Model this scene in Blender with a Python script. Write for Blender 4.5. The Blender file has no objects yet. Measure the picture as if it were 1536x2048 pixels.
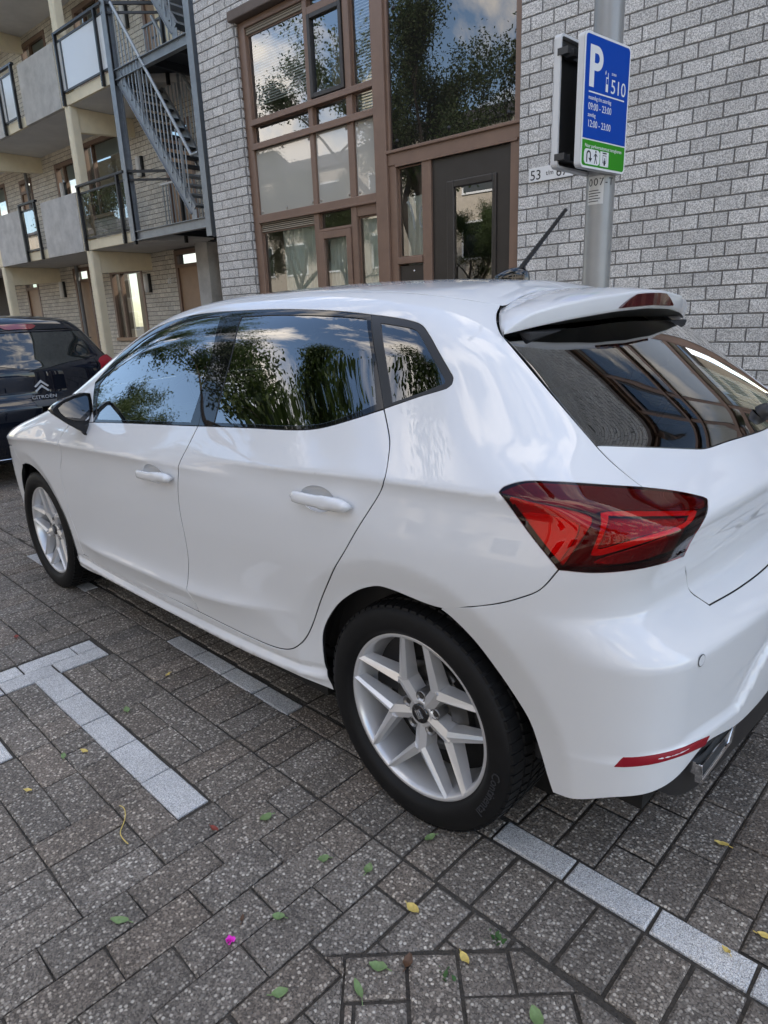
import bpy, math, random, json
import numpy as np
from mathutils import Vector, Matrix
from mathutils.geometry import delaunay_2d_cdt
random.seed(7); RNG = np.random.default_rng(11)
R = math.radians
SC = bpy.context.scene
COL = SC.collection

# ------------------------------------------------------------------ camera
cam_d = bpy.data.cameras.new('camera'); cam = bpy.data.objects.new('camera', cam_d); COL.objects.link(cam)
cam.location = (3.5875, -1.9577, 1.3331); cam.rotation_euler = (1.281334, 0.037254, 0.767512)
cam_d.sensor_fit = 'VERTICAL'; cam_d.sensor_height = 36.0; cam_d.lens = 1322.77/2048*36
cam_d.clip_start = .05; cam_d.clip_end = 600
SC.camera = cam
CAMP = np.array(cam.location); CAMR = np.array(cam.rotation_euler.to_matrix())
def to_px(P):
    q = (np.asarray(P, float)-CAMP)@CAMR
    z = np.where(q[..., 2] < -1e-3, -q[..., 2], np.nan)
    return np.stack([768+1322.77*q[..., 0]/z, 1024-1322.77*q[..., 1]/z], -1)

# ------------------------------------------------------------------ sky and sun
SUN_EL, SUN_AZ = R(36), R(22)          # low over the house: the street lies in its shade, the far side is lit
world = bpy.data.worlds.new('World'); SC.world = world; world.use_nodes = True
nt = world.node_tree; nt.nodes.clear()
def N(t, k, **kw):
    n = t.nodes.new(k)
    for a, b in kw.items(): setattr(n, a, b)
    return n
wo = N(nt, 'ShaderNodeOutputWorld'); bg = N(nt, 'ShaderNodeBackground'); bg.inputs['Strength'].default_value = .15
sky = N(nt, 'ShaderNodeTexSky', sky_type='NISHITA'); sky.sun_disc = False
sky.sun_elevation = SUN_EL; sky.sun_rotation = SUN_AZ; sky.air_density = 1.0; sky.dust_density = .6; sky.ozone_density = 1.0
tc = N(nt, 'ShaderNodeTexCoord')
mp = N(nt, 'ShaderNodeMapping'); mp.inputs['Scale'].default_value = (1, 1, 1.9)
n1 = N(nt, 'ShaderNodeTexNoise'); n1.inputs['Scale'].default_value = 3.0; n1.inputs['Detail'].default_value = 9; n1.inputs['Roughness'].default_value = .6; n1.inputs['Distortion'].default_value = .4
cr = N(nt, 'ShaderNodeValToRGB'); cr.color_ramp.elements[0].position = .50; cr.color_ramp.elements[1].position = .60
n2 = N(nt, 'ShaderNodeTexNoise'); n2.inputs['Scale'].default_value = 4.2; n2.inputs['Detail'].default_value = 6
c2 = N(nt, 'ShaderNodeMix', data_type='RGBA'); c2.inputs[6].default_value = (5.6, 5.3, 5.1, 1); c2.inputs[7].default_value = (11.5, 10.3, 8.9, 1)
mx = N(nt, 'ShaderNodeMix', data_type='RGBA')
L = nt.links.new
L(tc.outputs['Generated'], mp.inputs[0]); L(mp.outputs[0], n1.inputs[0]); L(mp.outputs[0], n2.inputs[0])
L(n1.outputs[0], cr.inputs[0]); L(n2.outputs[0], c2.inputs[0]); L(cr.outputs[0], mx.inputs[0])
L(sky.outputs[0], mx.inputs[6]); L(c2.outputs[2], mx.inputs[7]); L(mx.outputs[2], bg.inputs[0]); L(bg.outputs[0], wo.inputs[0])
sun_d = bpy.data.lights.new('sun', 'SUN'); sun_d.energy = 3.0; sun_d.angle = R(.6); sun_d.color = (1, .93, .83)
sun = bpy.data.objects.new('sun', sun_d); COL.objects.link(sun)
def sun_dir(el, az): return Vector((math.sin(az)*math.cos(el), math.cos(az)*math.cos(el), math.sin(el)))
sun.rotation_euler = (-sun_dir(SUN_EL, SUN_AZ)).to_track_quat('-Z', 'Y').to_euler()
SC.view_settings.view_transform = 'Standard'; SC.view_settings.look = 'None'
SC.view_settings.gamma = 1; SC.view_settings.use_curve_mapping = False
SC.view_settings.exposure = 1.5
try:
    SC.cycles.max_bounces = 10; SC.cycles.transparent_max_bounces = 24; SC.cycles.glossy_bounces = 6
    SC.cycles.sample_clamp_indirect = 6
except Exception: pass

# ------------------------------------------------------------------ helpers
def link(o, parent=None):
    COL.objects.link(o)
    if parent is not None: o.parent = parent
    return o
def tag(o, label=None, cat=None, group=None, kind=None):
    if label: o['label'] = label
    if cat: o['category'] = cat
    if group: o['group'] = group
    if kind: o['kind'] = kind
    return o
def empty(name, loc=(0, 0, 0), label=None, cat=None, group=None, rz=0):
    o = bpy.data.objects.new(name, None); COL.objects.link(o); o.location = loc; o.rotation_euler = (0, 0, rz)
    o.empty_display_size = .1
    return tag(o, label, cat, group)
class MB:
    "collects simple solids into one mesh"
    def __init__(s): s.v = []; s.f = []; s.sm = []
    def add(s, vs, fs, smooth=False):
        b = len(s.v); s.v += [tuple(map(float, q)) for q in vs]; s.f += [tuple(b+i for i in f) for f in fs]; s.sm += [smooth]*len(fs)
    def box(s, a, b, M=None):
        (x0, y0, z0), (x1, y1, z1) = a, b
        vs = [(x0,y0,z0),(x1,y0,z0),(x1,y1,z0),(x0,y1,z0),(x0,y0,z1),(x1,y0,z1),(x1,y1,z1),(x0,y1,z1)]
        if M is not None: vs = [M(*q) for q in vs]
        s.add(vs, [(0,3,2,1),(4,5,6,7),(0,1,5,4),(1,2,6,5),(2,3,7,6),(3,0,4,7)])
    def bar(s, p, q, w, h=None, up=(0, 0, 1)):
        p, q = Vector(p), Vector(q); h = h or w; d = (q-p).normalized(); u = Vector(up)
        if abs(d.dot(u)) > .98: u = Vector((1, 0, 0)) if abs(d.x) < .9 else Vector((0, 1, 0))
        a = d.cross(u).normalized()*w/2; b = a.cross(d).normalized()*h/2
        vs = [p-a-b, p+a-b, p+a+b, p-a+b, q-a-b, q+a-b, q+a+b, q-a+b]
        s.add(vs, [(0,3,2,1),(4,5,6,7),(0,1,5,4),(1,2,6,5),(2,3,7,6),(3,0,4,7)])
    def tube(s, pts, r, n=10, caps=True):
        pts = [Vector(q) for q in pts]; rs = r if hasattr(r, '__len__') else [r]*len(pts); vs = []; fs = []
        for i, q in enumerate(pts):
            d = (pts[min(i+1, len(pts)-1)]-pts[max(i-1, 0)]).normalized()
            u = Vector((0, 0, 1)) if abs(d.z) < .95 else Vector((0, 1, 0))
            a = d.cross(u).normalized(); b = a.cross(d)
            vs += [q+(a*math.cos(t)+b*math.sin(t))*rs[i] for t in [2*math.pi*k/n for k in range(n)]]
        for i in range(len(pts)-1):
            for k in range(n):
                k2 = (k+1) % n; fs.append((i*n+k, i*n+k2, (i+1)*n+k2, (i+1)*n+k))
        s.add(vs, fs, True)
        if caps:
            s.add(vs[:n], [tuple(range(n))[::-1]]); s.add(vs[-n:], [tuple(range(n))])
    def lathe(s, prof, n=48, M=None, smooth=True):
        "profile of (radius, height) turned round the local z axis"
        vs = []; fs = []
        for (r, h) in prof:
            for k in range(n):
                t = 2*math.pi*k/n; q = (r*math.cos(t), r*math.sin(t), h); vs.append(M(*q) if M else q)
        for i in range(len(prof)-1):
            for k in range(n):
                k2 = (k+1) % n; fs.append((i*n+k, i*n+k2, (i+1)*n+k2, (i+1)*n+k))
        s.add(vs, fs, smooth)
    def prism(s, poly, z0, z1, M=None):
        n = len(poly); vs = [(x, y, z0) for x, y in poly]+[(x, y, z1) for x, y in poly]
        if M: vs = [M(*q) for q in vs]
        s.add(vs, [tuple(range(n))[::-1], tuple(range(n, 2*n))]+[(i, (i+1) % n, n+(i+1) % n, n+i) for i in range(n)])
    def mesh(s, name, m=None):
        me = bpy.data.meshes.new(name); me.from_pydata(s.v, [], s.f)
        me.polygons.foreach_set('use_smooth', s.sm); me.update()
        if m: me.materials.append(m)
        return me
    def build(s, name, m=None, parent=None, bevel=0):
        o = link(bpy.data.objects.new(name, s.mesh(name, m)), parent)
        if bevel:
            b = o.modifiers.new('bevel', 'BEVEL'); b.width = bevel; b.segments = 2; b.limit_method = 'ANGLE'; b.angle_limit = R(40)
        return o
def fix_normals(o):
    import bmesh
    bm = bmesh.new(); bm.from_mesh(o.data); bmesh.ops.recalc_face_normals(bm, faces=bm.faces); bm.to_mesh(o.data); bm.free(); return o

# ------------------------------------------------------------------ materials
def new_mat(name):
    m = bpy.data.materials.new(name); m.use_nodes = True; t = m.node_tree; t.nodes.clear()
    out = N(t, 'ShaderNodeOutputMaterial'); b = N(t, 'ShaderNodeBsdfPrincipled'); t.links.new(b.outputs[0], out.inputs[0])
    return m, t, b, out
def c4(c): return (c[0], c[1], c[2], 1) if hasattr(c, '__len__') else (c, c, c, 1)
def pmat(name, col, rough=.5, metal=0, coat=0, spec=.5, noise=0, nscale=8., bump=0, bscale=60., coatrough=.02, coatior=1.5):
    m, t, b, out = new_mat(name); k = t.links.new
    b.inputs['Base Color'].default_value = c4(col); b.inputs['Roughness'].default_value = rough; b.inputs['Metallic'].default_value = metal
    b.inputs['Coat Weight'].default_value = coat; b.inputs['Coat Roughness'].default_value = coatrough; b.inputs['Coat IOR'].default_value = coatior; b.inputs['Specular IOR Level'].default_value = spec
    g = N(t, 'ShaderNodeNewGeometry')
    if noise:
        n = N(t, 'ShaderNodeTexNoise'); n.inputs['Scale'].default_value = nscale; n.inputs['Detail'].default_value = 6; n.inputs['Roughness'].default_value = .65
        r = N(t, 'ShaderNodeMapRange'); r.inputs[1].default_value = .3; r.inputs[2].default_value = .7; r.inputs[3].default_value = 1-noise; r.inputs[4].default_value = 1+noise
        x = N(t, 'ShaderNodeVectorMath', operation='SCALE'); x.inputs[0].default_value = c4(col)[:3]
        k(g.outputs['Position'], n.inputs['Vector']); k(n.outputs[0], r.inputs[0]); k(r.outputs[0], x.inputs['Scale']); k(x.outputs[0], b.inputs['Base Color'])
    if bump:
        n = N(t, 'ShaderNodeTexNoise'); n.inputs['Scale'].default_value = bscale; n.inputs['Detail'].default_value = 5
        u = N(t, 'ShaderNodeBump'); u.inputs['Strength'].default_value = bump; u.inputs['Distance'].default_value = .01
        k(g.outputs['Position'], n.inputs['Vector']); k(n.outputs[0], u.inputs['Height']); k(u.outputs[0], b.inputs['Normal'])
    return m
def glass_mat(name, tint, refl=1.0, ior=1.5, rough=0.0, rcol=(1, 1, 1)):
    "thin pane: tinted see-through plus a mirror that grows towards grazing"
    m, t, b, out = new_mat(name); k = t.links.new; t.nodes.remove(b)
    tr = N(t, 'ShaderNodeBsdfTransparent'); tr.inputs[0].default_value = c4(tint)
    gl = N(t, 'ShaderNodeBsdfGlossy'); gl.inputs['Roughness'].default_value = rough; gl.inputs[0].default_value = c4(rcol)
    fr = N(t, 'ShaderNodeFresnel'); fr.inputs[0].default_value = ior
    ma = N(t, 'ShaderNodeMath', operation='MULTIPLY'); ma.inputs[1].default_value = refl; ma.use_clamp = True
    ms = N(t, 'ShaderNodeMixShader'); k(fr.outputs[0], ma.inputs[0]); k(ma.outputs[0], ms.inputs[0]); k(tr.outputs[0], ms.inputs[1]); k(gl.outputs[0], ms.inputs[2]); k(ms.outputs[0], out.inputs[0])
    return m
def paver_mat(name, base, stones, lo, hi, scale=125, tint=.15, hue_on=True):
    "washed concrete: pebbles of many greys set in a darker paste"
    m, t, b, out = new_mat(name); k = t.links.new
    g = N(t, 'ShaderNodeNewGeometry'); oi = N(t, 'ShaderNodeObjectInfo')
    v = N(t, 'ShaderNodeTexVoronoi', feature='F1'); v.inputs['Scale'].default_value = scale; v.inputs['Randomness'].default_value = 1
    v2 = N(t, 'ShaderNodeTexVoronoi', feature='F1'); v2.inputs['Scale'].default_value = scale*2.3
    for q in (v, v2): k(g.outputs['Position'], q.inputs['Vector'])
    sx = N(t, 'ShaderNodeSeparateColor'); k(v.outputs['Color'], sx.inputs[0])
    cr = N(t, 'ShaderNodeValToRGB'); e = cr.color_ramp.elements; e[0].position = 0; e[0].color = c4(stones[0]); e[1].position = 1; e[1].color = c4(stones[-1])
    for i, c in enumerate(stones[1:-1]):
        x = e.new((i+1)/(len(stones)-1)); x.color = c4(c)
    k(sx.outputs[0], cr.inputs[0])
    dm = N(t, 'ShaderNodeMapRange'); dm.inputs[1].default_value = lo; dm.inputs[2].default_value = hi; dm.inputs[3].default_value = 1; dm.inputs[4].default_value = 0
    k(v.outputs['Distance'], dm.inputs[0])
    # only some of the cells hold a pebble
    th = N(t, 'ShaderNodeMath', operation='GREATER_THAN'); th.inputs[1].default_value = .33; k(sx.outputs[1], th.inputs[0])
    mu = N(t, 'ShaderNodeMath', operation='MULTIPLY'); k(dm.outputs[0], mu.inputs[0]); k(th.outputs[0], mu.inputs[1])
    sx2 = N(t, 'ShaderNodeSeparateColor'); k(v2.outputs['Color'], sx2.inputs[0])
    pr = N(t, 'ShaderNodeMapRange'); pr.inputs[3].default_value = .45; pr.inputs[4].default_value = 1.7; k(sx2.outputs[0], pr.inputs[0])
    pv = N(t, 'ShaderNodeVectorMath', operation='SCALE'); pv.inputs[0].default_value = base; k(pr.outputs[0], pv.inputs['Scale'])
    mx = N(t, 'ShaderNodeMix', data_type='RGBA'); k(mu.outputs[0], mx.inputs[0]); k(pv.outputs[0], mx.inputs[6]); k(cr.outputs[0], mx.inputs[7])
    # each stone of the pavement has its own tone, and dirt drifts over all of them
    ad = N(t, 'ShaderNodeMath', operation='ADD'); k(oi.outputs['Random'], ad.inputs[0]); k(g.outputs['Random Per Island'], ad.inputs[1])
    fc = N(t, 'ShaderNodeMath', operation='FRACT'); k(ad.outputs[0], fc.inputs[0])
    tr_ = N(t, 'ShaderNodeMapRange'); tr_.inputs[3].default_value = 1-tint; tr_.inputs[4].default_value = 1+tint; k(fc.outputs[0], tr_.inputs[0])
    nz = N(t, 'ShaderNodeTexNoise'); nz.inputs['Scale'].default_value = 1.7; nz.inputs['Detail'].default_value = 7; nz.inputs['Roughness'].default_value = .7; k(g.outputs['Position'], nz.inputs['Vector'])
    nr = N(t, 'ShaderNodeMapRange'); nr.inputs[1].default_value = .3; nr.inputs[2].default_value = .7; nr.inputs[3].default_value = .72; nr.inputs[4].default_value = 1.25; k(nz.outputs[0], nr.inputs[0])
    mm = N(t, 'ShaderNodeMath', operation='MULTIPLY'); k(tr_.outputs[0], mm.inputs[0]); k(nr.outputs[0], mm.inputs[1])
    fin = N(t, 'ShaderNodeVectorMath', operation='SCALE'); k(mx.outputs[2], fin.inputs[0]); k(mm.outputs[0], fin.inputs['Scale'])
    hue = N(t, 'ShaderNodeValToRGB'); hue.color_ramp.interpolation = 'LINEAR'; he = hue.color_ramp.elements; he[0].position = .0; he[0].color = (.985, .995, 1.0, 1); he[1].position = 1; he[1].color = (1.0, .94, .89, 1); q_ = he.new(.72); q_.color = (1.0, .985, .965, 1)
    f2 = N(t, 'ShaderNodeMath', operation='MULTIPLY'); f2.inputs[1].default_value = 7.13; k(fc.outputs[0], f2.inputs[0]); f3 = N(t, 'ShaderNodeMath', operation='FRACT'); k(f2.outputs[0], f3.inputs[0]); k(f3.outputs[0], hue.inputs[0])
    hm = N(t, 'ShaderNodeVectorMath', operation='MULTIPLY'); k(fin.outputs[0], hm.inputs[0]); k(hue.outputs[0], hm.inputs[1]); k((hm if hue_on else fin).outputs[0], b.inputs['Base Color'])
    bp = N(t, 'ShaderNodeBump'); bp.inputs['Strength'].default_value = .75; bp.inputs['Distance'].default_value = .0025; k(mu.outputs[0], bp.inputs['Height']); k(bp.outputs[0], b.inputs['Normal'])
    b.inputs['Roughness'].default_value = .72; b.inputs['Specular IOR Level'].default_value = .4
    return m
def brick_mat(name, a, b_, scale=170., bump=.9, tint=.1):
    "split-face block: coarse pitted face"
    m, t, b, out = new_mat(name); k = t.links.new
    g = N(t, 'ShaderNodeNewGeometry'); oi = N(t, 'ShaderNodeObjectInfo')
    n = N(t, 'ShaderNodeTexNoise'); n.inputs['Scale'].default_value = scale; n.inputs['Detail'].default_value = 3; n.inputs['Roughness'].default_value = .6; n.inputs['Distortion'].default_value = .6
    n2 = N(t, 'ShaderNodeTexNoise'); n2.inputs['Scale'].default_value = 3; n2.inputs['Detail'].default_value = 5
    for q in (n, n2): k(g.outputs['Position'], q.inputs['Vector'])
    cr = N(t, 'ShaderNodeValToRGB'); e = cr.color_ramp.elements; e[0].position = .43; e[0].color = c4(a); e[1].position = .57; e[1].color = c4(b_); k(n.outputs[0], cr.inputs[0])
    ad = N(t, 'ShaderNodeMath', operation='ADD'); k(oi.outputs['Random'], ad.inputs[0]); k(g.outputs['Random Per Island'], ad.inputs[1])
    fc = N(t, 'ShaderNodeMath', operation='FRACT'); k(ad.outputs[0], fc.inputs[0])
    tr_ = N(t, 'ShaderNodeMapRange'); tr_.inputs[3].default_value = 1-tint; tr_.inputs[4].default_value = 1+tint; k(fc.outputs[0], tr_.inputs[0])
    nr = N(t, 'ShaderNodeMapRange'); nr.inputs[1].default_value = .3; nr.inputs[2].default_value = .7; nr.inputs[3].default_value = .9; nr.inputs[4].default_value = 1.1; k(n2.outputs[0], nr.inputs[0])
    mm = N(t, 'ShaderNodeMath', operation='MULTIPLY'); k(tr_.outputs[0], mm.inputs[0]); k(nr.outputs[0], mm.inputs[1])
    fin = N(t, 'ShaderNodeVectorMath', operation='SCALE'); k(cr.outputs[0], fin.inputs[0]); k(mm.outputs[0], fin.inputs['Scale']); k(fin.outputs[0], b.inputs['Base Color'])
    bp = N(t, 'ShaderNodeBump'); bp.inputs['Strength'].default_value = bump; bp.inputs['Distance'].default_value = .004; k(n.outputs[0], bp.inputs['Height']); k(bp.outputs[0], b.inputs['Normal'])
    b.inputs['Roughness'].default_value = .9; b.inputs['Specular IOR Level'].default_value = .25
    return m
M = {}
M['paver'] = paver_mat('washed_concrete', (.134, .115, .097), [(.087,.076,.064),(.185,.163,.139),(.265,.236,.203),(.375,.335,.285),(.56,.51,.44)], .38, .60)
M['paver_white'] = paver_mat('white_washed_concrete', (.47, .46, .445), [(.58,.58,.59),(.68,.68,.68),(.76,.76,.75),(.30,.30,.31),(.82,.81,.80)], .4, .6, 280, .06, False)
M['joint'] = pmat('joint_sand', (.055, .047, .038), .95, noise=.4, nscale=90, bump=.6, bscale=160)
M['brick'] = brick_mat('split_face_block', (.34, .33, .315), (.74, .72, .69), 120., 1.0)
M['brick2'] = brick_mat('weathered_block', (.46, .415, .345), (.80, .735, .63), 120)
M['mortar'] = pmat('mortar', (.19, .185, .178), .95, noise=.15, nscale=20)
M['mortar2'] = pmat('dark_mortar', (.10, .088, .075), .95, noise=.15, nscale=20)
M['brown'] = pmat('brown_window_paint', (.20, .125, .088), .42, noise=.10, nscale=5, bump=.05, bscale=40)
M['brown_dark'] = pmat('dark_brown_door_paint', (.032, .027, .024), .35, noise=.12, nscale=6)
M['white_paint'] = pmat('white_car_paint', (.665, .675, .69), .6, coat=1.0, coatrough=.003, spec=.0, coatior=1.5)
M['black_gloss'] = pmat('black_gloss_trim', (.006, .006, .007), .6, coat=1, coatrough=.0, spec=0, coatior=1.7)
M['black_satin'] = pmat('black_satin_plastic', (.012, .012, .013), .42)
M['pillar'] = pmat('gloss_black_window_frame', (.005, .005, .006), .6, coat=1, coatrough=.015, spec=0, coatior=1.42)
M['black_matt'] = pmat('matt_black', (.006, .006, .006), .8)  # also puts the shade of the panel gaps into the colour
M['tyre'] = pmat('tyre_rubber', (.006, .006, .0065), .6, spec=.25, noise=.25, nscale=30)
M['tyre_text'] = pmat('raised_tyre_lettering', (.03, .031, .035), .5)
M['alloy'] = pmat('silver_alloy', (.66, .66, .67), .30, metal=.5, coat=.6, coatrough=.06)
M['chrome'] = pmat('chrome', (.75, .76, .78), .06, metal=1)
M['steel_disc'] = pmat('brake_steel', (.10, .098, .095), .35, metal=.8)
M['glass_car'] = glass_mat('green_side_glass', (.42, .50, .46), 2.3, 1.55)
M['glass_dark'] = glass_mat('privacy_glass', (.10, .125, .12), 2.5, 1.55)
M['glass_mirror'] = pmat('mirror_glass', (.7, .72, .74), .01, metal=1)
M['cloth'] = pmat('dark_seat_cloth', (.02, .02, .022), .85, noise=.2, nscale=40)
M['interior'] = pmat('dark_interior_plastic', (.018, .018, .02), .6)
M['headliner'] = pmat('grey_headliner', (.25, .25, .25), .9)
# ------------------------------------------------------------------ the white hatchback: body as a smooth implicit surface, panels cut out of it
def pchip(xs, ys):
    xs = np.array(xs, float); ys = np.array(ys, float); h = np.diff(xs); d = np.diff(ys)/h
    m = np.zeros_like(xs); m[0] = d[0]; m[-1] = d[-1]
    for i in range(1, len(xs)-1):
        if d[i-1]*d[i] > 0:
            w1 = 2*h[i]+h[i-1]; w2 = h[i]+2*h[i-1]; m[i] = (w1+w2)/(w1/d[i-1]+w2/d[i])
    def f(x):
        x = np.clip(x, xs[0], xs[-1]); i = np.clip(np.searchsorted(xs, x)-1, 0, len(xs)-2)
        t = (x-xs[i])/h[i]; t2 = t*t; t3 = t2*t
        return (2*t3-3*t2+1)*ys[i]+(t3-2*t2+t)*h[i]*m[i]+(-2*t3+3*t2)*ys[i+1]+(t3-t2)*h[i]*m[i+1]
    return f
def smo(xs, ys, sig):
    f = pchip(xs, ys); g = np.arange(xs[0]-4*sig, xs[-1]+4*sig, min(sig/6, .004))
    st = g[1]-g[0]; nk = int(4*sig/st)+1
    v = f(g)+np.where(g < xs[0], (g-xs[0])*(ys[1]-ys[0])/(xs[1]-xs[0]), 0)+np.where(g > xs[-1], (g-xs[-1])*(ys[-1]-ys[-2])/(xs[-1]-xs[-2]), 0)
    k = np.exp(-.5*(np.arange(-nk, nk+1)*st/sig)**2); k /= k.sum()
    w = np.convolve(np.pad(v, nk, 'edge'), k, 'valid')
    return lambda x: np.interp(x, g, w)
def smax(a, b, k):
    h = np.maximum(k-np.abs(a-b), 0)/k
    return np.maximum(a, b)+h*h*k*.25
def sstep(a, b, x):
    t = np.clip((x-a)/(b-a), 0, 1); return t*t*(3-2*t)
T0=smo([-.86,-.8,-.65,-.4,-.1,.15,.35,.57,.8,1.05,1.25,1.5,1.8,2.1,2.4,2.6,2.8,3.0],
       [.60,.68,.755,.85,.945,1.008,1.07,1.19,1.315,1.403,1.434,1.449,1.451,1.443,1.421,1.396,1.362,1.32],.045)
TC=smo([-.8,.2,.6,1.2,2.6],[.10,.11,.13,.13,.15],.05)
R0=smo([.15,.22,.3,.4,.5,.6,.645,.66,.70,.742,.78,.86,.925,.945,.975,1.0,1.05,1.15,1.28,1.40],
       [3.17,3.205,3.225,3.236,3.243,3.248,3.249,3.240,3.195,3.148,3.146,3.164,3.190,3.174,3.127,3.097,3.043,2.905,2.715,2.53],.006)
RS=smo([.2,.5,.7,.9,1.0,1.05,1.28],[.12,.12,.10,.06,.24,.34,.24],.02)
W0=smo([.15,.22,.26,.31,.40,.5,.6,.7,.8,.88,.95,1.0,1.1,1.2,1.3,1.36,1.42],
       [.835,.85,.853,.857,.864,.872,.878,.882,.881,.868,.842,.820,.772,.722,.670,.636,.595],.016)
FX=smo([-.9,-.6,-.3,0,.4,1.0,2.0,2.5,2.8,3.1],[-.22,-.105,-.030,0,0,0,0,-.003,-.014,-.04],.06)
GX=smo([.2,.5,.8,1.2,1.6,2.0,2.3,2.6,3.0],[-.05,-.03,-.015,-.003,0,-.003,-.012,-.03,-.08],.06)   # greenhouse narrowing
FR=smo([.15,.3,.45,.6,.7,.8,.9],[-.74,-.80,-.825,-.82,-.79,-.74,-.64],.03)
ZC1=smo([-.75,-.08,.2,.55,1.1,1.55,2.0,2.4],[.77,.806,.829,.841,.860,.871,.880,.885],.06)
ZC2=smo([1.5,2.16,2.33,2.5,2.66,2.81,3.1],[.90,.938,.949,.956,.961,.964,.966],.06)
ZC3=smo([.2,.56,1.515,2.16,2.5],[.365,.373,.405,.50,.56],.06)
ZL=smo([0,.26,.33,.40,.45,.64,.74,.80,.86],[.56,.56,.535,.475,.440,.452,.452,.438,.42],.012)
ZS=smo([.2,.43,.8,1.165,1.417,1.774,2.012,2.167,2.3],[.275,.274,.270,.270,.275,.286,.298,.312,.32],.05)
RWC=(2.564,.314);FWC=(0.,.314)
def ridge(s,up,dn,r=.006):
    a=np.sqrt(s*s+r*r)-r
    return np.where(s>0,np.exp(-a/up),np.exp(-a/dn))
def W(x,z):
    w=W0(z)+FX(x)+GX(x)*sstep(.93,1.25,z)
    # upper shoulder creases
    a1=.021*sstep(-.75,-.3,x)*(1-sstep(1.2,2.0,x))
    a2=.027*sstep(1.5,2.3,x)
    w=w+a1*ridge(z-ZC1(x),.085,.025)+a2*ridge(z-ZC2(x),.085,.028)
    a3=.022*sstep(.35,.8,x)*(1-sstep(1.75,2.2,x))
    w=w+a3*ridge(z-ZC3(x),.030,.06)
    m_=sstep(.40,.46,x)*(1-sstep(2.18,2.26,x));zt=ZS(x)
    w=w+m_*(.009*np.exp(-((z-zt+.020)/.013)**2)-.007*np.exp(-((z-zt-.004)/.009)**2))
    # haunch over rear wheel
    w=w+.012*np.exp(-((x-2.55)/.5)**2-((z-.72)/.16)**2)
    # wheel arch chamfer band
    for c,ra in ((RWC,.448),(FWC,.428)):
        d=np.hypot(x-c[0],(z-c[1])*1.0)
        q_=ra-d
        t=.5*(q_+np.sqrt(q_*q_+.004**2))
        w=w-np.minimum(t,.10)*.24
    return w
def F(P):
    x=P[...,0];y=np.abs(P[...,1]);z=P[...,2]
    fs=y-W(x,z)
    # rear
    r=R0(z)-RS(z)*y*y
    r=r+.012*sstep(0,.022,ZL(y)-z)
    fr=x-r
    ft=z-(T0(x)-TC(x)*y*y)
    ff=(FR(z)+.42*y*y*y+.10*y*y)-x
    kr=.15
    f=smax(fs,fr*.85,kr)
    kt=.05+.06*sstep(.2,1.0,x)
    f=smax(f,ft*.9,kt)
    f=smax(f,ff*.8,.14)
    return f
def grad(P, h=1.2e-3):
    P = np.asarray(P, float); g = np.zeros_like(P)
    for i in range(3):
        e = np.zeros(3); e[i] = h; g[..., i] = F(P+e)-F(P-e)
    return g/np.maximum(np.linalg.norm(g, axis=-1, keepdims=True), 1e-9)
def cast(O, D, t0, t1, n=40, it=9, f=None):
    f = f or F
    Np = O.shape[0]; ts = np.linspace(t0, t1, n)
    lo = np.full(Np, np.nan); hi = np.full(Np, np.nan); done = np.zeros(Np, bool); prev = f(O+D*t0)
    flo = prev.copy(); fhi = prev.copy()
    for a, b in zip(ts[:-1], ts[1:]):
        cur = f(O+D*b); c = (~done) & (prev > 0) & (cur <= 0)
        lo[c] = a; hi[c] = b; flo[c] = prev[c]; fhi[c] = cur[c]; done |= c; prev = cur
        if done.all(): break
    for k in range(it):          # regula falsi with bisection in turn
        m = (lo+hi)/2 if k % 3 == 2 else lo+(hi-lo)*np.clip(flo/(flo-fhi+1e-12), .02, .98)
        v = f(O+D*np.nan_to_num(m)[:, None]); pos = v > 0
        lo = np.where(pos, m, lo); flo = np.where(pos, v, flo); hi = np.where(pos, hi, m); fhi = np.where(pos, fhi, v)
    return lo+(hi-lo)*np.clip(flo/(flo-fhi+1e-12), 0, 1)
def inpoly(P, poly):
    x, y = P[:, 0][:, None], P[:, 1][:, None]; a = poly; b = np.roll(poly, -1, 0)
    c = ((a[:, 1] > y) != (b[:, 1] > y)) & (x < (b[:, 0]-a[:, 0])*(y-a[:, 1])/(b[:, 1]-a[:, 1]+1e-15)+a[:, 0])
    return c.sum(1) % 2 == 1
def curve(P, step, closed=True, corner=42):
    "Catmull-Rom through the points, broken at corners, resampled"
    P = np.asarray(P, float); n = len(P); out = []
    def isc(i):
        if not closed and i in (0, n-1): return True
        a = P[i]-P[i-1]; b = P[(i+1) % n]-P[i]
        return np.degrees(np.arccos(np.clip(a@b/(np.linalg.norm(a)*np.linalg.norm(b)+1e-12), -1, 1))) > corner
    cs = [isc(i) for i in range(n)]
    for i in range(n if closed else n-1):
        p1, p2 = P[i], P[(i+1) % n]; j = (i+1) % n
        m1 = (p2-p1) if cs[i] else (p2-P[i-1])/(np.linalg.norm(p2-p1)+np.linalg.norm(p1-P[i-1]))*np.linalg.norm(p2-p1)
        m2 = (p2-p1) if cs[j] else (P[(j+1) % n]-p1)/(np.linalg.norm(p2-p1)+np.linalg.norm(P[(j+1) % n]-p2))*np.linalg.norm(p2-p1)
        k = max(1, int(math.ceil(np.linalg.norm(p2-p1)/step)))
        t = (np.arange(k)/k)[:, None]; t2 = t*t; t3 = t2*t
        out.append((2*t3-3*t2+1)*p1+(t3-2*t2+t)*m1+(-2*t3+3*t2)*p2+(t3-t2)*m2)
    return np.vstack(out)
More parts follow.
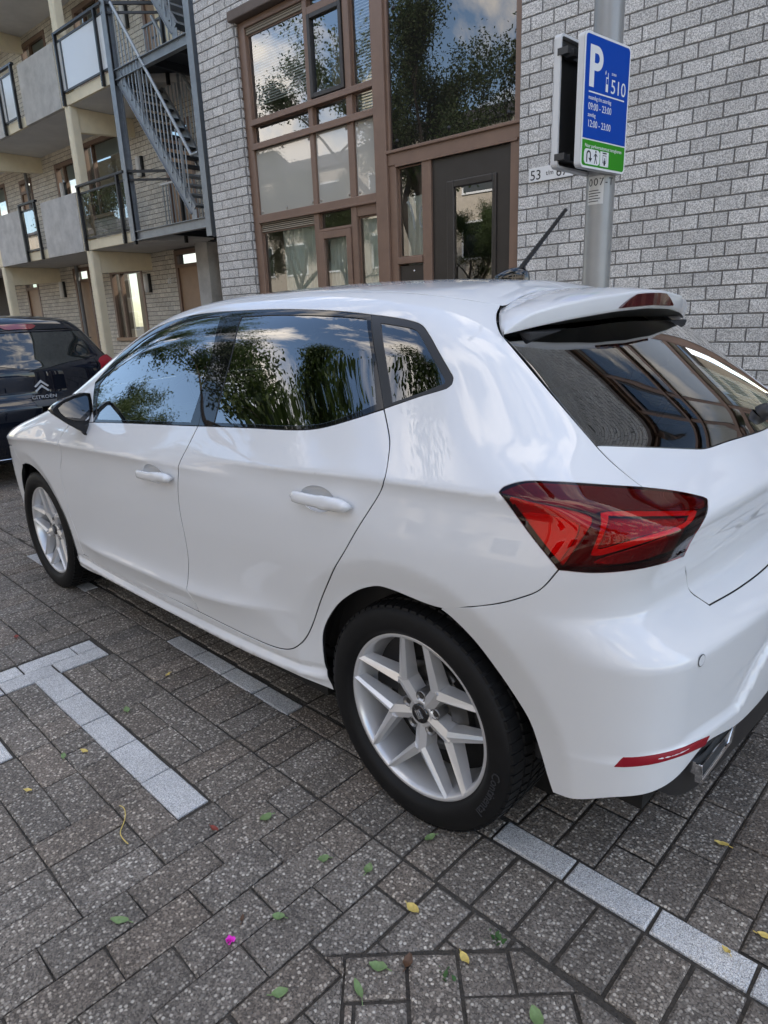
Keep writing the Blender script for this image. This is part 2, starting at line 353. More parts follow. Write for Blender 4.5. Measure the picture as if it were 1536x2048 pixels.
def offset2(p, d):
    "move a closed outline inwards by d"
    a = np.roll(p, 1, 0); b = np.roll(p, -1, 0)
    e1 = p-a; e2 = b-p; e1 /= np.linalg.norm(e1, axis=1, keepdims=True)+1e-12; e2 /= np.linalg.norm(e2, axis=1, keepdims=True)+1e-12
    n1 = np.c_[-e1[:, 1], e1[:, 0]]; n2 = np.c_[-e2[:, 1], e2[:, 0]]; n = n1+n2; n /= np.linalg.norm(n, axis=1, keepdims=True)+1e-12
    area = .5*np.sum(p[:, 0]*np.roll(p[:, 1], -1)-np.roll(p[:, 0], -1)*p[:, 1]); s = 1 if area > 0 else -1
    c = np.clip((n*n1).sum(1), .5, 1)
    return p+n*(s*d/c)[:, None]
TRI = 0
def panel(name, loop, d, m, parent=None, holes=(), step=.013, gap=.0026, off=0., depth=.013, sym=False, right=None, both=False, round_=.0016, f=None, lift=None, lines=(), dark=True):
    """cut a panel out of the body surface: loop is a 3-D outline, d the direction it is seen from.
    sym: loop runs over the left half only and is mirrored; both: left and right copies joined; right: also build a mirrored object under that parent"""
    global TRI
    f = f or F
    d = np.array(d, float); d /= np.linalg.norm(d)
    e1 = np.cross([0, 0, 1], d) if abs(d[2]) < .95 else np.array([0, 1., 0]); e1 /= np.linalg.norm(e1); e2 = np.cross(d, e1)
    loop = np.asarray(loop, float)
    if sym:
        mir = loop[::-1].copy(); mir[:, 1] *= -1
        if abs(loop[-1][1]) < 1e-6: mir = mir[1:]
        if abs(loop[0][1]) < 1e-6: mir = mir[:-1]
        loop = np.vstack([loop, mir])
    to2 = lambda P: np.c_[P@e1, P@e2]
    loops = [to2(curve(loop, step))]; loops[0] = offset2(loops[0], gap)
    for h in holes: loops.append(offset2(to2(curve(np.asarray(h, float), step)), -.0004))
    # grid inside
    o = loops[0]; lo = o.min(0); hi = o.max(0)
    gx, gy = np.meshgrid(np.arange(lo[0], hi[0], step), np.arange(lo[1], hi[1], step*.87)); gx = gx+(np.arange(gx.shape[0]) % 2)[:, None]*step/2
    G = np.c_[gx.ravel(), gy.ravel()]; G = G[inpoly(G, offset2(o, step*.35))]
    for h in loops[1:]: G = G[~inpoly(G, offset2(h, -step*.35))]
    inner = []
    for ln in lines:                                   # crease lines the triangles must follow
        q = to2(np.asarray(ln, float)); q = curve(q, step*.8, closed=False); ok = inpoly(q, offset2(o, step*.5))
        for h in loops[1:]: ok &= ~inpoly(q, offset2(h, -step*.5))
        run = []
        for i in range(len(q)):
            if ok[i]: run.append(q[i])
            if (not ok[i] or i == len(q)-1) and run:
                if len(run) > 2: inner.append(np.array(run))
                run = []
    allb = np.vstack(loops+inner)
    if len(G):
        keep = np.ones(len(G), bool)
        for i in range(0, len(G), 2000):
            dd = ((G[i:i+2000, None, :]-allb[None])**2).sum(-1).min(1); keep[i:i+2000] = dd > (step*.4)**2
        G = G[keep]
    V2 = np.vstack([allb, G]); ed = []; b = 0
    for l in loops:
        n = len(l); ed += [(b+i, b+(i+1) % n) for i in range(n)]; b += n
    for l in inner:
        n = len(l); ed += [(b+i, b+i+1) for i in range(n-1)]; b += n
    vo, _, fo, ov, _, _ = delaunay_2d_cdt([Vector(q) for q in V2], ed, [], 0, 1e-6)
    V2n = np.array([tuple(q) for q in vo]); fo = np.array([t for t in fo if len(t) == 3])
    cen = V2n[fo].mean(1); ok = inpoly(cen, loops[0])
    for h in loops[1:]: ok &= ~inpoly(cen, h)
    fo = fo[ok]
    idx = {}
    for i, s in enumerate(ov):
        for q in s: idx[q] = i
    # onto the surface
    dl = loop@d; L0 = dl.max()+.30; rng = (dl.max()-dl.min())+.62
    O = V2n[:, :1]*e1+V2n[:, 1:]*e2+d*L0; D = np.broadcast_to(-d, O.shape)
    t = cast(O, D, 0., rng, max(30, int(rng/.03)), 10, f)
    bad = np.isnan(t)
    if bad.any():
        used = np.unique(fo); nb = bad[used].sum()
        if nb: print('panel', name, 'misses', nb, 'of', len(used))
        good = np.where(~bad)[0]
        for i in np.where(bad)[0]: t[i] = t[good[np.argmin(((V2n[good]-V2n[i])**2).sum(1))]]
    P = O+D*t[:, None]; e = np.zeros(3)
    nrm = np.zeros_like(P)
    for i in range(3):
        h = np.zeros(3); h[i] = 1.2e-3; nrm[:, i] = f(P+h)-f(P-h)
    nrm /= np.linalg.norm(nrm, axis=1, keepdims=True)+1e-12
    P = P+nrm*off
    if lift is not None: P = P+nrm*lift(P)[:, None]
    NF0 = len(fo); MI = [np.zeros(len(fo), int)]
    VV = [P]; NN = [nrm.copy()]; FF = [fo]; base = len(P)
    a, b_, c = P[fo[:, 0]], P[fo[:, 1]], P[fo[:, 2]]
    flip = (np.cross(b_-a, c-a)*nrm[fo].mean(1)).sum(1) < 0; fo[flip] = fo[flip][:, ::-1]
    if depth:
        b = 0
        for li, l in enumerate(loops):
            n = len(l); ids = np.array([idx[b+i] for i in range(n)]); b += n
            q = P[ids]; nn = nrm[ids]; tan = np.roll(q, -1, 0)-np.roll(q, 1, 0); tan /= np.linalg.norm(tan, axis=1, keepdims=True)+1e-12
            area = .5*np.sum(l[:, 0]*np.roll(l[:, 1], -1)-np.roll(l[:, 0], -1)*l[:, 1])
            outd = np.cross(tan, nn)*(1 if area > 0 else -1)*(1 if li == 0 else -1)
            chk = to2(q+outd*.002)-to2(q); ref = l-l.mean(0)
            r1 = q-nn*round_*.35+outd*round_*.65; r2 = q-nn*round_*1.2+outd*round_; r3 = q-nn*depth+outd*round_
            mid = nn+outd; mid /= np.linalg.norm(mid, axis=1, keepdims=True)
            VV += [q, r1, r2, r2, r3]; NN += [nn, mid, outd, outd, outd]
            s0 = base; base += 5*n
            for k0, k1 in ((0, 1), (1, 2), (3, 4)):
                i0 = s0+k0*n+np.arange(n); i1 = s0+k1*n+np.arange(n); j0 = np.roll(i0, -1); j1 = np.roll(i1, -1)
                FF += [np.c_[i0, j0, j1], np.c_[i0, j1, i1]]; MI += [np.full(2*n, 1 if (k0 == 3 and dark) else 0)]  # inner panel edges coloured black, standing for shade in the gaps
    VV = np.vstack(VV); NN = np.vstack(NN); FF = np.vstack(FF); MI = np.concatenate(MI)
    a, b_, c = VV[FF[:, 0]], VV[FF[:, 1]], VV[FF[:, 2]]
    flip = (np.cross(b_-a, c-a)*NN[FF].mean(1)).sum(1) < 0; FF[flip] = FF[flip][:, ::-1]
    def mk(V, Nn, Fc):
        global TRI
        me = bpy.data.meshes.new(name); me.from_pydata(V.tolist(), [], Fc.tolist()); me.polygons.foreach_set('use_smooth', [True]*len(Fc)); me.materials.append(m); me.materials.append(M['black_matt']); me.polygons.foreach_set('material_index', (MI if len(Fc) == len(MI) else np.r_[MI, MI]).tolist()); me.update()
        me.normals_split_custom_set_from_vertices(Nn.tolist()); TRI += len(Fc); return me
    Vr = VV*np.array([1, -1, 1]); Nr = NN*np.array([1, -1, 1]); Fr_ = FF[:, ::-1]
    if both:
        me = mk(np.vstack([VV, Vr]), np.vstack([NN, Nr]), np.vstack([FF, Fr_+len(VV)]))
    else: me = mk(VV, NN, FF)
    ob = link(bpy.data.objects.new(name, me), parent)
    if right is not None:
        return ob, link(bpy.data.objects.new(name, mk(Vr, Nr, Fr_)), right)
    return ob
def onsurf(P, d, f=None):
    "drop 3-D points onto the body along direction d"
    P = np.atleast_2d(np.asarray(P, float)); d = np.array(d, float); d /= np.linalg.norm(d)
    t = cast(P+d*.5, np.broadcast_to(-d, P.shape), 0., 1.0, 120, 12, f); return P+d*.5-d*t[:, None]
TR={
 'dlo':[[0.829,-0.846,0.956],[0.736,-0.79,1.055],[0.702,-0.76,1.104],[0.769,-0.721,1.167],[0.844,-0.671,1.237],[0.948,-0.633,1.294],[1.111,-0.618,1.335],[1.276,-0.607,1.358],[1.426,-0.606,1.365],[1.558,-0.608,1.366],[1.795,-0.609,1.364],[2.005,-0.614,1.356],[2.146,-0.617,1.346],[2.249,-0.621,1.336],[2.322,-0.623,1.328],[2.391,-0.626,1.318],[2.437,-0.63,1.306],[2.478,-0.647,1.28],[2.533,-0.673,1.235],[2.579,-0.691,1.195],[2.591,-0.697,1.184],[2.594,-0.706,1.17],[2.585,-0.715,1.161],[2.516,-0.735,1.14],[2.42,-0.761,1.107],[2.313,-0.785,1.073],[2.229,-0.801,1.05],[2.165,-0.807,1.039],[2.068,-0.812,1.031],[1.916,-0.814,1.023],[1.614,-0.821,1.004]],
 'ditch':[[1.96,-0.494,1.414],[2.179,-0.522,1.397],[2.405,-0.513,1.372],[2.538,-0.435,1.347]],
 'reargap':[[2.542,-0.429,1.346],[2.567,-0.482,1.326],[2.599,-0.526,1.3],[2.632,-0.552,1.274],[2.925,-0.621,1.044],[2.967,-0.633,1.017],[3.007,-0.643,0.996],[3.045,-0.652,0.977]],
 'glassb':[[2.925,-0.621,1.044],[2.99,-0.505,1.028],[3.051,-0.375,1.009],[3.062,-0.337,1.006],[3.073,-0.248,1.007],[3.087,0.048,1.009]],
 'lamp':[[2.825,-0.841,0.971],[2.83,-0.831,0.981],[2.865,-0.807,0.993],[2.918,-0.778,0.994],[3.005,-0.707,0.985],[3.048,-0.652,0.976],[3.095,-0.593,0.962],[3.133,-0.552,0.947],[3.141,-0.549,0.943],[3.145,-0.557,0.94],[3.154,-0.637,0.894],[3.129,-0.62,0.833],[3.12,-0.728,0.845],[3.09,-0.785,0.844],[3.035,-0.828,0.839],[2.974,-0.85,0.837],[2.911,-0.847,0.891],[2.854,-0.843,0.944]],
 'hatch2':[[3.128,-0.616,0.83],[3.12,-0.565,0.778],[3.127,-0.548,0.731],[3.143,-0.54,0.718],[3.163,-0.53,0.703],[3.18,-0.383,0.7],[3.189,-0.201,0.701]],
 'bumpgap':[[2.678,-0.866,0.672],[2.782,-0.878,0.71],[2.85,-0.872,0.736],[2.899,-0.867,0.761],[2.94,-0.861,0.788],[2.974,-0.85,0.837]],
 'bumplow':[[2.961,-0.816,0.281],[3.028,-0.82,0.301],[3.092,-0.8,0.329],[3.157,-0.747,0.346],[3.185,-0.693,0.366],[3.203,-0.616,0.401],[3.209,-0.574,0.405],[3.223,-0.434,0.378],[3.234,-0.317,0.38],[3.239,-0.253,0.389]],
 'refl':[[3.097,-0.807,0.415],[3.11,-0.796,0.437],[3.168,-0.737,0.442],[3.197,-0.658,0.435],[3.209,-0.587,0.422],[3.205,-0.6,0.405],[3.187,-0.707,0.427],[3.152,-0.766,0.425]],
 'lowcrease':[[3.11,-0.796,0.439],[3.166,-0.737,0.471],[3.191,-0.649,0.471],[3.214,-0.454,0.44],[3.223,-0.407,0.491],[3.233,-0.339,0.555]],
 'rarch':[[2.232,-0.828,0.255],[2.209,-0.83,0.318],[2.212,-0.842,0.391],[2.226,-0.849,0.454],[2.26,-0.853,0.512],[2.313,-0.859,0.573],[2.375,-0.864,0.622],[2.437,-0.869,0.658],[2.501,-0.871,0.678],[2.575,-0.871,0.687],[2.648,-0.868,0.68],[2.71,-0.862,0.657],[2.765,-0.852,0.615],[2.818,-0.84,0.556],[2.863,-0.831,0.5],[2.901,-0.826,0.448],[2.925,-0.819,0.38],[2.943,-0.816,0.324],[2.961,-0.816,0.281]],
 'sill':[[0.33,-0.83,0.247],[0.43,-0.85,0.223],[0.7,-0.854,0.233],[1.109,-0.862,0.244],[1.432,-0.86,0.247],[1.754,-0.855,0.247],[2.055,-0.855,0.264],[2.215,-0.829,0.256],[2.232,-0.828,0.255]],
 'silltop':[[0.337,-0.832,0.248],[1.152,-0.862,0.257],[1.404,-0.86,0.265],[1.763,-0.857,0.28],[2.005,-0.856,0.293],[2.153,-0.845,0.308]],
 'rdoor':[[1.539,-0.864,0.321],[1.839,-0.861,0.323],[1.993,-0.86,0.332],[2.074,-0.861,0.353],[2.131,-0.861,0.391],[2.174,-0.859,0.443],[2.252,-0.869,0.573],[2.322,-0.885,0.671],[2.389,-0.89,0.759],[2.449,-0.879,0.849],[2.507,-0.863,0.942],[2.512,-0.86,0.963],[2.492,-0.823,1.013],[2.478,-0.804,1.039],[2.449,-0.781,1.074],[2.418,-0.76,1.108]],
 'dmid':[[1.614,-0.821,1.004],[1.589,-0.853,0.939],[1.565,-0.878,0.883],[1.536,-0.882,0.785],[1.53,-0.882,0.711],[1.536,-0.879,0.618],[1.532,-0.875,0.534],[1.508,-0.879,0.425],[1.529,-0.875,0.37],[1.539,-0.864,0.321]],
 'fdoor':[[0.61,-0.857,0.933],[0.543,-0.889,0.863],[0.537,-0.888,0.811],[0.473,-0.882,0.721],[0.46,-0.881,0.653],[0.458,-0.876,0.561],[0.46,-0.871,0.479],[0.496,-0.867,0.384],[0.508,-0.859,0.304]],
 'fgap':[[-0.184,-0.868,0.703],[-0.16,-0.857,0.656]],
 'gapA':[[1.556,-0.608,1.366],[1.614,-0.821,1.004]],
 'gapB':[[2.249,-0.621,1.336],[2.419,-0.76,1.108]],
 'gl1':[[0.849,-0.84,0.967],[0.784,-0.8,1.038],[0.752,-0.764,1.099],[0.815,-0.731,1.158],[0.905,-0.692,1.226],[1.014,-0.661,1.281],[1.158,-0.64,1.32],[1.313,-0.627,1.343],[1.454,-0.623,1.352],[1.516,-0.624,1.352],[1.559,-0.701,1.241],[1.564,-0.744,1.158],[1.563,-0.782,1.081],[1.56,-0.818,1.01],[1.291,-0.827,0.994]],
 'gl2':[[1.643,-0.63,1.346],[1.816,-0.628,1.348],[2.022,-0.629,1.341],[2.153,-0.63,1.334],[2.241,-0.632,1.326],[2.306,-0.686,1.246],[2.388,-0.756,1.116],[2.307,-0.778,1.085],[2.222,-0.795,1.059],[2.159,-0.802,1.049],[2.045,-0.807,1.039],[1.898,-0.809,1.031],[1.699,-0.813,1.02],[1.685,-0.756,1.134],[1.675,-0.697,1.249]],
 'gl3':[[2.3,-0.638,1.314],[2.372,-0.64,1.305],[2.426,-0.642,1.296],[2.445,-0.648,1.286],[2.502,-0.675,1.24],[2.573,-0.704,1.179],[2.575,-0.709,1.171],[2.515,-0.73,1.148],[2.438,-0.75,1.122]],
 'handleR':[[2.179,-0.875,0.869],[2.209,-0.872,0.885],[2.261,-0.871,0.89],[2.334,-0.87,0.893],[2.397,-0.87,0.889],[2.412,-0.872,0.881],[2.412,-0.875,0.866],[2.387,-0.878,0.856],[2.341,-0.879,0.85],[2.266,-0.879,0.849],[2.204,-0.879,0.85]],
 'handleF':[[1.279,-0.883,0.813],[1.307,-0.884,0.828],[1.375,-0.884,0.838],[1.447,-0.883,0.842],[1.509,-0.882,0.841],[1.521,-0.881,0.83],[1.506,-0.882,0.804],[1.432,-0.882,0.792],[1.345,-0.882,0.79],[1.283,-0.883,0.797]],
 'sens':[[3.2,-0.668,0.64]],
 'lampdark':[[2.827,-0.84,0.972],[2.867,-0.809,0.992],[2.919,-0.781,0.993],[3.007,-0.71,0.984],[3.05,-0.656,0.974],[3.096,-0.596,0.961],[3.133,-0.556,0.947],[3.142,-0.561,0.941],[3.147,-0.583,0.936],[3.096,-0.698,0.952],[3.033,-0.778,0.958],[3.018,-0.8,0.953],[3.001,-0.805,0.957],[2.946,-0.824,0.963],[2.885,-0.837,0.968],[2.851,-0.839,0.971]],
 'lampside':[[2.852,-0.842,0.968],[2.91,-0.835,0.964],[2.957,-0.822,0.961],[3.003,-0.809,0.954],[3.016,-0.807,0.949],[3.019,-0.816,0.937],[3.003,-0.834,0.896],[2.977,-0.848,0.843],[2.934,-0.848,0.877],[2.881,-0.842,0.923],[2.85,-0.845,0.956]],
 'lampside2':[[2.877,-0.841,0.934],[2.925,-0.837,0.937],[2.979,-0.829,0.934],[2.998,-0.827,0.928],[2.995,-0.833,0.905],[2.971,-0.848,0.853],[2.923,-0.846,0.89]],
 'lampguide':[[3.026,-0.787,0.957],[3.033,-0.777,0.959],[3.097,-0.701,0.951],[3.14,-0.61,0.939],[3.145,-0.604,0.936],[3.154,-0.662,0.919],[3.116,-0.77,0.902],[3.045,-0.822,0.873],[3.03,-0.829,0.872],[3.033,-0.827,0.885],[3.038,-0.807,0.938]],
 'lampcore':[[3.041,-0.785,0.952],[3.103,-0.715,0.947],[3.142,-0.634,0.935],[3.149,-0.669,0.926],[3.112,-0.772,0.913],[3.045,-0.822,0.884],[3.038,-0.825,0.886]],
 'lamprev':[[3.142,-0.723,0.906],[3.138,-0.722,0.886],[3.129,-0.721,0.865],[3.113,-0.756,0.859],[3.069,-0.807,0.855],[3.034,-0.828,0.856],[3.046,-0.822,0.864],[3.116,-0.769,0.893]],
}
for _k in TR: TR[_k] = np.array(TR[_k], float)
def crease_lines():
    out = []
    for zc, x0, x1 in ((ZC1, -.6, 1.9), (ZC2, 1.75, 2.80), (ZC3, .42, 2.1), (ZS, .47, 2.16)):
        x = np.linspace(x0, x1, 110)
        for dz in (0, .009, -.010, -.024, -.04): out.append(onsurf(np.c_[x, np.full(110, -.9), zc(x)+dz], (0, -1, 0)))
    for c_, ra, a0, a1 in ((RWC, .448, -8, 188), (FWC, .428, -8, 150)):
        t = np.radians(np.linspace(a0, a1, 70)); out.append(onsurf(np.c_[c_[0]+ra*np.cos(t), np.full(70, -.9), c_[1]+ra*np.sin(t)], (0, -1, 0)))
    return [q[~np.isnan(q[:, 0])] for q in out]
def car_parts():
    car = empty('hatchback_car', (0, 0, 0), 'white five-door hatchback parked in front of the door with the parking sign', 'car')
    wp = M['white_paint']
    A = lambda *a: np.vstack([np.atleast_2d(np.asarray(q, float)) for q in a])
    dlo = TR['dlo']; iTop0, iRear = 2, 24            # index of the front lower corner of the glass line, and of the rear door corner
    ditch = np.array([[1.96,-.508],[2.179,-.517],[2.404,-.503],[2.50,-.465],[2.538,-.435]])
    fwd = np.array([[1.70,-.53],[1.40,-.552],[1.2,-.566],[1.05,-.578],[.9,-.598],[.75,-.628],[.6,-.664],[.46,-.705]])
    rail = onsurf(np.c_[np.vstack([fwd[::-1], ditch]), np.full(13, 1.25)], (0, 0, 1))
    pil = rail[:8][::-1]                              # from 1.70 forward to the cowl
    cowl = rail[0]
    doorf = TR['fdoor']; dfront = doorf[0]
    beltf = dlo[0]
    # --- body side with roof rail, rear quarter and sill
    rg = TR['reargap']; lampL = TR['lamp']; il = lampL
    loop = A(TR['bumpgap'], il[16:18], il[0:6], rg[::-1][1:], rail[::-1][1:], dfront, dlo[0:25], TR['rdoor'][::-1][1:], TR['silltop'][::-1][2:-1] if 0 else np.zeros((0, 3)),
             TR['fdoor'][-1], TR['sill'], TR['rarch'][1:-10])
    # door bottoms: rdoor list ends at the shared lower corner
    LN = crease_lines()
    panel('body_side', loop, (.30, -.80, .48), wp, car, right=car, step=.012, lines=LN)
    # --- doors
    dl = np.array(dlo)
    fd = A(dfront, dl[0], dl[30], TR['dmid'][1:], TR['fdoor'][::-1][:-1])
    ho, hm = bowl_outline('handleF'); fdo, fdr = panel('front_door', fd, (0, -1, .12), wp, car, right=car, lines=LN, holes=[ho], gap=.0036); bowl(ho, fdo, fdr)
    rd = A(dl[30], dl[29], dl[28], dl[27], dl[26], dl[25], dl[24], TR['rdoor'][::-1][1:-1], TR['dmid'][::-1][:-1])
    ho, hm = bowl_outline('handleR'); rdo, rdr = panel('rear_door', rd, (0, -1, .12), wp, car, right=car, lines=LN, holes=[ho], gap=.0036); bowl(ho, rdo, rdr)
    # --- side glass
    gA, gB = TR['gapA'], TR['gapB']
    bg = M['pillar']
    front = A(dl[0:10], gA, ) ; front = A(dl[0:9], gA[0], gA[1])
    fr_frame, fr_r = panel('window_frame', front, (0, -1, .45), bg, fdo, holes=[TR['gl1']], right=fdr, gap=.0012, step=.016, off=-.0015)
    rear = A(gA[0], dl[9:13], gB[0], gB[1], dl[25:30], gA[1])
    panel('window_frame', rear, (0, -1, .45), bg, rdo, holes=[TR['gl2']], right=rdr, gap=.0012, step=.016, off=-.0015)
    q = A(gB[0], dl[14:24], gB[1])
    qf, qr = panel('quarter_frame', q, (.2, -1, .45), M['black_satin'], car, holes=[TR['gl3']], right=car, gap=.0012, step=.014, off=-.001)
    panel('window_pane', TR['gl1'], (0, -1, .45), M['glass_car'], fdo, right=fdr, gap=-.004, step=.03, off=-.004, depth=0)
    panel('window_pane', TR['gl2'], (0, -1, .45), M['glass_dark'], rdo, right=rdr, gap=-.004, step=.03, off=-.004, depth=0)
    panel('window_pane', TR['gl3'], (.2, -1, .45), M['glass_dark'], qf, right=qr, gap=-.004, step=.03, off=-.003, depth=0)
    # polished black waist strip under the panes
    def strip(pts, w, name, par, parr, m, off=.001, d=(0, -1, .3)):
        P = np.asarray(pts, float); up = P.copy(); up[:, 2] += w
        panel(name, np.vstack([P, up[::-1]]), d, m, par, right=parr, gap=0, step=.02, off=off, depth=.006, round_=.001)
    # --- front wing
    fa = np.array([[.362*math.cos(t), -.87, .314+.362*math.sin(t)] for t in np.linspace(math.radians(-5), math.radians(108), 17)])
    fa = np.vstack([[.402, -.86, .272], fa[1:]])
    fa = onsurf(fa, (0, -1, 0))
    fg = onsurf([[-.165, -.87, .755], [-.13, -.87, .66]], (0, -1, 0))
    hoodline = onsurf([[.34, -.728, .9], [.15, -.748, .9], [-.1, -.752, .85], [-.35, -.735, .8], [-.52, -.69, .75]], (0, -.45, 1))
    fl = A(cowl, hoodline, onsurf([[-.50, -.80, .70]], (-.3, -1, .2)), fg[0], fg[1], fa[::-1][0:], TR['fdoor'][::-1])
    panel('front_fender', fl, (-.12, -.85, .5), wp, car, right=car, lines=LN)
    # --- bonnet, windscreen, roof
    cow0 = onsurf([[.34, 0, 1.1]], (0, 0, 1)); nose = onsurf([[-.64, -.40, .8], [-.70, 0, .8]], (-.35, 0, 1))
    panel('bonnet', A(cow0, onsurf([[.37, -.4, 1.1]], (0, 0, 1)), cowl, hoodline, nose), (-.25, 0, 1), wp, car, sym=True, step=.03)
    wtop = onsurf([[1.0, 0, 1.4], [1.02, -.35, 1.4]], (0, 0, 1))
    ws = A(wtop, rail[4], rail[3], rail[2], rail[1], rail[0], onsurf([[.38, -.4, 1.1], [.35, 0, 1.1]], (0, 0, 1)))
    panel('windscreen', ws, (-.5, 0, .8), M['glass_car'], car, sym=True, step=.04, gap=.003, off=-.002, depth=0)
    sp = onsurf([[2.493+.32*y*y, -y, 1.3] for y in (.404, .274, .15, .0)], (0, 0, 1))
    roof = A(rail[4:], sp, )
    panel('roof_panel', A(roof, wtop[0], wtop[1]), (0, 0, 1), wp, car, sym=True, step=.025)
    # --- tailgate and rear glass
    lam = TR['lamp']; hb = TR['hatch2']
    y0b = onsurf([[3.2, 0, .712]], (1, 0, .2)); g0 = onsurf([[3.1, 0, 1.009]], (1, 0, .7))
    gb = TR['glassb'][:-1]
    tg = A(g0, gb[::-1], rg[5:7], lam[5:12], hb[1:], y0b)
    hatch = panel('tailgate', tg, (.86, 0, .5), wp, car, sym=True, step=.014)
    gt = onsurf([[2.70, 0, 1.302], [2.69, -.3, 1.296]], (.6, 0, 1))
    panel('rear_window', A(gt, rg[3], gb[0], gb[1:], g0), (.65, 0, .76), M['glass_dark'], hatch, sym=True, step=.03, gap=.003, off=-.002, depth=.008)
    # --- rear bumper
    bl = TR['bumplow']; mid = onsurf([[3.2, 0, .70], [3.25, 0, .60], [3.25, 0, .50], [3.25, 0, .40]], (1, 0, 0))
    mid = np.array([[q[0], 0, q[2]] for q in mid])
    low = onsurf([[3.2, -.12, .395]], (1, -.3, 0))
    rb = A(TR['bumpgap'], lam[14], lam[13], lam[12], lam[11], hb[1:], y0b, mid[1:], low, bl[::-1], TR['rarch'][::-1][1:8])
    bump = panel('rear_bumper', rb, (.74, -.66, .12), wp, car, step=.012, both=True, lines=LN[-2:-1])
    panel('reflector', TR['refl'], (.74, -.66, 0), M['red_lens'], bump, right=bump, gap=.0, step=.02, off=.0015, depth=.006)
    # lower black apron between the white corners and under the bumper
    ap = A(bl[3:], low, [[3.22, 0, .40]], onsurf([[3.2, 0, .23], [3.2, -.3, .23], [3.15, -.55, .235]], (1, 0, 0)))
    panel('diffuser', ap, (.85, -.5, 0), M['black_satin'], bump, both=True, off=-.012, step=.02)
    # --- front bumper (front face is out of sight, only its flank shows)
    fb = A(fg[0], onsurf([[-.50, -.80, .70]], (-.3, -1, .2)), hoodline[-1], nose, onsurf([[-.8, 0, .55], [-.8, 0, .25], [-.7, -.5, .22], [-.55, -.78, .22]], (-1, -.2, 0)),
           onsurf([[-.37, -.87, .24]], (0, -1, 0)),
           onsurf([[.362*math.cos(t), -.87, .314+.362*math.sin(t)] for t in np.linspace(math.radians(183), math.radians(115), 8)], (0, -1, 0)), fg[1])
    panel('front_bumper', fb, (-.66, -.72, .15), wp, car, step=.02, both=True, gap=-.0008)
    # --- rear lamps
    for s in (1, -1):
        mirror_lamp(car, s)
    # inner closing of the gaps: black strips added along the joints to block light
    back_gaps(car)
    spoiler(car, sp, rg)
    door_handles(fdo, rdo, fdr, rdr)
    mirrors(car)
    details(car, hatch, bump, lampL)
    wheels(car)
    insides(car)
    return car
def bowl_outline(key):
    h = TR[key]; c = h.mean(0); x0, x1 = h[:, 0].min(), h[:, 0].max(); cx = x0+(x1-x0)*.40; zc = c[2]+.002
    t = np.linspace(0, 2*math.pi, 28, endpoint=False)
    return onsurf(np.c_[cx+(x1-x0)*.30*np.cos(t), np.full(28, -.9), zc+.034*np.sin(t)], (0, -1, 0)), None
def bowl(o, par, parr):
    n = grad(o); c = o.mean(0); nn_ = n.mean(0); nn_ /= np.linalg.norm(nn_); k = len(o)
    for sy, pp in ((1, par), (-1, parr)):
        b = MB(); S = np.array([1, sy, 1]); v = []
        for r, dp in ((1.0, .0015), (.97, -.003), (.88, -.010), (.68, -.017), (.4, -.021), (.03, -.022)): v += [(c+(q-c)*r+nn_*dp)*S for q in o]
        b.add(v, [(i*k+j, i*k+(j+1) % k, (i+1)*k+(j+1) % k, (i+1)*k+j) for i in range(5) for j in range(k)], True); fix_normals(b.build('handle_bowl', M['white_paint'], pp))
def mirror_lamp(car, s):
    fx = lambda P: np.asarray(P, float)*np.array([1, s, 1])
    d = np.array([.62, -.74*1, .26])
    def pn(name, key, m, par, **k):
        if s == 1: return panel(name, TR[key], d, m, par, **k)
        a, b = panel(name, TR[key], d, m, par, right=par, **k); bpy.data.objects.remove(a); return b
    body = pn('tail_light', 'lamp', M['lamp_clear'], car, gap=.002, step=.010, off=.002, depth=.02, round_=.003, lift=None)
    pn('lamp_back', 'lamp', M['lamp_dark'], body, gap=.004, step=.02, off=-.020, depth=.0)
    pn('smoked_band', 'lampdark', M['lamp_smoke'], body, gap=0, step=.015, off=-.004, depth=.004)
    pn('side_reflector', 'lampside', M['lamp_red'], body, gap=0, step=.015, off=-.013, depth=.006, lift=lambda P: .006*np.clip((3.0-P[:, 0])/.15, 0, 1))
    pn('inner_facet', 'lampside2', M['lamp_red_bright'], body, gap=0, step=.015, off=-.008, depth=.008)
    h = TR['lampcore']
    pn('light_guide', 'lampguide', M['lamp_red_bright'], body, holes=[h], gap=0, step=.012, off=-.008, depth=.01)
    pn('brake_reflector', 'lampcore', M['lamp_red_deep'], body, gap=0, step=.015, off=-.016, depth=.0)
    pn('reversing_light', 'lamprev', M['lamp_grey'], body, gap=0, step=.015, off=-.009, depth=.006)
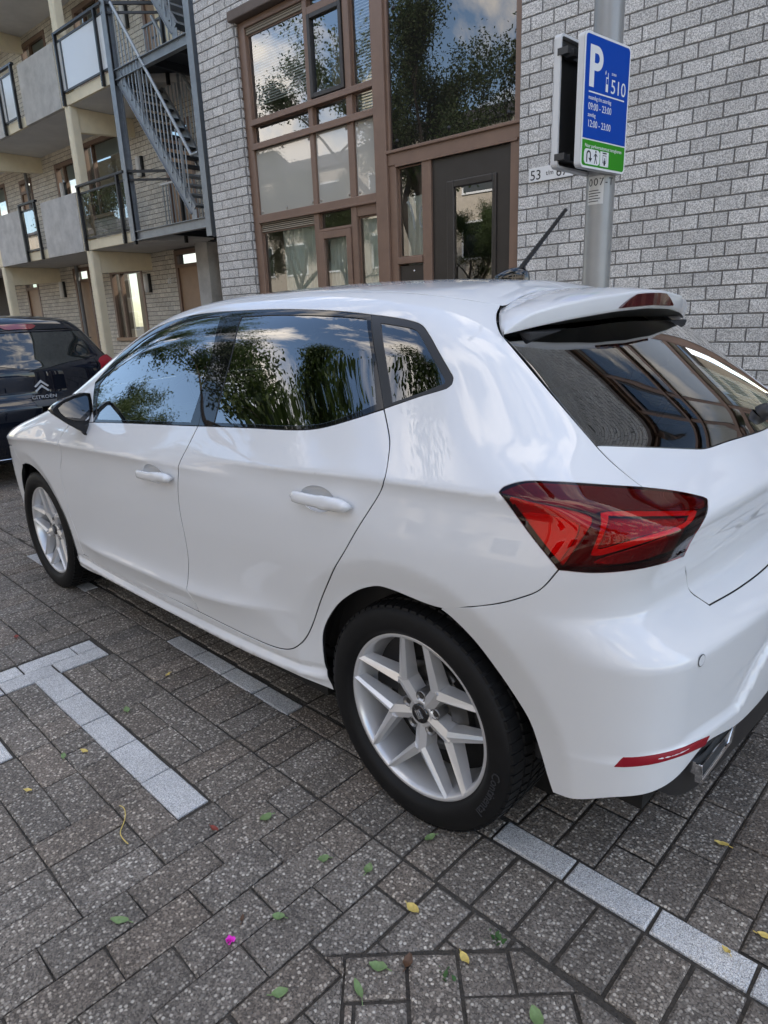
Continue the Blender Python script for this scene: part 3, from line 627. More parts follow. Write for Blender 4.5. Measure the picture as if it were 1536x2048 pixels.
def back_gaps(car):
    "black strips added behind the joints to keep light out of the gaps"
    runs = []
    d = np.array(TR['dlo'])
    runs += [(TR['dmid'], (0, -1, .1)), (TR['rdoor'], (0, -1, .1)), (TR['fdoor'], (0, -1, .1)), (TR['bumpgap'], (.3, -1, 0)), (TR['reargap'][3:], (.5, -.6, .6)),
             (TR['hatch2'], (1, -.3, 0)), (TR['lamp'], (.6, -.75, .2)), (TR['dlo'], (0, -1, .5)), (TR['gapA'], (0, -1, .4)), (TR['gapB'], (0, -1, .4)), (TR['silltop'], (0, -1, .1))]
    rails = onsurf([[1.05, -.578, 1.3], [1.40, -.552, 1.3], [1.70, -.53, 1.3], [1.96, -.508, 1.3], [2.179, -.517, 1.3], [2.404, -.503, 1.3], [2.5, -.465, 1.3], [2.538, -.435, 1.3]], (0, 0, 1))
    runs.append((rails, (0, -.5, 1))); runs.append((onsurf([[2.493+.32*y*y, -y, 1.3] for y in (.44, .404, .274, .15, .0)], (0, 0, 1)), (0, 0, 1)))
    b = MB()
    for P, dd in runs:
        Q = curve(P, .03, closed=False); Q = np.vstack([Q, P[-1]])
        n = grad(Q); t = np.gradient(Q, axis=0); t /= np.linalg.norm(t, axis=1, keepdims=True)+1e-9
        w = np.cross(n, t); w /= np.linalg.norm(w, axis=1, keepdims=True)+1e-9
        for sy in (1, -1):
            S = np.array([1, sy, 1]); a = (Q-n*.0065+w*.009)*S; c = (Q-n*.0065-w*.009)*S; k = len(Q)
            b.add(np.vstack([a, c]), [(i, i+1, k+i+1, k+i) for i in range(k-1)], True)
    b.build('gap_backing', M['black_matt'], car)
def spoiler(car, sp, rg):
    ys = np.array([0, .07, .184, .28, .361, .41, .476, .50, .535, .565])
    rx = np.interp(ys, [0, .07, .28, .41, .50, .535, .565], [2.768, 2.767, 2.741, 2.709, 2.680, 2.663, 2.643]); rz = np.interp(ys, [0, .07, .28, .41, .50, .535, .565], [1.373, 1.3725, 1.358, 1.344, 1.323, 1.304, 1.281])
    bx = np.interp(ys, [0, .184, .361, .476, .565], [2.758, 2.747, 2.712, 2.676, 2.644]); bz = np.interp(ys, [0, .184, .361, .476, .565], [1.326, 1.321, 1.306, 1.291, 1.277])
    fy = np.interp(ys, [0, .28, .41, .476, .50, .535, .565], [0, .27, .40, .455, .48, .526, .551])
    Fp = []
    for y in fy:
        if y < .404: Fp.append((2.4955+.32*y*y, -y))
        else:
            Fp.append((np.interp(y, [.404, .429, .482, .526, .552], [2.546, 2.546, 2.571, 2.603, 2.634]), -y))
    Fp = onsurf([[a, b, 1.25] for a, b in Fp], (0, 0, 1))
    rows = []
    yy = np.unique(np.r_[np.linspace(0, .48, 25), np.linspace(.48, .565, 14)])
    sm = lambda v: np.interp(yy, ys, v)
    FX_, FY_, FZ_ = [sm([q[k] for q in Fp]) for k in range(3)]
    ker = lambda v: np.convolve(np.pad(v, 2, 'edge'), [.1, .2, .4, .2, .1], 'valid')
    rx, rz, bx, bz = [ker(sm(v)) for v in (rx, rz, bx, bz)]
    Fp = onsurf(np.c_[FX_, FY_, FZ_], (0, 0, 1)); Fp = Fp+grad(Fp)*.0008; ys = yy
    UN = onsurf(np.c_[bx-.058*(1-.55*yy/.565), -yy*.995, bz+.0], (.65, 0, .76))
    CC = np.c_[bx, -yy, bz]; UN = CC+(UN-CC)*np.clip((.566-yy)/.22, 0, 1)[:, None]
    under = []
    for i, y in enumerate(ys):
        A = Fp[i]; B = np.array([rx[i], -y, rz[i]]); C = np.array([bx[i], -y*1.0, bz[i]]); Dn = None
        m1 = A*.66+B*.34+np.array([0, 0, .004]); m2 = A*.33+B*.67+np.array([0, 0, .006]); th = np.linalg.norm(B-C)
        B0 = B+(A-B)/np.linalg.norm(A-B)*min(.008, th*.3); B1 = B+(C-B)*.16; C0 = B+(C-B)*.86; Dn = UN[i]; C1 = C+(Dn-C)*.10
        A1 = A+np.array([.003, 0, -.012]); A = A+np.array([.0012, 0, 0])
        rows.append([A1, A, m1, m2, B0, B*.5+(B0+B1)*.25, B1, C0, C*.5+(C0+C1)*.25, C1])
        under.append([C1+np.array([0, 0, -.0004]), C1*.5+Dn*.5, Dn])
    U = np.array(under); nu = 3; uf = np.vstack([(U*np.array([1, -1, 1]))[::-1][:-1], U]); ub = MB(); ub.add(uf.reshape(-1, 3), [(i*nu+j, (i+1)*nu+j, (i+1)*nu+j+1, i*nu+j+1) for i in range(len(uf)-1) for j in range(nu-1)], True)
    rows = np.array(rows); nr = rows.shape[1]
    full = np.vstack([(rows*np.array([1, -1, 1]))[::-1][:-1], rows])
    # more sections, smoothly
    n = len(full); b = MB(); vs = full.reshape(-1, 3); fs = [(i*nr+j, (i+1)*nr+j, (i+1)*nr+j+1, i*nr+j+1) for i in range(n-1) for j in range(nr-1)]
    b.add(vs, fs, True); o = b.build('roof_spoiler', M['white_paint'], car); fix_normals(o); fix_normals(ub.build('spoiler_underside', M['under_trim'], o))
    # high brake light set into the trailing edge
    b = MB(); pts = []
    for y in np.linspace(-.176, .176, 15):
        a = abs(y); x = np.interp(a, ys, (rx*.5+bx*.5)); t_ = np.interp(a, ys, rz); u_ = np.interp(a, ys, bz); k = np.clip((.176-a)/.07, 0, 1)**.7
        pts.append(((x, y, u_+.006), (x, y, u_+.006+(t_-u_-.014)*max(k, .08))))
    vs = []; fs = []
    for (p0, p1) in pts: vs += [(p0[0]-.03, p0[1], p0[2]), (p0[0]+.0035, p0[1], p0[2]), (p1[0]+.0065, p1[1], p1[2]), (p1[0]-.03, p1[1], p1[2])]
    for i in range(14):
        for j in range(4): fs.append((i*4+j, (i+1)*4+j, (i+1)*4+(j+1) % 4, i*4+(j+1) % 4))
    fs += [(0, 1, 2, 3), (56, 59, 58, 57)]
    b.add(vs, fs); fix_normals(b.build('high_brake_light', M['red_lens_dark'], o))
def door_handles(fd, rd, fdr, rdr):
    for key, par, parr in (('handleF', fd, fdr), ('handleR', rd, rdr)):
        h = TR[key]; c = h.mean(0); n = grad(c[None])[0]
        x0, x1 = h[:, 0].min(), h[:, 0].max(); zc = c[2]
        t = np.array([1, 0, 0]); t = t-n*(t@n); t /= np.linalg.norm(t); u = np.cross(t, n); u = u if u[2] > 0 else -u
        # slight fall of the handle towards the rear is measured from the outline
        zf = h[h[:, 0] < x0+.04][:, 2].mean(); zr = h[h[:, 0] > x1-.04][:, 2].mean(); t = t*(x1-x0)+np.array([0, 0, zr-zf]); Lh = np.linalg.norm(t); t /= Lh; u = np.cross(t, n); u = u if u[2] > 0 else -u
        o0 = np.array([(x0+x1)/2, c[1], (zf+zr)/2]); o0 = onsurf([o0], (0, -1, 0))[0]
        for sy, pp in ((1, par), (-1, parr)):
            S = np.array([1, sy, 1]); b = MB(); ns = 22; vs = []
            for i in range(ns+1):
                s = i/ns; a = (s-.5)*Lh
                w = .0155*(min(1, s/.10+.35))*(min(1, (1-s)/.08+.45)) if True else 0
                w = .0185*math.sqrt(max(.08, 1-(2*s-1)**8))*(.86 if s < .55 else 1.0)
                bow = .036*math.sqrt(max(0, 1-((s-.45)/.55)**4)) if s < .72 else .036*math.sqrt(max(0, 1-((.72-.45)/.55)**4))+0*s
                th = .012 if s < .7 else .030
                if s < .06 or s > .96: bow *= .8; th = .024
                for k in range(10):
                    q = 2*math.pi*k/10; vs.append((o0+t*a+u*w*math.cos(q)*(1.0)+n*(bow-th*.5+th*.5*math.sin(q)))*S)
            fs = [(i*10+k, i*10+(k+1) % 10, (i+1)*10+(k+1) % 10, (i+1)*10+k) for i in range(ns) for k in range(10)]+[tuple(range(10)), tuple(range(ns*10, ns*10+10))]
            b.add(vs, fs, True)
            hd = b.build('door_handle', M['white_paint'], pp); fix_normals(hd)
def mirrors(car):
    head = [(-1.001,1.026),(-.975,1.045),(-.945,1.058),(-.90,1.069),(-.85,1.075),(-.828,1.070),(-.825,1.04),(-.827,.99),(-.832,.945),(-.845,.915),(-.868,.905),(-.905,.932),(-.94,.958),(-.975,.988),(-.995,1.008)]
    glass = [(-.972,1.028),(-.945,1.044),(-.90,1.056),(-.845,1.062),(-.837,1.055),(-.839,1.0),(-.846,.968),(-.86,.962),(-.91,.968),(-.945,.985),(-.966,1.01)]
    for sy in (1, -1):
        P = np.array(head); c = P.mean(0); b = MB(); vs = []; n = len(head)
        for (x, k) in ((.800, .97), (.804, 1.0), (.785, 1.0), (.755, .97), (.72, .88), (.69, .68), (.675, .35), (.672, .02)):
            for q in P: qq = c+(q-c)*k; vs.append((x-.80*(qq[0]+.83)*.3, qq[0]*sy, qq[1]))
        fs = [(i*n+k, i*n+(k+1) % n, (i+1)*n+(k+1) % n, (i+1)*n+k) for i in range(7) for k in range(n)]+[tuple(range(7*n, 8*n))]
        b.add(vs, fs, True)
        mr = b.build('door_mirror', M['black_gloss'], car); fix_normals(mr)
        b = MB(); vs = [(.794-.80*(q[0]+.83)*.3, q[0]*sy, q[1]) for q in glass]; b.add(vs, [tuple(range(len(glass)))]); fix_normals(b.build('mirror_glass', M['glass_mirror'], mr))
        b = MB(); vs = [(.798-.80*(q[0]+.83)*.3, (c[0]+(q[0]-c[0])*.985)*sy, c[1]+(q[1]-c[1])*.985) for q in P]; vs2 = [(.7975-.80*(q[0]+.83)*.3, q[0]*sy, q[1]) for q in glass]
        # bezel ring
        m_ = len(vs); k_ = len(vs2); ring = []
        b.add([(x-.008, y, z) for x, y, z in vs], [tuple(range(m_))]); fix_normals(b.build('mirror_back', M['black_satin'], mr))
        b = MB()
        b.add([(.80, -.835*sy, .945), (.80, -.90*sy, .95), (.77, -.90*sy, .955), (.70, -.84*sy, .96), (.835, -.868*sy, .895), (.79, -.875*sy, .90), (.74, -.872*sy, .915), (.70, -.855*sy, .93), (.82, -.80*sy, .96), (.70, -.80*sy, .97)],
              [(0,1,2,3), (4,5,1,0), (5,6,2,1), (6,7,3,2), (4,0,8), (3,7,9), (4,8,9,7,6,5)])
        fix_normals(b.build('mirror_foot', M['black_satin'], mr, bevel=.006))
        # black sail panel closing the front corner of the glass line
        S = np.array([1, sy, 1])
def details(car, hatch, bump, lamp):
    # parking sensors, number plate, exhaust, aerial, wiper
    for sy in (1, -1):
        p = TR['sens'][0]; n = grad(p[None])[0]; S = np.array([1, sy, 1]); t = np.cross(n, [0, 0, 1]); t /= np.linalg.norm(t); u = np.cross(t, n)
        for nm, r, o_, m in (('sensor_ring', .0135, .0012, M['black_satin']), ('parking_sensor', .0118, .0016, M['white_paint'])):
            b = MB(); b.add([(p+n*o_+(t*math.cos(q)+u*math.sin(q))*r)*S for q in np.linspace(0, 2*math.pi, 24, endpoint=False)], [tuple(range(24))]); fix_normals(b.build(nm, m, bump))
    b = MB(); b.box((3.236, -.268, .498), (3.262, .268, .622)); b.build('plate_frame', M['black_satin'], bump, bevel=.004)
    b = MB(); b.box((3.255, -.259, .506), (3.2645, .259, .614)); b.build('number_plate', M['plate_yellow'], bump, bevel=.003)
    b = MB(); b.box((3.2645, -.259, .508), (3.2655, -.214, .612)); b.build('plate_band', M['plate_blue'], bump)
    for sy in (1, -1):
        b = MB(); P = [(-.62, .318), (-.42, .318), (-.395, .365), (-.63, .372)]
        vs = [(3.20, y*sy, z) for y, z in P]+[(3.215, y*sy, z) for y, z in P]+[(3.212, (y+.525)*.86*sy-.525*sy, (z-.345)*.72+.345) for y, z in P]+[(3.10, (y+.525)*.86*sy-.525*sy, (z-.345)*.72+.345) for y, z in P]
        fs = [(i*4+k, i*4+(k+1) % 4, (i+1)*4+(k+1) % 4, (i+1)*4+k) for i in range(3) for k in range(4)]
        b.add(vs, fs); fix_normals(b.build('exhaust_trim', M['chrome'], bump, bevel=.003))
        b = MB(); b.add([(3.13, (y+.525)*.86*sy-.525*sy, (z-.345)*.72+.345) for y, z in P], [(0, 1, 2, 3)]); b.build('exhaust_mouth', M['black_matt'], bump)
    # roof aerial: raked rod on a shark-like foot
    z0 = onsurf([[2.30, 0, 1.3]], (0, 0, 1))[0][2]
    b = MB(); vs = []; n = 12
    for i in range(9):
        s = i/8; x = 2.22+.135*s; h = .040*math.sin(math.pi*min(1, s*.62+.06))**1.2*(1 if s < .9 else .8); w = .021*math.sqrt(max(.05, 1-(2*s-1)**4)); zz = z0+.012-.11*(x-2.28)-.012
        for k in range(n):
            q = math.pi*k/(n-1); vs.append((x, -w*math.cos(q), zz+h*math.sin(q)**.7))
    fs = [(i*n+k, i*n+k+1, (i+1)*n+k+1, (i+1)*n+k) for i in range(8) for k in range(n-1)]+[tuple(range(n)), tuple(range(8*n, 9*n))]
    b.add(vs, fs, True); ae = b.build('roof_aerial', M['black_gloss'], car); fix_normals(ae)
    b = MB(); p0 = Vector((2.318, 0, z0+.026)); p1 = Vector((2.480, 0, z0+.190)); nseg = 40; pts = [p0+(p1-p0)*(i/nseg) for i in range(nseg+1)]
    b.tube(pts, [(.0092-.0035*i/nseg)*(1+.10*(1 if i % 2 else -1)) for i in range(nseg+1)], 8); b.build('aerial_rod', M['black_satin'], ae)
    # rear wiper at the foot of the glass
    P = onsurf([[3.06, .075, 1.035], [3.05, .25, 1.035], [2.98, .50, 1.06]], (.7, 0, .7)); n = grad(P)
    b = MB(); b.lathe([(.0, .03), (.016, .028), (.022, .012), (.024, 0)], 16, M=lambda x, y, z: tuple(np.array(P[0])+np.array([.75*z+.65*x, y, .66*z-.75*x]))); wi = b.build('rear_wiper', M['black_satin'], hatch); fix_normals(wi)
    b = MB(); b.tube([P[0]+n[0]*.018, P[1]+n[1]*.012, P[2]+n[2]*.010], [.009, .007, .004], 8); b.build('wiper_arm', M['black_satin'], wi)
def ang(k): return math.radians(k)
def wheels(car):
    "one wheel in its own frame: x rearwards, y outwards is -y, hub at the origin; outer rim face near y=-.04"
    yo = -.075                                           # rim lip plane
    def ring(prof, n=72):
        b = MB(); b.lathe(prof, n, M=lambda a, c, h: (a, h, c)); return b
    RT_, RR_ = .314, .2345
    # tyre with a rounded section
    prof = [(RR_-.006, .095), (RR_+.004, .105), (.262, .113), (.29, .112), (.305, .100), (.3125, .082), (.314, .05), (.3145, 0), (.314, -.05), (.3125, -.070), (.3075, -.083), (.299, -.0915), (.285, -.097), (.268, -.0985), (.252, -.0955), (.243, -.089), (RR_+.003, -.082), (RR_-.004, -.076)]
    prof = curve(np.array(prof), .006, closed=False); prof = [tuple(q) for q in prof]+[(RR_-.004, -.076)]
    tb = ring(prof, 96); tyre_me = None
    # tread blocks on the shoulder and tread
    for k in range(70):
        a = 2*math.pi*k/70
        def Mx(r, h, w, a=a): return (r*math.cos(a)-w*math.sin(a), h, r*math.sin(a)+w*math.cos(a))
        for (r0, r1, h0, h1, w, sk) in ((.306, .3165, -.086, -.048, .0098, .0), (.3135, .3185, -.042, -.012, .0098, .004), (.3135, .3185, -.004, .03, .0098, -.004), (.308, .3175, .04, .085, .0098, 0)):
            vs = [Mx(r0, h0, -w+sk), Mx(r0, h0, w+sk), Mx(r0, h1, w-sk), Mx(r0, h1, -w-sk), Mx(r1-.004 if h0 < -.05 else r1, h0+.002, -w+sk), Mx(r1-.004 if h0 < -.05 else r1, h0+.002, w+sk), Mx(r1, h1, w-sk), Mx(r1, h1, -w-sk)]
            tb.add(vs, [(0,3,2,1),(4,5,6,7),(0,1,5,4),(1,2,6,5),(2,3,7,6),(3,0,4,7)])
    # rim barrel and lip
    rb = ring([(RR_-.004, -.070), (RR_, -.0765), (RR_-.003, -.0785), (RR_-.0105, -.0775), (RR_-.0135, -.073), (RR_-.017, -.062), (RR_-.024, -.02), (RR_-.030, .06), (RR_-.020, .095), (RR_-.005, .097)], 96)
    sp = MB()
    def arm(p0, p1, w0, w1, h0, h1, d0, d1, ridge=.010, tilt=0):
        "a spoke leg with a raised ridge line: p in the wheel plane, h height of the face, d depth"
        p0, p1 = np.array(p0, float), np.array(p1, float); t = (p1-p0)/np.linalg.norm(p1-p0); u = np.array([-t[1], t[0]])
        vs = []
        for p, w, h, dp in ((p0, w0, h0, d0), (p1, w1, h1, d1)):
            r = ridge*w/.02
            for (s, hh) in ((-1.25, h+dp), (-1, h+.004), (tilt, h-r*.6), (1, h+.004), (1.25, h+dp)):
                q = p+u*w*s; vs.append((q[0], hh, q[1]))
        sp.add(vs, [(i, i+1, 6+i, 5+i) for i in range(4)]+[(0, 1, 2, 3, 4), (9, 8, 7, 6, 5), (4, 0, 5, 9)])
    for k in range(5):
        a0 = ang(-18+72*k); pol = lambda r, a: (r*math.cos(a), r*math.sin(a))
        J = pol(.112, a0)
        arm(pol(.026, a0), J, .0185, .0195, -.050, -.060, .04, .045, .008)
        for s in (-1, 1):
            E_ = pol(.2265, a0+s*ang(26.3)); J0 = pol(.104, a0+s*ang(4))
            arm(J0, E_, .0150, .0085, -.0605, -.0765, .045, .03, .012, tilt=.3*s)
        # web that joins stem and legs
    hub = MB()
    hub.lathe([(.0, -.050), (.031, -.050), (.036, -.054), (.040, -.050), (.044, -.040), (.050, -.028), (.056, -.005), (.056, .04)], 40, M=lambda a, c, h: (a, h, c))
    rb.add(hub.v, hub.f, True)
    b_rim = MB(); b_rim.v = rb.v; b_rim.f = rb.f; b_rim.sm = rb.sm
    b_rim.add(sp.v, sp.f)
    rim = b_rim.mesh('wheel', M['alloy'])
    tyre = tb.mesh('tyre', M['tyre'])
    bolt = MB(); bolt.lathe([(.0, -.048), (.0075, -.048), (.0085, -.046), (.0085, -.02)], 6, M=lambda a, c, h: (a, h, c), smooth=False); bolt_me = bolt.mesh('wheel_bolt', M['steel_disc'])
    pock = MB(); pock.lathe([(.0, -.0425), (.0105, -.0425), (.0135, -.0505), (.0150, -.0512), (.0165, -.047), (.0165, -.01)], 18, M=lambda a, c, h: (a, h, c)); pock_me = pock.mesh('bolt_recess', M['alloy_dark'])
    cap = MB(); cap.lathe([(0, -.0585), (.024, -.0580), (.0275, -.056), (.0285, -.05)], 36, M=lambda a, c, h: (a, h, c)); cap_me = cap.mesh('centre_cap', M['black_gloss'])
    disc = MB(); disc.lathe([(.07, .012), (.072, -.002), (.128, -.002), (.1285, .008), (.128, .020), (.07, .020)], 60, M=lambda a, c, h: (a, h, c)); disc.lathe([(0, -.012), (.06, -.012), (.071, -.004), (.072, .02)], 30, M=lambda a, c, h: (a, h, c)); disc_me = disc.mesh('brake_disc', M['steel_disc'])
    cal = MB()
    for k in range(6):
        a = ang(-2+9*k); a2 = ang(-2+9*k+9)
        vs = [(r*math.cos(q), h, r*math.sin(q)) for q in (a, a2) for (r, h) in ((.082, -.022), (.140, -.022), (.142, .045), (.082, .045))]
        cal.add(vs, [(0, 1, 5, 4), (1, 2, 6, 5), (2, 3, 7, 6), (3, 0, 4, 7)]+([(0, 3, 2, 1)] if k == 0 else [])+([(4, 5, 6, 7)] if k == 5 else []))
    cal_me = cal.mesh('brake_caliper', M['steel_disc'])
    bk = MB(); bk.lathe([(0, .045), (.205, .045), (.205, .05)], 40, M=lambda a, c, h: (a, h, c)); bk_me = bk.mesh('black_backing', M['black_matt'])  # black disc added so the openings between the spokes read dark
    # cap emblem: a slanted letter made of three bars and two links
    em = MB(); e = lambda a, c: em.prism([(x*.0105, z*.0105) for x, z in c], -.0596, -.0578, M=lambda x, z, h: (x*.96, h, z))
    for c in ([(-.9, .9), (1.3, .9), (1.3, .45), (-.9, .45)], [(-1.25, .18), (1.25, .18), (1.25, -.18), (-1.25, -.18)], [(-1.3, -.45), (.9, -.45), (.9, -.9), (-1.3, -.9)], [(-1.3, .9), (-.85, .9), (-.85, .18), (-1.25, .18)], [(.85, -.18), (1.25, -.18), (1.3, -.9), (.85, -.9)]):
        e(0, [(x*math.cos(ang(0))+z*.0, z) for x, z in c])
    em_me = em.mesh('cap_emblem', M['chrome'])
    # raised maker's name on the sidewall
    letters = ring_text('Continental', .276, -.1002, .024, 364)
    for (x, sy, rot, steer) in ((2.564, 1, 0, 0), (2.564, -1, 40, 0), (0, 1, -4, 0.0), (0, -1, 20, 0)):
        w = bpy.data.objects.new('wheel', rim); link(w, car); w.location = (x, -.7595*sy, .3135)
        w.rotation_euler = (0, ang(rot) if sy == 1 else ang(rot), 0 if sy == 1 else math.pi)
        if x == 0: w.location.y += .012*sy
        for me, nm in ((tyre, 'tyre'), (cap_me, 'centre_cap'), (letters, 'tyre_lettering'), (disc_me, 'brake_disc'), (cal_me, 'brake_caliper'), (bk_me, 'black_backing')):
            c = link(bpy.data.objects.new(nm, me), w)
            if nm in ('centre_cap',):
                pass
        cp = link(bpy.data.objects.new('cap_emblem', em_me), w); cp.rotation_euler = (0, ang(58), 0)
        for k in range(5):
            for me, nm in ((bolt_me, 'wheel_bolt'), (pock_me, 'bolt_recess')):
                o = link(bpy.data.objects.new(nm, me), w); a = ang(18+72*k); o.location = (.050*math.cos(a), 0, .050*math.sin(a))
def ring_text(txt, r, y, size, deg):
    import bmesh
    v = []; f = []; a = ang(deg)
    cu = bpy.data.curves.new('t', 'FONT'); cu.size = size*1.35; cu.extrude = .0007; cu.resolution_u = 2
    ob = bpy.data.objects.new('t', cu); COL.objects.link(ob)
    tot = 0
    for ch in txt:
        cu.body = ch; dg = bpy.context.evaluated_depsgraph_get(); dg.update(); me = bpy.data.meshes.new_from_object(ob.evaluated_get(dg))
        xs = [q.co.x for q in me.vertices]; wd = max(xs)-min(xs) if xs else .01; x0 = min(xs) if xs else 0
        a += (wd/2+.0012)/r
        c = a; b = len(v)
        for q in me.vertices:
            tx = q.co.x-x0-wd/2; rr = r+ (q.co.y-size*.45); th = c+tx/r
            v.append((-rr*math.cos(th)*-1, y-q.co.z, -rr*math.sin(th)))
        f += [tuple(b+i for i in p.vertices) for p in me.polygons]
        a += (wd/2+.0012)/r; bpy.data.meshes.remove(me)
    bpy.data.objects.remove(ob); bpy.data.curves.remove(cu)
    me = bpy.data.meshes.new('tyre_lettering'); me.from_pydata(v, [], f); me.materials.append(M['tyre_text']); me.update(); return me
def insides(car):
    "cabin, wheel housings and floor that close the shell"
    for x in (0, 2.564):
        for sy in (1, -1):
            b = MB(); n = 24; vs = []
            for i in range(n+1):
                t = .12+(math.pi-.24)*i/n
                for y in (-.785, -.52): vs.append((x+.392*math.cos(t), y*sy, .314+.392*math.sin(t)))
            b.add(vs, [(i*2, i*2+1, i*2+3, i*2+2) for i in range(n)], True)
            vs = [(x+.395*math.cos(t), -.52*sy, .314+.395*math.sin(t)) for t in np.linspace(0, 2*math.pi, 24, endpoint=False)]; b.add(vs, [tuple(range(24))]); b.build('wheel_housing', M['black_matt'], car)
    b = MB(); b.box((-.70, -.52, .17), (3.05, .52, .30)); b.box((.40, -.80, .20), (2.17, .80, .29)); b.box((-.7, -.7, .2), (-.4, .7, .6)); b.box((2.98, -.70, .25), (3.12, .70, .60)); b.box((2.90, -.62, .60), (3.06, .62, .88))
    b.box((.30, -.72, .35), (.42, .72, .86)); b.build('underbody', M['black_matt'], car)
    b = MB(); b.box((.42, -.76, .30), (2.9, .76, .345)); b.box((.50, -.70, .78), (.78, .70, .94)); b.box((.42, -.70, .345), (.52, .70, .9)); b.box((2.42, -.68, .60), (2.95, .68, .88)); b.box((.8, -.11, .34), (1.7, .11, .60))
    for sy in (1, -1): b.box((.55, .745*sy-.01, .34), (2.45, .745*sy+.01, .90))
    b.build('cabin_trim', M['interior'], car, bevel=.03)
    b = MB(); P = onsurf([[x, y, 1.3] for x in np.linspace(1.1, 2.55, 10) for y in (-.46, -.2, 0, .2, .46)], (0, 0, 1)); b.add(P-np.array([0, 0, .035]), [(i*5+j, i*5+j+1, i*5+j+6, i*5+j+5) for i in range(9) for j in range(4)], True); b.build('headliner', M['headliner'], car)
    def seat(x, y, rear=False):
        b = MB(); w = .25 if not rear else .62
        b.box((x-.26, y-w, .42), (x+.24, y+w, .58)); 
        M_ = lambda a, c, h: (x+.20+(h-.55)*.36+a, y+c, h)
        b.box((0, -w*.96, .55), (.12, w*.96, 1.08), M=M_)
        o = b.build('rear_bench' if rear else 'front_seat', M['cloth'], car, bevel=.05)
        for yy in ([0] if not rear else [-.38, .38]):
            b = MB(); b.box((.01, yy-.125, 1.12), (.10, yy+.125, 1.28), M=M_); b.box((.04, yy-.07, 1.05), (.06, yy-.055, 1.14), M=M_); b.box((.04, yy+.055, 1.05), (.06, yy+.07, 1.14), M=M_)
            b.build('headrest', M['cloth'], o, bevel=.03)
    seat(1.30, -.36); seat(1.30, .36); seat(2.12, 0, True)
    # steering wheel on the left (the near side)
    b = MB(); c = Vector((.90, -.36, .95)); ax = Vector((.88, 0, .47)).normalized(); u = ax.cross(Vector((0, 1, 0))).normalized(); w = Vector((0, 1, 0))
    b.tube([c+(u*math.cos(t)+w*math.sin(t))*.18 for t in np.linspace(0, 2*math.pi, 33)], .015, 10, caps=False); sw = b.build('steering_wheel', M['interior'], car)
    b = MB(); b.bar(c-w*.17, c+w*.17, .05, .03); b.bar(c, c-u*-.17, .05, .03); b.bar(c, c-ax*.25, .07, .07); b.build('steering_boss', M['interior'], sw)
M['red_lens'] = pmat('red_reflector', (.24, .004, .014), .5, spec=.3)
M['under_trim'] = pmat('dark_spoiler_underside', (.022, .022, .020), .35)
M['red_lens_dark'] = pmat('dark_red_lens', (.055, .002, .006), .08, coat=1)
M['lamp_clear'] = glass_mat('red_lamp_cover', (.74, .07, .08), .75, 1.5)
M['lamp_smoke'] = pmat('smoked_red_band', (.12, .008, .016), .25, coat=.4)
M['lamp_dark'] = pmat('lamp_housing', (.10, .006, .008), .35)
M['lamp_red'] = pmat('lamp_red_facet', (.62, .02, .02), .25, metal=.3)
M['lamp_red_bright'] = pmat('lamp_red_guide', (.95, .05, .035), .22, metal=.2)
M['lamp_red_deep'] = pmat('lamp_red_core', (.42, .015, .018), .25, metal=.4, bump=.4, bscale=140)
M['lamp_grey'] = pmat('lamp_clear_section', (.42, .45, .46), .18, metal=.7, bump=.3, bscale=120)
M['alloy_dark'] = pmat('alloy_recess', (.22, .22, .225), .35, metal=.8)
M['plate_yellow'] = pmat('yellow_plate', (.85, .58, .03), .4, coat=.4)
M['plate_blue'] = pmat('blue_plate_band', (.01, .06, .42), .4, coat=.4)
CAR = car_parts()
print('car triangles', TRI)
# ------------------------------------------------------------------ the paved street
def occluded(P):
    "is a ground point hidden behind the white car (or outside the frame)"
    px = to_px(P)
    if not (-20 < px[0] < 1556 and -20 < px[1] < 2068): return True
    t = np.linspace(.15, .985, 60)[:, None]; S = CAMP+(np.asarray(P)-CAMP)*t
    return bool((F(S) < -.01).any())
PAVE_CACHE = {}
def paver_mesh(poly, gap=.0035, ch=.006, drop=.0045, jit=0.0):
    "one stone: worn edges, top at z=0, 60 mm deep"
    P = offset2(np.array(poly, float), gap)
    P = P+RNG.normal(0, jit, P.shape) if jit else P
    T = offset2(P, ch); n = len(P)
    v = [(x, y, 0) for x, y in T]+[(x, y, -drop) for x, y in P]+[(x, y, -.055) for x, y in P]
    a = .5*np.sum(P[:, 0]*np.roll(P[:, 1], -1)-np.roll(P[:, 0], -1)*P[:, 1])
    f = [tuple(range(n))]+[(n+i, n+(i+1) % n, (i+1) % n, i) for i in range(n)]+[(2*n+i, 2*n+(i+1) % n, n+(i+1) % n, n+i) for i in range(n)]
    if a < 0: f = [q[::-1] for q in f]
    return v, f
def clip(poly, a, b, c):
    "keep the part of a polygon where a*x+b*y+c >= 0"
    out = []; n = len(poly)
    for i in range(n):
        p, q = poly[i], poly[(i+1) % n]; dp, dq = a*p[0]+b*p[1]+c, a*q[0]+b*q[1]+c
        if dp >= 0: out.append(p)
        if dp*dq < 0: t = dp/(dp-dq); out.append((p[0]+(q[0]-p[0])*t, p[1]+(q[1]-p[1])*t))
    return out
def area(poly):
    P = np.array(poly); return abs(.5*np.sum(P[:, 0]*np.roll(P[:, 1], -1)-np.roll(P[:, 0], -1)*P[:, 1]))
rect = lambda x0, y0, x1, y1: [(x0, y0), (x1, y0), (x1, y1), (x0, y1)]
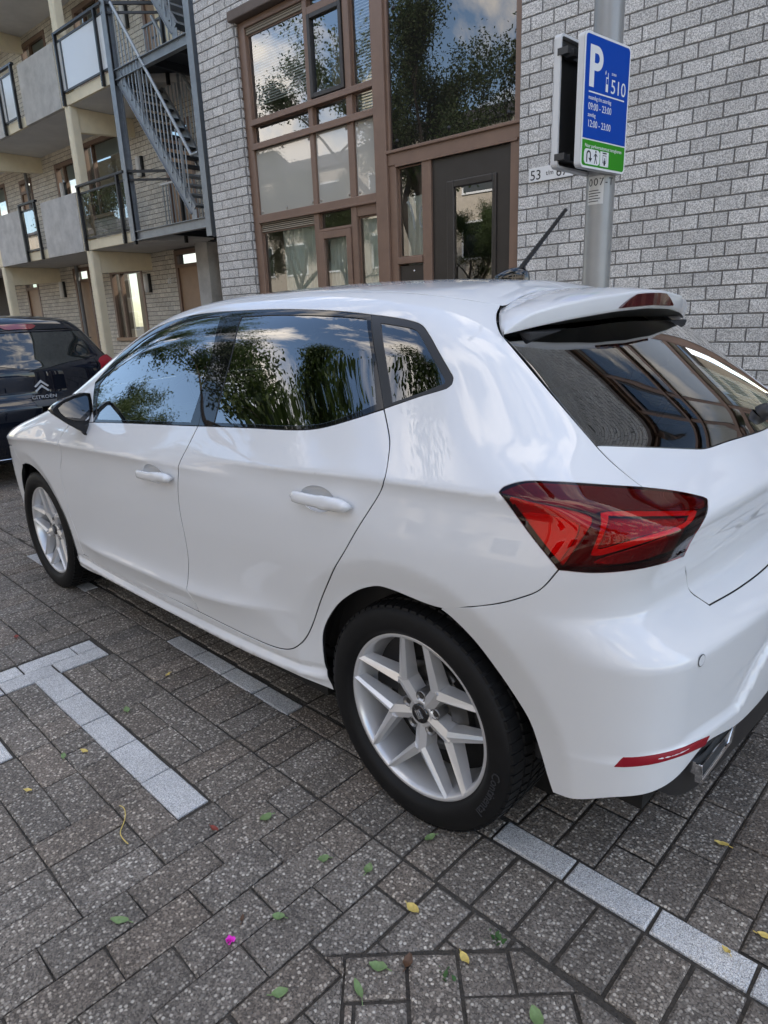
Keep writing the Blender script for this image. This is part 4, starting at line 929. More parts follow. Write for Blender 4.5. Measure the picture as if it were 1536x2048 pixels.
def build_street():
    st = MB(); st.add([(-420, -420, -.0068), (420, -420, -.0068), (420, 420, -.0068), (-420, 420, -.0068)], [(0, 1, 2, 3)])
    street = st.build('street', M['joint']); street['kind'] = 'structure'
    UX, UY = .1112, .1055
    Y0 = -.765                                            # kerb-side edge of the strip beside the bay line
    grey, white = [], []
    # bay line stones
    for a, b in ((1.045, 1.2635), (1.267, 1.475), (1.479, 1.690), (1.694, 1.899), (-.675, -.47), (-.465, -.26), (-.255, -.05), (-.045, .18)): white.append(rect(a, -.775, b, -.697))
    xb = 2.764
    for i in range(6): white.append(rect(xb, -.765, xb+.2045, -.682)); xb += .2075
    line = [(-8.0, -8.0), (-.675, .18), (1.045, 1.899), (2.764, 2.764+6*.2075), (5.2, 5.2)]
    for (a0, a1), (b0, b1) in zip(line[:-1], line[1:]):
        x = a1+.002
        while x < b0-.03:
            e = min(x+.2075, b0-.002)
            if b0-e < .04: e = b0-.002
            grey.append((rect(x, -.770, e, -.690), 0)); x = e
    # little gaps either side of the line stones
    # T-shaped white mark
    for k in range(5): white.append(rect(.958+k*.2224, -1.292, .958+(k+1)*.2224, -1.190))
    for q in ((.862, -1.190, .962, -.990), (.862, -1.395, .962, -1.192), (.765, -1.292, .862, -1.080), (.765, -1.080, .862, -.990), (.765, -1.395, .862, -1.294), (.862, -1.60, .958, -1.397), (.765, -1.60, .862, -1.398), (1.188, -1.609, 1.404, -1.508)): white.append(rect(*q))
    def is_white(cx, cy): return any(w[0][0]-.01 < cx < w[2][0]+.01 and w[0][1]-.01 < cy < w[2][1]+.01 for w in white)
    def hit_white(p):
        a0, b0 = p[0]; a1, b1 = p[2]
        for w in white:
            if min(a1, w[2][0])-max(a0, w[0][0]) > .012 and min(b1, w[2][1])-max(b0, w[0][1]) > .012: return True
        return False
    # strip of stretchers laid across, next to the bay line
    x = 2.957-.1085*100
    while x < 5:
        grey.append((rect(x, Y0-.206, x+.1085, Y0-.004), 1)); x += .1085
    # rows of the carriageway: running bond across the street for x > 2.08
    ya = Y0-.208
    diag = lambda p: clip(p, -1, 1, 3.976)                 # y >= x-3.976 stays in the square field
    i = 0; x = 2.082
    while x < 5:
        off = (i % 2)*UY; y = ya+off
        while y > -5.0:
            y1 = min(y, ya); y0 = max(y-2*UY, -9)
            if y1-y0 > .03:
                r_ = rect(x, y0, x+UX, y1)
                if max(a+b for a, b in r_) <= 1.46 or min(b-a for a, b in r_) >= -3.976: grey.append((r_, 1 if x > 2.6 else 0)); y -= 2*UY; continue
                p = diag(r_)
                if len(p) >= 3 and area(p) > .0004: grey.append((p, 1 if x > 2.6 else 0))
                p = clip(clip(r_, 1, -1, -3.976), -1, -1, 1.46)
                if len(p) >= 3 and area(p) > .0004: grey.append((p, 0))
            y -= 2*UY
        x += UX; i += 1
    # the slanted field towards the corner: herringbone at 45 degrees
    s2 = math.sqrt(.5); u, w = .111, .222
    def rotp(a, b): return (3.0+(a*s2-b*s2), -1.06+(a*s2+b*s2))
    def field(p):
        p = clip(p, 1, -1, -3.976-.004)
        if len(p) < 3: return p
        p = clip(p, 0, -1, -.983)
        return clip(p, 1, 1, -1.465) if len(p) >= 3 else p
    for i in range(-30, 30):
        for j in range(-30, 30):
            k = (i-j) % 4
            if k == 0: q = [(i, j), (i+2, j), (i+2, j+1), (i, j+1)]
            elif k == 2: q = [(i, j), (i+1, j), (i+1, j+2), (i, j+2)] if 0 else [(i, j-1), (i+1, j-1), (i+1, j+1), (i, j+1)]
            else: continue
            p = [rotp(a*u+.02, b*u-.045) for a, b in q]
            if max(abs(a-3.3) for a, b in p) > 2.2: continue
            p = field(p)
            if len(p) >= 3 and area(p) > .0004 and max(a for a, b in p) < 5 and min(b for a, b in p) > -5: grey.append((p, 1))
    # field with the T mark: pairs laid lengthways and crossways
    CW, CH = .2224, 2*UY
    x = 2.082-CW*50
    rng = random.Random(3)
    fixed = {0: 'y', 1: 'x', 2: 'x', 3: 'y', 4: 'x', 5: 'y', 6: 'y', 7: 'x'}
    for ci in range(60):
        x1 = 2.082-ci*CW; x0 = x1-CW
        if x1 < -9: break
        for cj in range(0, 22):
            y1 = ya-cj*CH; y0 = y1-CH
            o = fixed.get(ci, None) if cj == 0 else None
            o = o or rng.choice('xxyxy')
            cells = [rect(x0, y0, x1, y0+UY), rect(x0, y0+UY, x1, y1)] if o == 'x' else [rect(x0, y0, x0+UX, y1), rect(x0+UX, y0, x1, y1)]
            for p in cells:
                if not hit_white(p): grey.append((p, 0)); continue
                # cut down to what the white stones leave free: halves
                (a0, b0), (a1, b1) = p[0], p[2]
                subs = [rect(a0, b0, (a0+a1)/2, b1), rect((a0+a1)/2, b0, a1, b1)] if o == 'x' else [rect(a0, b0, a1, (b0+b1)/2), rect(a0, (b0+b1)/2, a1, b1)]
                for s in subs:
                    if not hit_white(s): grey.append((s, 0))
                    else:
                        # strip off the covered side
                        best = None
                        (a0_, b0_), (a1_, b1_) = s[0], s[2]
                        rem = [s]
                        for wq in white:
                            nx = []
                            for r in rem:
                                (c0, d0), (c1, d1) = r[0], r[2]; W0_, H0_ = wq[0]; W1_, H1_ = wq[2]
                                if c1 <= W0_ or c0 >= W1_ or d1 <= H0_ or d0 >= H1_: nx.append(r); continue
                                if c0 < W0_: nx.append(rect(c0, d0, W0_, d1))
                                if c1 > W1_: nx.append(rect(W1_, d0, c1, d1))
                                m0, m1 = max(c0, W0_), min(c1, W1_)
                                if d0 < H0_: nx.append(rect(m0, d0, m1, H0_))
                                if d1 > H1_: nx.append(rect(m0, H1_, m1, d1))
                            rem = nx
                        for r in rem:
                            if r[2][0]-r[0][0] > .03 and r[2][1]-r[0][1] > .03: grey.append((r, 0))
    # the parking bay itself, under and round the cars: running bond across
    i = 0; x = -9.0
    while x < 5:
        y = -.678+(i % 2)*UY-.105
        while y < 1.15:
            a, b = max(y, -.684), min(y+2*UY, 1.18)
            if b-a > .03: grey.append((rect(x, a, x+UX, b), 1))
            y += 2*UY
        x += UX; i += 1
    # sort by size in the picture
    def score(p):
        P = np.array([(a, b, 0) for a, b in p]); c = P.mean(0)
        if c[0] > CAMP[0]+.6 or (c-CAMP)@(-CAMR[:, 2]) < .3 or occluded(c): return 0
        q = to_px(P); return area(q)
    gs = sorted([(score(p), i) for i, (p, z) in enumerate(grey)], reverse=True)
    keep = set(i for s, i in gs[:300] if s > 0)
    stuff = MB(); cache = {}
    for i, (p, z) in enumerate(grey):
        P = np.array(p); c = P.mean(0); wide = .0042 if (z and c[0] > 2.6 and c[1] < -.7) else (.0027 if z else .0020)
        hz = RNG.normal(0, .0012); tilt = RNG.normal(0, .006, 2)
        if i in keep:
            key = tuple(np.round((P-c).ravel(), 4))+(wide, int(RNG.integers(0, 3)))
            if key not in cache:
                v, f = paver_mesh(P-c, wide, .0042 if not z else .006, .0035, .0012)
                me = bpy.data.meshes.new('paver'); me.from_pydata(v, [], f); me.materials.append(M['paver']); me.update(); cache[key] = me
            o = link(bpy.data.objects.new('paver', cache[key]), street); o.location = (c[0], c[1], hz); o.rotation_euler = (tilt[0], tilt[1], RNG.normal(0, .006))
        else:
            far = max(abs(c[0]-1), abs(c[1]))
            v, f = paver_mesh(P-c, wide, .006, .004)
            stuff.add([(a+c[0], b+c[1], h+hz+a*tilt[1]+b*tilt[0]) for a, b, h in v], f[:1+len(P)])
    so = stuff.build('paver_field', M['paver'], street); so['kind'] = 'stuff'
    for p in white:
        P = np.array(p); c = P.mean(0); v, f = paver_mesh(P-c, .0028, .004, .003, .0006)
        me = bpy.data.meshes.new('white_paver'); me.from_pydata(v, [], f); me.materials.append(M['paver_white']); me.update()
        o = link(bpy.data.objects.new('white_paver', me), street); o.location = (c[0], c[1], .001); o.rotation_euler = (RNG.normal(0, .004), RNG.normal(0, .004), 0)
    o = None
    # kerb and footway between the bay and the house
    k = MB(); k.box((-30, 1.30, -.05), (12, 1.335, .095)); foot = MB()
    foot.box((-30, 1.31, -.05), (12, 2.6, .10)); fo = foot.build('footway', M['mortar']); fo['kind'] = 'structure'
    n = 0
    for i in range(-12, 8):
        b = MB(); b.box((i+.004, 1.185, -.05), (i+.996, 1.305, .115)); b.build('kerb_stone', M['kerb'], fo, bevel=.012)
    tl = MB()
    for i in range(-60, 24):
        for j in range(4):
            v, f = paver_mesh(np.array(rect(-.15, -.15, .15, .15)), .003, .004, .003); hz = RNG.normal(0, .0012)
            tl.add([(a+i*.3+.15*(j % 2), b+1.46+j*.3, h+.109+hz) for a, b, h in v], f)
    t = tl.build('footway_tiles', M['tile'], fo); t['kind'] = 'stuff'
    return street
M['kerb'] = pmat('kerb_concrete', (.30, .29, .28), .85, noise=.2, nscale=14, bump=.3, bscale=120)
M['tile'] = pmat('footway_concrete', (.25, .245, .235), .85, noise=.2, nscale=10, bump=.3, bscale=140)
STREET = build_street()
# ------------------------------------------------------------------ houses. Facade frame: u along the street, n into the houses, z up
AZ = 0.0566524
_c, _s = math.cos(AZ), math.sin(AZ)
def FP(u, n, z): return (u*_c-n*_s, u*_s+n*_c, z)
def fb(mb, u0, u1, z0, z1, n0, n1): mb.box((u0, n0, z0), (u1, n1, z1), M=FP)
def fobj(name, m, parent, u0, u1, z0, z1, n0, n1, bevel=0):
    b = MB()
    if name in ('pane', 'fanlight', 'glass_sheet'): b.add([FP(u0, n0, z0), FP(u1, n0, z0), FP(u1, n0, z1), FP(u0, n0, z1)], [(0, 1, 2, 3)]); return b.build(name, m, parent)
    fb(b, u0, u1, z0, z1, n0, n1); return b.build(name, m, parent, bevel)
def text_mesh(txt, size, m, ext=.0006, res=3):
    cu = bpy.data.curves.new('t', 'FONT'); cu.body = txt; cu.size = size; cu.extrude = ext; cu.resolution_u = res
    ob = bpy.data.objects.new('t', cu); COL.objects.link(ob); dg = bpy.context.evaluated_depsgraph_get(); dg.update()
    me = bpy.data.meshes.new_from_object(ob.evaluated_get(dg)); bpy.data.objects.remove(ob); bpy.data.curves.remove(cu)
    me.materials.clear(); me.materials.append(m); return me
def text3(name, txt, size, org, ux, uz, m, parent=None, ext=.0006, sx=1.0, width=None):
    me = text_mesh(txt, size, m, ext); X = Vector(ux).normalized(); Z = Vector(uz).normalized(); Y = X.cross(Z)*-1
    if width:
        w = max(v.co.x for v in me.vertices); sx = width/w
    Mx = Matrix(((X.x*sx, Z.x, -Y.x*1, org[0]), (X.y*sx, Z.y, -Y.y, org[1]), (X.z*sx, Z.z, -Y.z, org[2]), (0, 0, 0, 1)))
    me.transform(Mx); me.name = name; return link(bpy.data.objects.new(name, me), parent)
M['beige_grille'] = pmat('vent_slats', (.36, .31, .24), .6)
M['pane'] = glass_mat('window_glass', (.90, .93, .92), 3.2, 1.52, 0.0, (.96, .98, 1))
M['pane_far'] = glass_mat('gallery_glass', (.45, .48, .46), .55, 1.5)
M['pane_dark'] = glass_mat('window_glass_dim', (.50, .54, .52), 5.5, 1.52)
M['spandrel'] = pmat('grey_glass_panel', (.42, .405, .365), .5, coat=1, coatrough=.0, spec=.0, coatior=1.9)
M['spandrel_dark'] = pmat('dark_glass_panel', (.012, .011, .010), .6, coat=1, coatrough=.0, spec=.0, coatior=2.0)
M['bolt'] = pmat('panel_bolt', (.34, .31, .27), .4)
M['blind'] = pmat('blind_slat', (.72, .73, .72), .55)
M['curtain'] = pmat('pleated_curtain', (.70, .74, .68), .9)
M['room'] = pmat('room_wall', (.34, .31, .26), .9)
M['plate_white'] = pmat('white_enamel_plate', (.74, .74, .73), .4)
M['ink'] = pmat('black_print', (.015, .015, .018), .5)
M['wood_door'] = pmat('tan_painted_door', (.34, .215, .13), .45, noise=.08, nscale=6)
M['concrete'] = pmat('cast_concrete_panel', (.52, .50, .47), .85, noise=.2, nscale=3.2, bump=.15, bscale=90)
M['cream'] = pmat('cream_masonry_paint', (.80, .70, .50), .6, noise=.07, nscale=4, bump=.05, bscale=60)
M['soffit'] = pmat('grey_soffit', (.68, .66, .63), .8, noise=.08, nscale=2)
M['black_rail'] = pmat('black_steel_rail', (.012, .012, .013), .4)
M['galv'] = pmat('galvanised_steel', (.27, .29, .31), .42, metal=.55, noise=.14, nscale=7)
M['galv_light'] = pmat('bright_galvanised_rail', (.40, .43, .45), .4, metal=.4)
M['galv_dark'] = pmat('steel_grating', (.035, .04, .047), .6, metal=.2)
M['lamp_white'] = pmat('opal_lamp_cover', (.72, .70, .66), .35)
M['gl_rail'] = glass_mat('balustrade_glass', (.50, .53, .53), 2.2, 1.5)
M['gl_frost'] = pmat('frosted_balustrade', (.72, .71, .69), .3, coat=.4)
M['pipe'] = pmat('grey_drain_pipe', (.17, .17, .17), .5)

def wall_core(mb, u0, u1, z0, z1, n0, n1, holes):
    us = sorted({u0, u1, *[min(max(h[k], u0), u1) for h in holes for k in (0, 1)]}); zs = sorted({z0, z1, *[min(max(h[k], z0), z1) for h in holes for k in (2, 3)]})
    for j in range(len(zs)-1):
        run = None
        for i in range(len(us)-1):
            cu, cz = (us[i]+us[i+1])/2, (zs[j]+zs[j+1])/2
            inside = any(h[0] < cu < h[1] and h[2] < cz < h[3] for h in holes)
            if not inside: run = [us[i], us[i+1]] if run is None else [run[0], us[i+1]]
            if (inside or i == len(us)-2) and run:
                fb(mb, run[0], run[1], zs[j], zs[j+1], n0, n1); run = None
def brick_list(u0, u1, z0, z1, holes, L_=.2, H_=.1, zph=.047, uph=.018):
    out = []; k = math.floor((z0-zph)/H_)
    while zph+k*H_ < z1:
        a = zph+k*H_; lo, hi = max(a, z0), min(a+H_, z1); o = uph+(L_/2 if (k % 2) else 0); i = math.floor((u0-o)/L_)
        if hi-lo > .03:
            while o+i*L_ < u1:
                segs = [(max(o+i*L_, u0), min(o+(i+1)*L_, u1))]
                for h in holes:
                    if h[2] < (lo+hi)/2 < h[3]:
                        ns = []
                        for s in segs:
                            if h[1] <= s[0] or h[0] >= s[1]: ns.append(s); continue
                            if s[0] < h[0]: ns.append((s[0], h[0]))
                            if s[1] > h[1]: ns.append((h[1], s[1]))
                        segs = ns
                for s in segs:
                    if s[1]-s[0] > .025: out.append((s[0], s[1], lo, hi))
                i += 1
        k += 1
    return out
def brick_geo(w, h, proud=.009, j=.0055, ch=.003):
    a, b = w/2-j, h/2-j
    v = [(-a+ch, 0, -b+ch), (a-ch, 0, -b+ch), (a-ch, 0, b-ch), (-a+ch, 0, b-ch), (-a, ch, -b), (a, ch, -b), (a, ch, b), (-a, ch, b), (-a, proud+.01, -b), (a, proud+.01, -b), (a, proud+.01, b), (-a, proud+.01, b)]
    f = [(0, 1, 2, 3)]+[(4+i, 4+(i+1) % 4, (i+1) % 4, i) for i in range(4)]+[(8+i, 8+(i+1) % 4, 4+(i+1) % 4, 4+i) for i in range(4)]
    return v, f
def lay_bricks(bl, n, parent, m, budget=300, proud=.009, hidden=None):
    sc = []
    for i, (a, b, lo, hi) in enumerate(bl):
        P = np.array([FP(a, n, lo), FP(b, n, lo), FP(b, n, hi), FP(a, n, hi)]); q = to_px(P); c = q.mean(0)
        ok = np.isfinite(q).all() and -10 < c[0] < 1546 and -10 < c[1] < 2050 and not (hidden and hidden(c))
        sc.append((area(q) if ok else 0, i))
    keep = set(i for s, i in sorted(sc, reverse=True)[:budget] if s > 30)
    cache = {}; st = MB()
    for i, (a, b, lo, hi) in enumerate(bl):
        w, h = round(b-a, 3), round(hi-lo, 3); d = RNG.normal(0, .0012)
        if i in keep:
            if (w, h) not in cache:
                v, f = brick_geo(w, h, proud); me = bpy.data.meshes.new('brick'); me.from_pydata(v, [], f); me.materials.append(m); me.update(); cache[(w, h)] = me
            o = link(bpy.data.objects.new('brick', cache[(w, h)]), parent); o.location = FP((a+b)/2, n-proud+d, (lo+hi)/2); o.rotation_euler = (0, 0, AZ)
        else:
            v, f = brick_geo(w, h, proud); c = ((a+b)/2, n-proud+d, (lo+hi)/2)
            st.add([FP(x+c[0], y+c[1], z+c[2]) for x, y, z in v], f)
    so = st.build('brickwork', m, parent); so['kind'] = 'stuff'
def carhide(c): return c[1] > 575+abs(c[0]-900)*.12

# ---- the near house with the door
D0 = 3.30
def joinery(H, du=0.0, full=True):
    "the tall brown window and door front; du shifts it along the street"
    br = M['brown']; X = lambda u: u+du
    def bar(name, u0, u1, z0, z1, n0=3.335, n1=3.42, m=br): return fobj(name, m, H, X(u0), X(u1), z0, z1, n0, n1, .006)
    ml = [(-3.262,-3.14,.10,4.47), (-2.215,-2.150,2.51,4.405), (-1.662,-1.580,2.51,4.405), (-2.225,-2.150,1.02,2.43), (-1.665,-1.585,1.02,2.43), (.262,.332,2.84,4.60), (.228,.332,.10,2.72), (-.730,-.622,.10,2.72), (-1.130,-1.042,.1,2.72)]
    for q in ml: bar('mullion', *q)
    fobj('main_mullion', br, H, X(-1.282), X(-1.13), .10, 4.9, 3.300, 3.42, .008)
    fobj('slim_mullion', br, H, X(-1.13), X(-1.098), 2.84, 4.9, 3.328, 3.42, .004)
    for z0, z1 in ((3.450, 3.506), (3.204, 3.264), (2.430, 2.512)):
        fobj('transom', br, H, X(-3.14), X(-1.282), z0, z1, 3.322, 3.42, .006)
        fobj('drip_rail', br, H, X(-3.14), X(-1.282), z0-.010, z0+.012, 3.306, 3.330, .004)
    fobj('head_rail', br, H, X(-3.14), X(-1.282), 4.405, 4.47, 3.33, 3.42, .006)
    fobj('lintel', M['brown_lintel'], H, X(-3.30), X(-1.13), 4.475, 4.575, 3.235, 3.45, .01)
    fobj('door_head', br, H, X(-1.13), X(.332), 2.72, 2.842, 3.325, 3.42, .006); fobj('drip_rail', br, H, X(-1.13), X(.332), 2.825, 2.852, 3.300, 3.33, .004); fobj('drip_rail', br, H, X(-1.04), X(.30), 2.700, 2.722, 3.318, 3.34, .003)
    fobj('sill_rail', br, H, X(-1.042), X(-.73), 1.815, 1.878, 3.318, 3.42, .005)
    fobj('window_sill', br, H, X(-3.28), X(-1.282), .96, 1.02, 3.27, 3.44, .006)
    bar('sash_rail', -2.15, -1.665, 2.225, 2.252); bar('sash_rail', -2.15, -1.662, 4.262, 4.33)
    # opening lights
    for nm, (a, b, c, d, w) in (('casement', (-2.150, -1.662, 3.512, 4.262, .045)), ('casement', (-2.150, -1.665, 1.02, 2.225, .072))):
        mm = M['brown_dark'] if c > 3 else br
        o = fobj(nm, mm, H, X(a+.004), X(a+w), c+.003, d-.003, 3.318, 3.39, .005)
        fobj('stile', mm, o, X(b-w), X(b-.004), c+.003, d-.003, 3.318, 3.39, .005); fobj('rail', mm, o, X(a+w), X(b-w), d-w, d-.003, 3.320, 3.388, .004); fobj('rail', mm, o, X(a+w), X(b-w), c+.003, c+w, 3.320, 3.388, .004)
        fobj('pane', M['pane'], o, X(a+w-.004), X(b-w+.004), c+w-.004, d-w+.004, 3.352, 3.356)
    # fixed panes
    for (a, b, c, d) in ((-3.14,-2.215,3.506,4.34), (-1.58,-1.282,3.506,4.405), (-2.15,-1.662,4.33,4.405), (-3.14,-2.225,3.264,3.450), (-2.15,-1.662,3.264,3.45), (-1.58,-1.282,3.264,3.45), (-3.14,-2.225,1.02,2.325), (-2.15,-1.665,2.252,2.43), (-1.585,-1.282,1.02,2.32), (-1.042,-.73,1.878,2.70)):
        fobj('pane', M['pane'], H, X(a-.003), X(b+.003), c-.003, d+.003, 3.385, 3.390)
        # dark glazing beads
        b_ = MB(); t = .012
        for (p, q, r, s) in ((a, a+t, c, d), (b-t, b, c, d), (a+t, b-t, c, c+t), (a+t, b-t, d-t, d)): fb(b_, X(p), X(q), r, s, 3.372, 3.386)
        ob = b_.build('glazing_bead', br, H); ob['kind'] = 'stuff'
    fobj('blind_panel', br, H, X(-1.585), X(-1.282), 2.322, 2.43, 3.345, 3.40, .004)
    for (z0, z1, a, b) in ((4.342, 4.404, -3.14, -2.215), (2.328, 2.428, -3.14, -2.225)):
        k = 5; dz = (z1-z0)/k
        fobj('vent_back', M['brown_dark'], H, X(a), X(b), z0, z1, 3.392, 3.41)
        for i in range(k): fobj('vent_slat', M['beige_grille'], H, X(a+.004), X(b-.004), z0+i*dz+.002, z0+(i+.62)*dz, 3.352+.006*(i % 2), 3.385)
    # grey panels with their fixing bolts
    for (a, b) in ((-3.14, -2.215), (-2.15, -1.662), (-1.58, -1.282)):
        p = fobj('spandrel_panel', M['spandrel'], H, X(a+.004), X(b-.004), 2.518, 3.198, 3.362, 3.385, .002)
        pts = [(a+.035, 2.55), (b-.035, 2.55), (a+.035, 3.165), (b-.035, 3.165)]+([((a+b)/2, 2.55), ((a+b)/2, 3.165)] if b-a > .6 else [])
        for (u, z) in pts:
            bb = MB(); bb.lathe([(0, -.010), (.010, -.008), (.016, -.002), (.017, 0)], 14, M=lambda q, r, h, u=u, z=z: FP(X(u)+q, 3.362+h, z+r)); bb.build('fixing_bolt', M['bolt'], p)
    p = fobj('dark_panel', M['spandrel_dark'], H, X(-1.098), X(.262), 2.852, 4.9, 3.352, 3.385, .002)
    for (u, z) in ((-1.03, 2.93), (-.42, 2.93), (.20, 2.93), (-1.03, 4.02), (.20, 4.02), (-.42, 4.02)):
        bb = MB(); bb.lathe([(0, -.014), (.012, -.012), (.019, -.003), (.020, 0)], 14, M=lambda q, r, h, u=u, z=z: FP(X(u)+q, 3.352+h, z+r)); bb.build('fixing_bolt', M['black_satin'], p)
    # front door
    d = MB()
    for (a, b, c, e) in ((-.622, -.40, .10, 2.70), (.055, .228, .10, 2.70), (-.40, .055, 2.47, 2.70), (-.40, .055, .10, .72)): fb(d, X(a), X(b), c, e, 3.362, 3.41)
    door = d.build('front_door', M['brown_dark'], H)
    for (a, b, c, e) in ((-.452, -.372, .66, 2.492), (.040, .085, .66, 2.492), (-.372, .040, 2.432, 2.492), (-.372, .040, .66, .73)): fobj('glazing_frame', M['brown_dark'], door, X(a), X(b), c, e, 3.345, 3.380, .008)
    fobj('pane', M['pane_dark'], door, X(-.375), X(.043), .725, 2.437, 3.372, 3.376)
    lb = fobj('letterbox', M['brown_dark'], H, X(-1.042), X(-.73), .10, 1.80, 3.36, 3.40, .004)
    bb = MB(); bb.lathe([(0, -.006), (.009, -.006), (.011, 0)], 14, M=lambda q, r, h: FP(X(-.86)+q, 3.36+h, 1.745+r)); bb.build('key_lock', M['chrome'], lb)
    if full:
        b_ = MB()
        def stroke(pts, w=.020):
            v = []
            for i, (a, z) in enumerate(pts):
                p0, p1 = pts[max(i-1, 0)], pts[min(i+1, len(pts)-1)]; dx, dz = p1[0]-p0[0], p1[1]-p0[1]; l = math.hypot(dx, dz); nx, nz = -dz/l*w/2, dx/l*w/2
                v += [FP(X(a+nx), 3.3835, z+nz), FP(X(a-nx), 3.3835, z-nz)]
            b_.add(v, [(2*i, 2*i+1, 2*i+3, 2*i+2) for i in range(len(pts)-1)])
        stroke([(-.955, 2.385), (-.925, 2.375), (-.905, 2.34), (-.875, 2.24), (-.862, 2.13)])
        stroke([(-.755, 2.335), (-.785, 2.30), (-.80, 2.24), (-.795, 2.18), (-.775, 2.145), (-.755, 2.135)], .017)
        b_.build('door_number', M['faint'], H)
    # what stands behind the glass
    rm = MB()
    for (a, b, c, e, n) in ((-3.14, .33, .1, 4.5, 5.6), ): fb(rm, X(a), X(b), c, e, n, n+.05)
    fb(rm, X(-3.3), X(.35), .05, .1, 3.42, 5.6); fb(rm, X(-3.3), X(.35), 2.80, 2.86, 3.42, 5.6); fb(rm, X(-3.3), X(.35), 4.5, 4.56, 3.42, 5.6); fb(rm, X(-3.32), X(-3.27), .1, 4.5, 3.42, 5.6); fb(rm, X(.33), X(.38), .1, 4.5, 3.42, 5.6); fb(rm, X(-1.2), X(-1.16), .1, 4.5, 3.44, 5.6)
    rm.build('room_shell', M['room'], H)
    for (a, b, c, e) in ((-3.13, -2.22, 3.66, 4.33), (-1.575, -1.285, 3.30, 4.40)):
        n = int((e-c)/.026)
        for i in range(n):
            z = c+i*.026; b_ = MB(); b_.add([FP(X(a), 3.425, z), FP(X(b), 3.425, z), FP(X(b), 3.443, z+.020), FP(X(a), 3.443, z+.020)], [(0, 1, 2, 3)]); b_.build('blind_slat', M['blind'], H)
    def curtain(a, b, c, e, n, m):
        k = int((b-a)/.012); v = []
        for i in range(k+1):
            u = a+(b-a)*i/k; d_ = .022*math.sin(u*88+1.3*math.sin(u*9)); v += [FP(X(u), n+d_, c), FP(X(u), n+d_, e)]
        b_ = MB(); b_.add(v, [(2*i, 2*i+2, 2*i+3, 2*i+1) for i in range(k)], True); b_.build('curtain', m, H)
    curtain(-2.86, -2.20, 1.0, 2.44, 3.46, M['curtain']); curtain(-2.13, -1.68, 1.0, 2.2, 3.45, M['curtain']); curtain(-1.58, -1.28, 1.0, 2.3, 3.45, M['curtain']); curtain(-1.03, -.74, .4, 2.45, 3.50, M['curtain'])
    curtain(-2.08, -1.74, 3.5, 4.2, 3.6, M['room'])
M['brown_lintel'] = pmat('dark_lintel', (.115, .085, .068), .6, noise=.15, nscale=9)
M['faint'] = pmat('etched_number', (.22, .24, .23), .7)
def near_house():
    H = empty('brick_house', FP(0, D0, 0), 'grey split-block house front with brown window frames and a dark front door', 'house')
    H.location = (0, 0, 0)
    SH = 5.72
    holes = [(-3.262, .332, .10, 4.575), (-3.262+SH, .332+SH, .10, 4.575)]
    c = MB(); wall_core(c, -3.962, 9.5, 0, 8.6, D0, D0+.22, holes); fb(c, -3.962, -3.74, 0, 8.6, D0+.22, 6.84); fb(c, 9.3, 9.5, 0, 8.6, D0+.22, 6.84); fb(c, -3.74, 9.3, 8.4, 8.6, D0+.22, 6.84)
    c.build('wall_core', M['mortar'], H)
    # reveal bricks at the left of the window are seen end on
    bl = brick_list(-3.965, 9.5, 0, 8.6, holes)
    lay_bricks(bl, D0, H, M['brick'], 300, .009, carhide)
    rv = MB()
    for k in range(0, 45):
        z = .047+k*.1; v, f = brick_geo(.075, .1, .006); rv.add([FP(-3.262+.006-(-y)+0*x, D0+.032+x, z+.05+zz) for x, y, zz in v], f)
    o = rv.build('reveal_brickwork', M['brick'], H); o['kind'] = 'stuff'
    cp = MB(); fb(cp, -4.05, 9.6, 8.6, 8.72, D0-.08, 6.9); cp.build('roof_edge', M['concrete'], H)
    # side wall of the house toward the gallery
    joinery(H); joinery(H, SH, False)
    # street-number plate screwed to the wall
    pl = fobj('number_plate', M['plate_white'], H, .442, .835, 2.345, 2.452, 3.272, 3.288, .003)
    X = FP(1, 0, 0)
    for t, s, u, z in (('53', .105, .455, 2.360), ('t/m', .05, .600, 2.382), ('67', .105, .690, 2.360)): text3('plate_figure', t, s, FP(u, 3.2712, z), X, (0, 0, 1), M['ink'], pl, .0006)
    return H
NEAR = near_house()
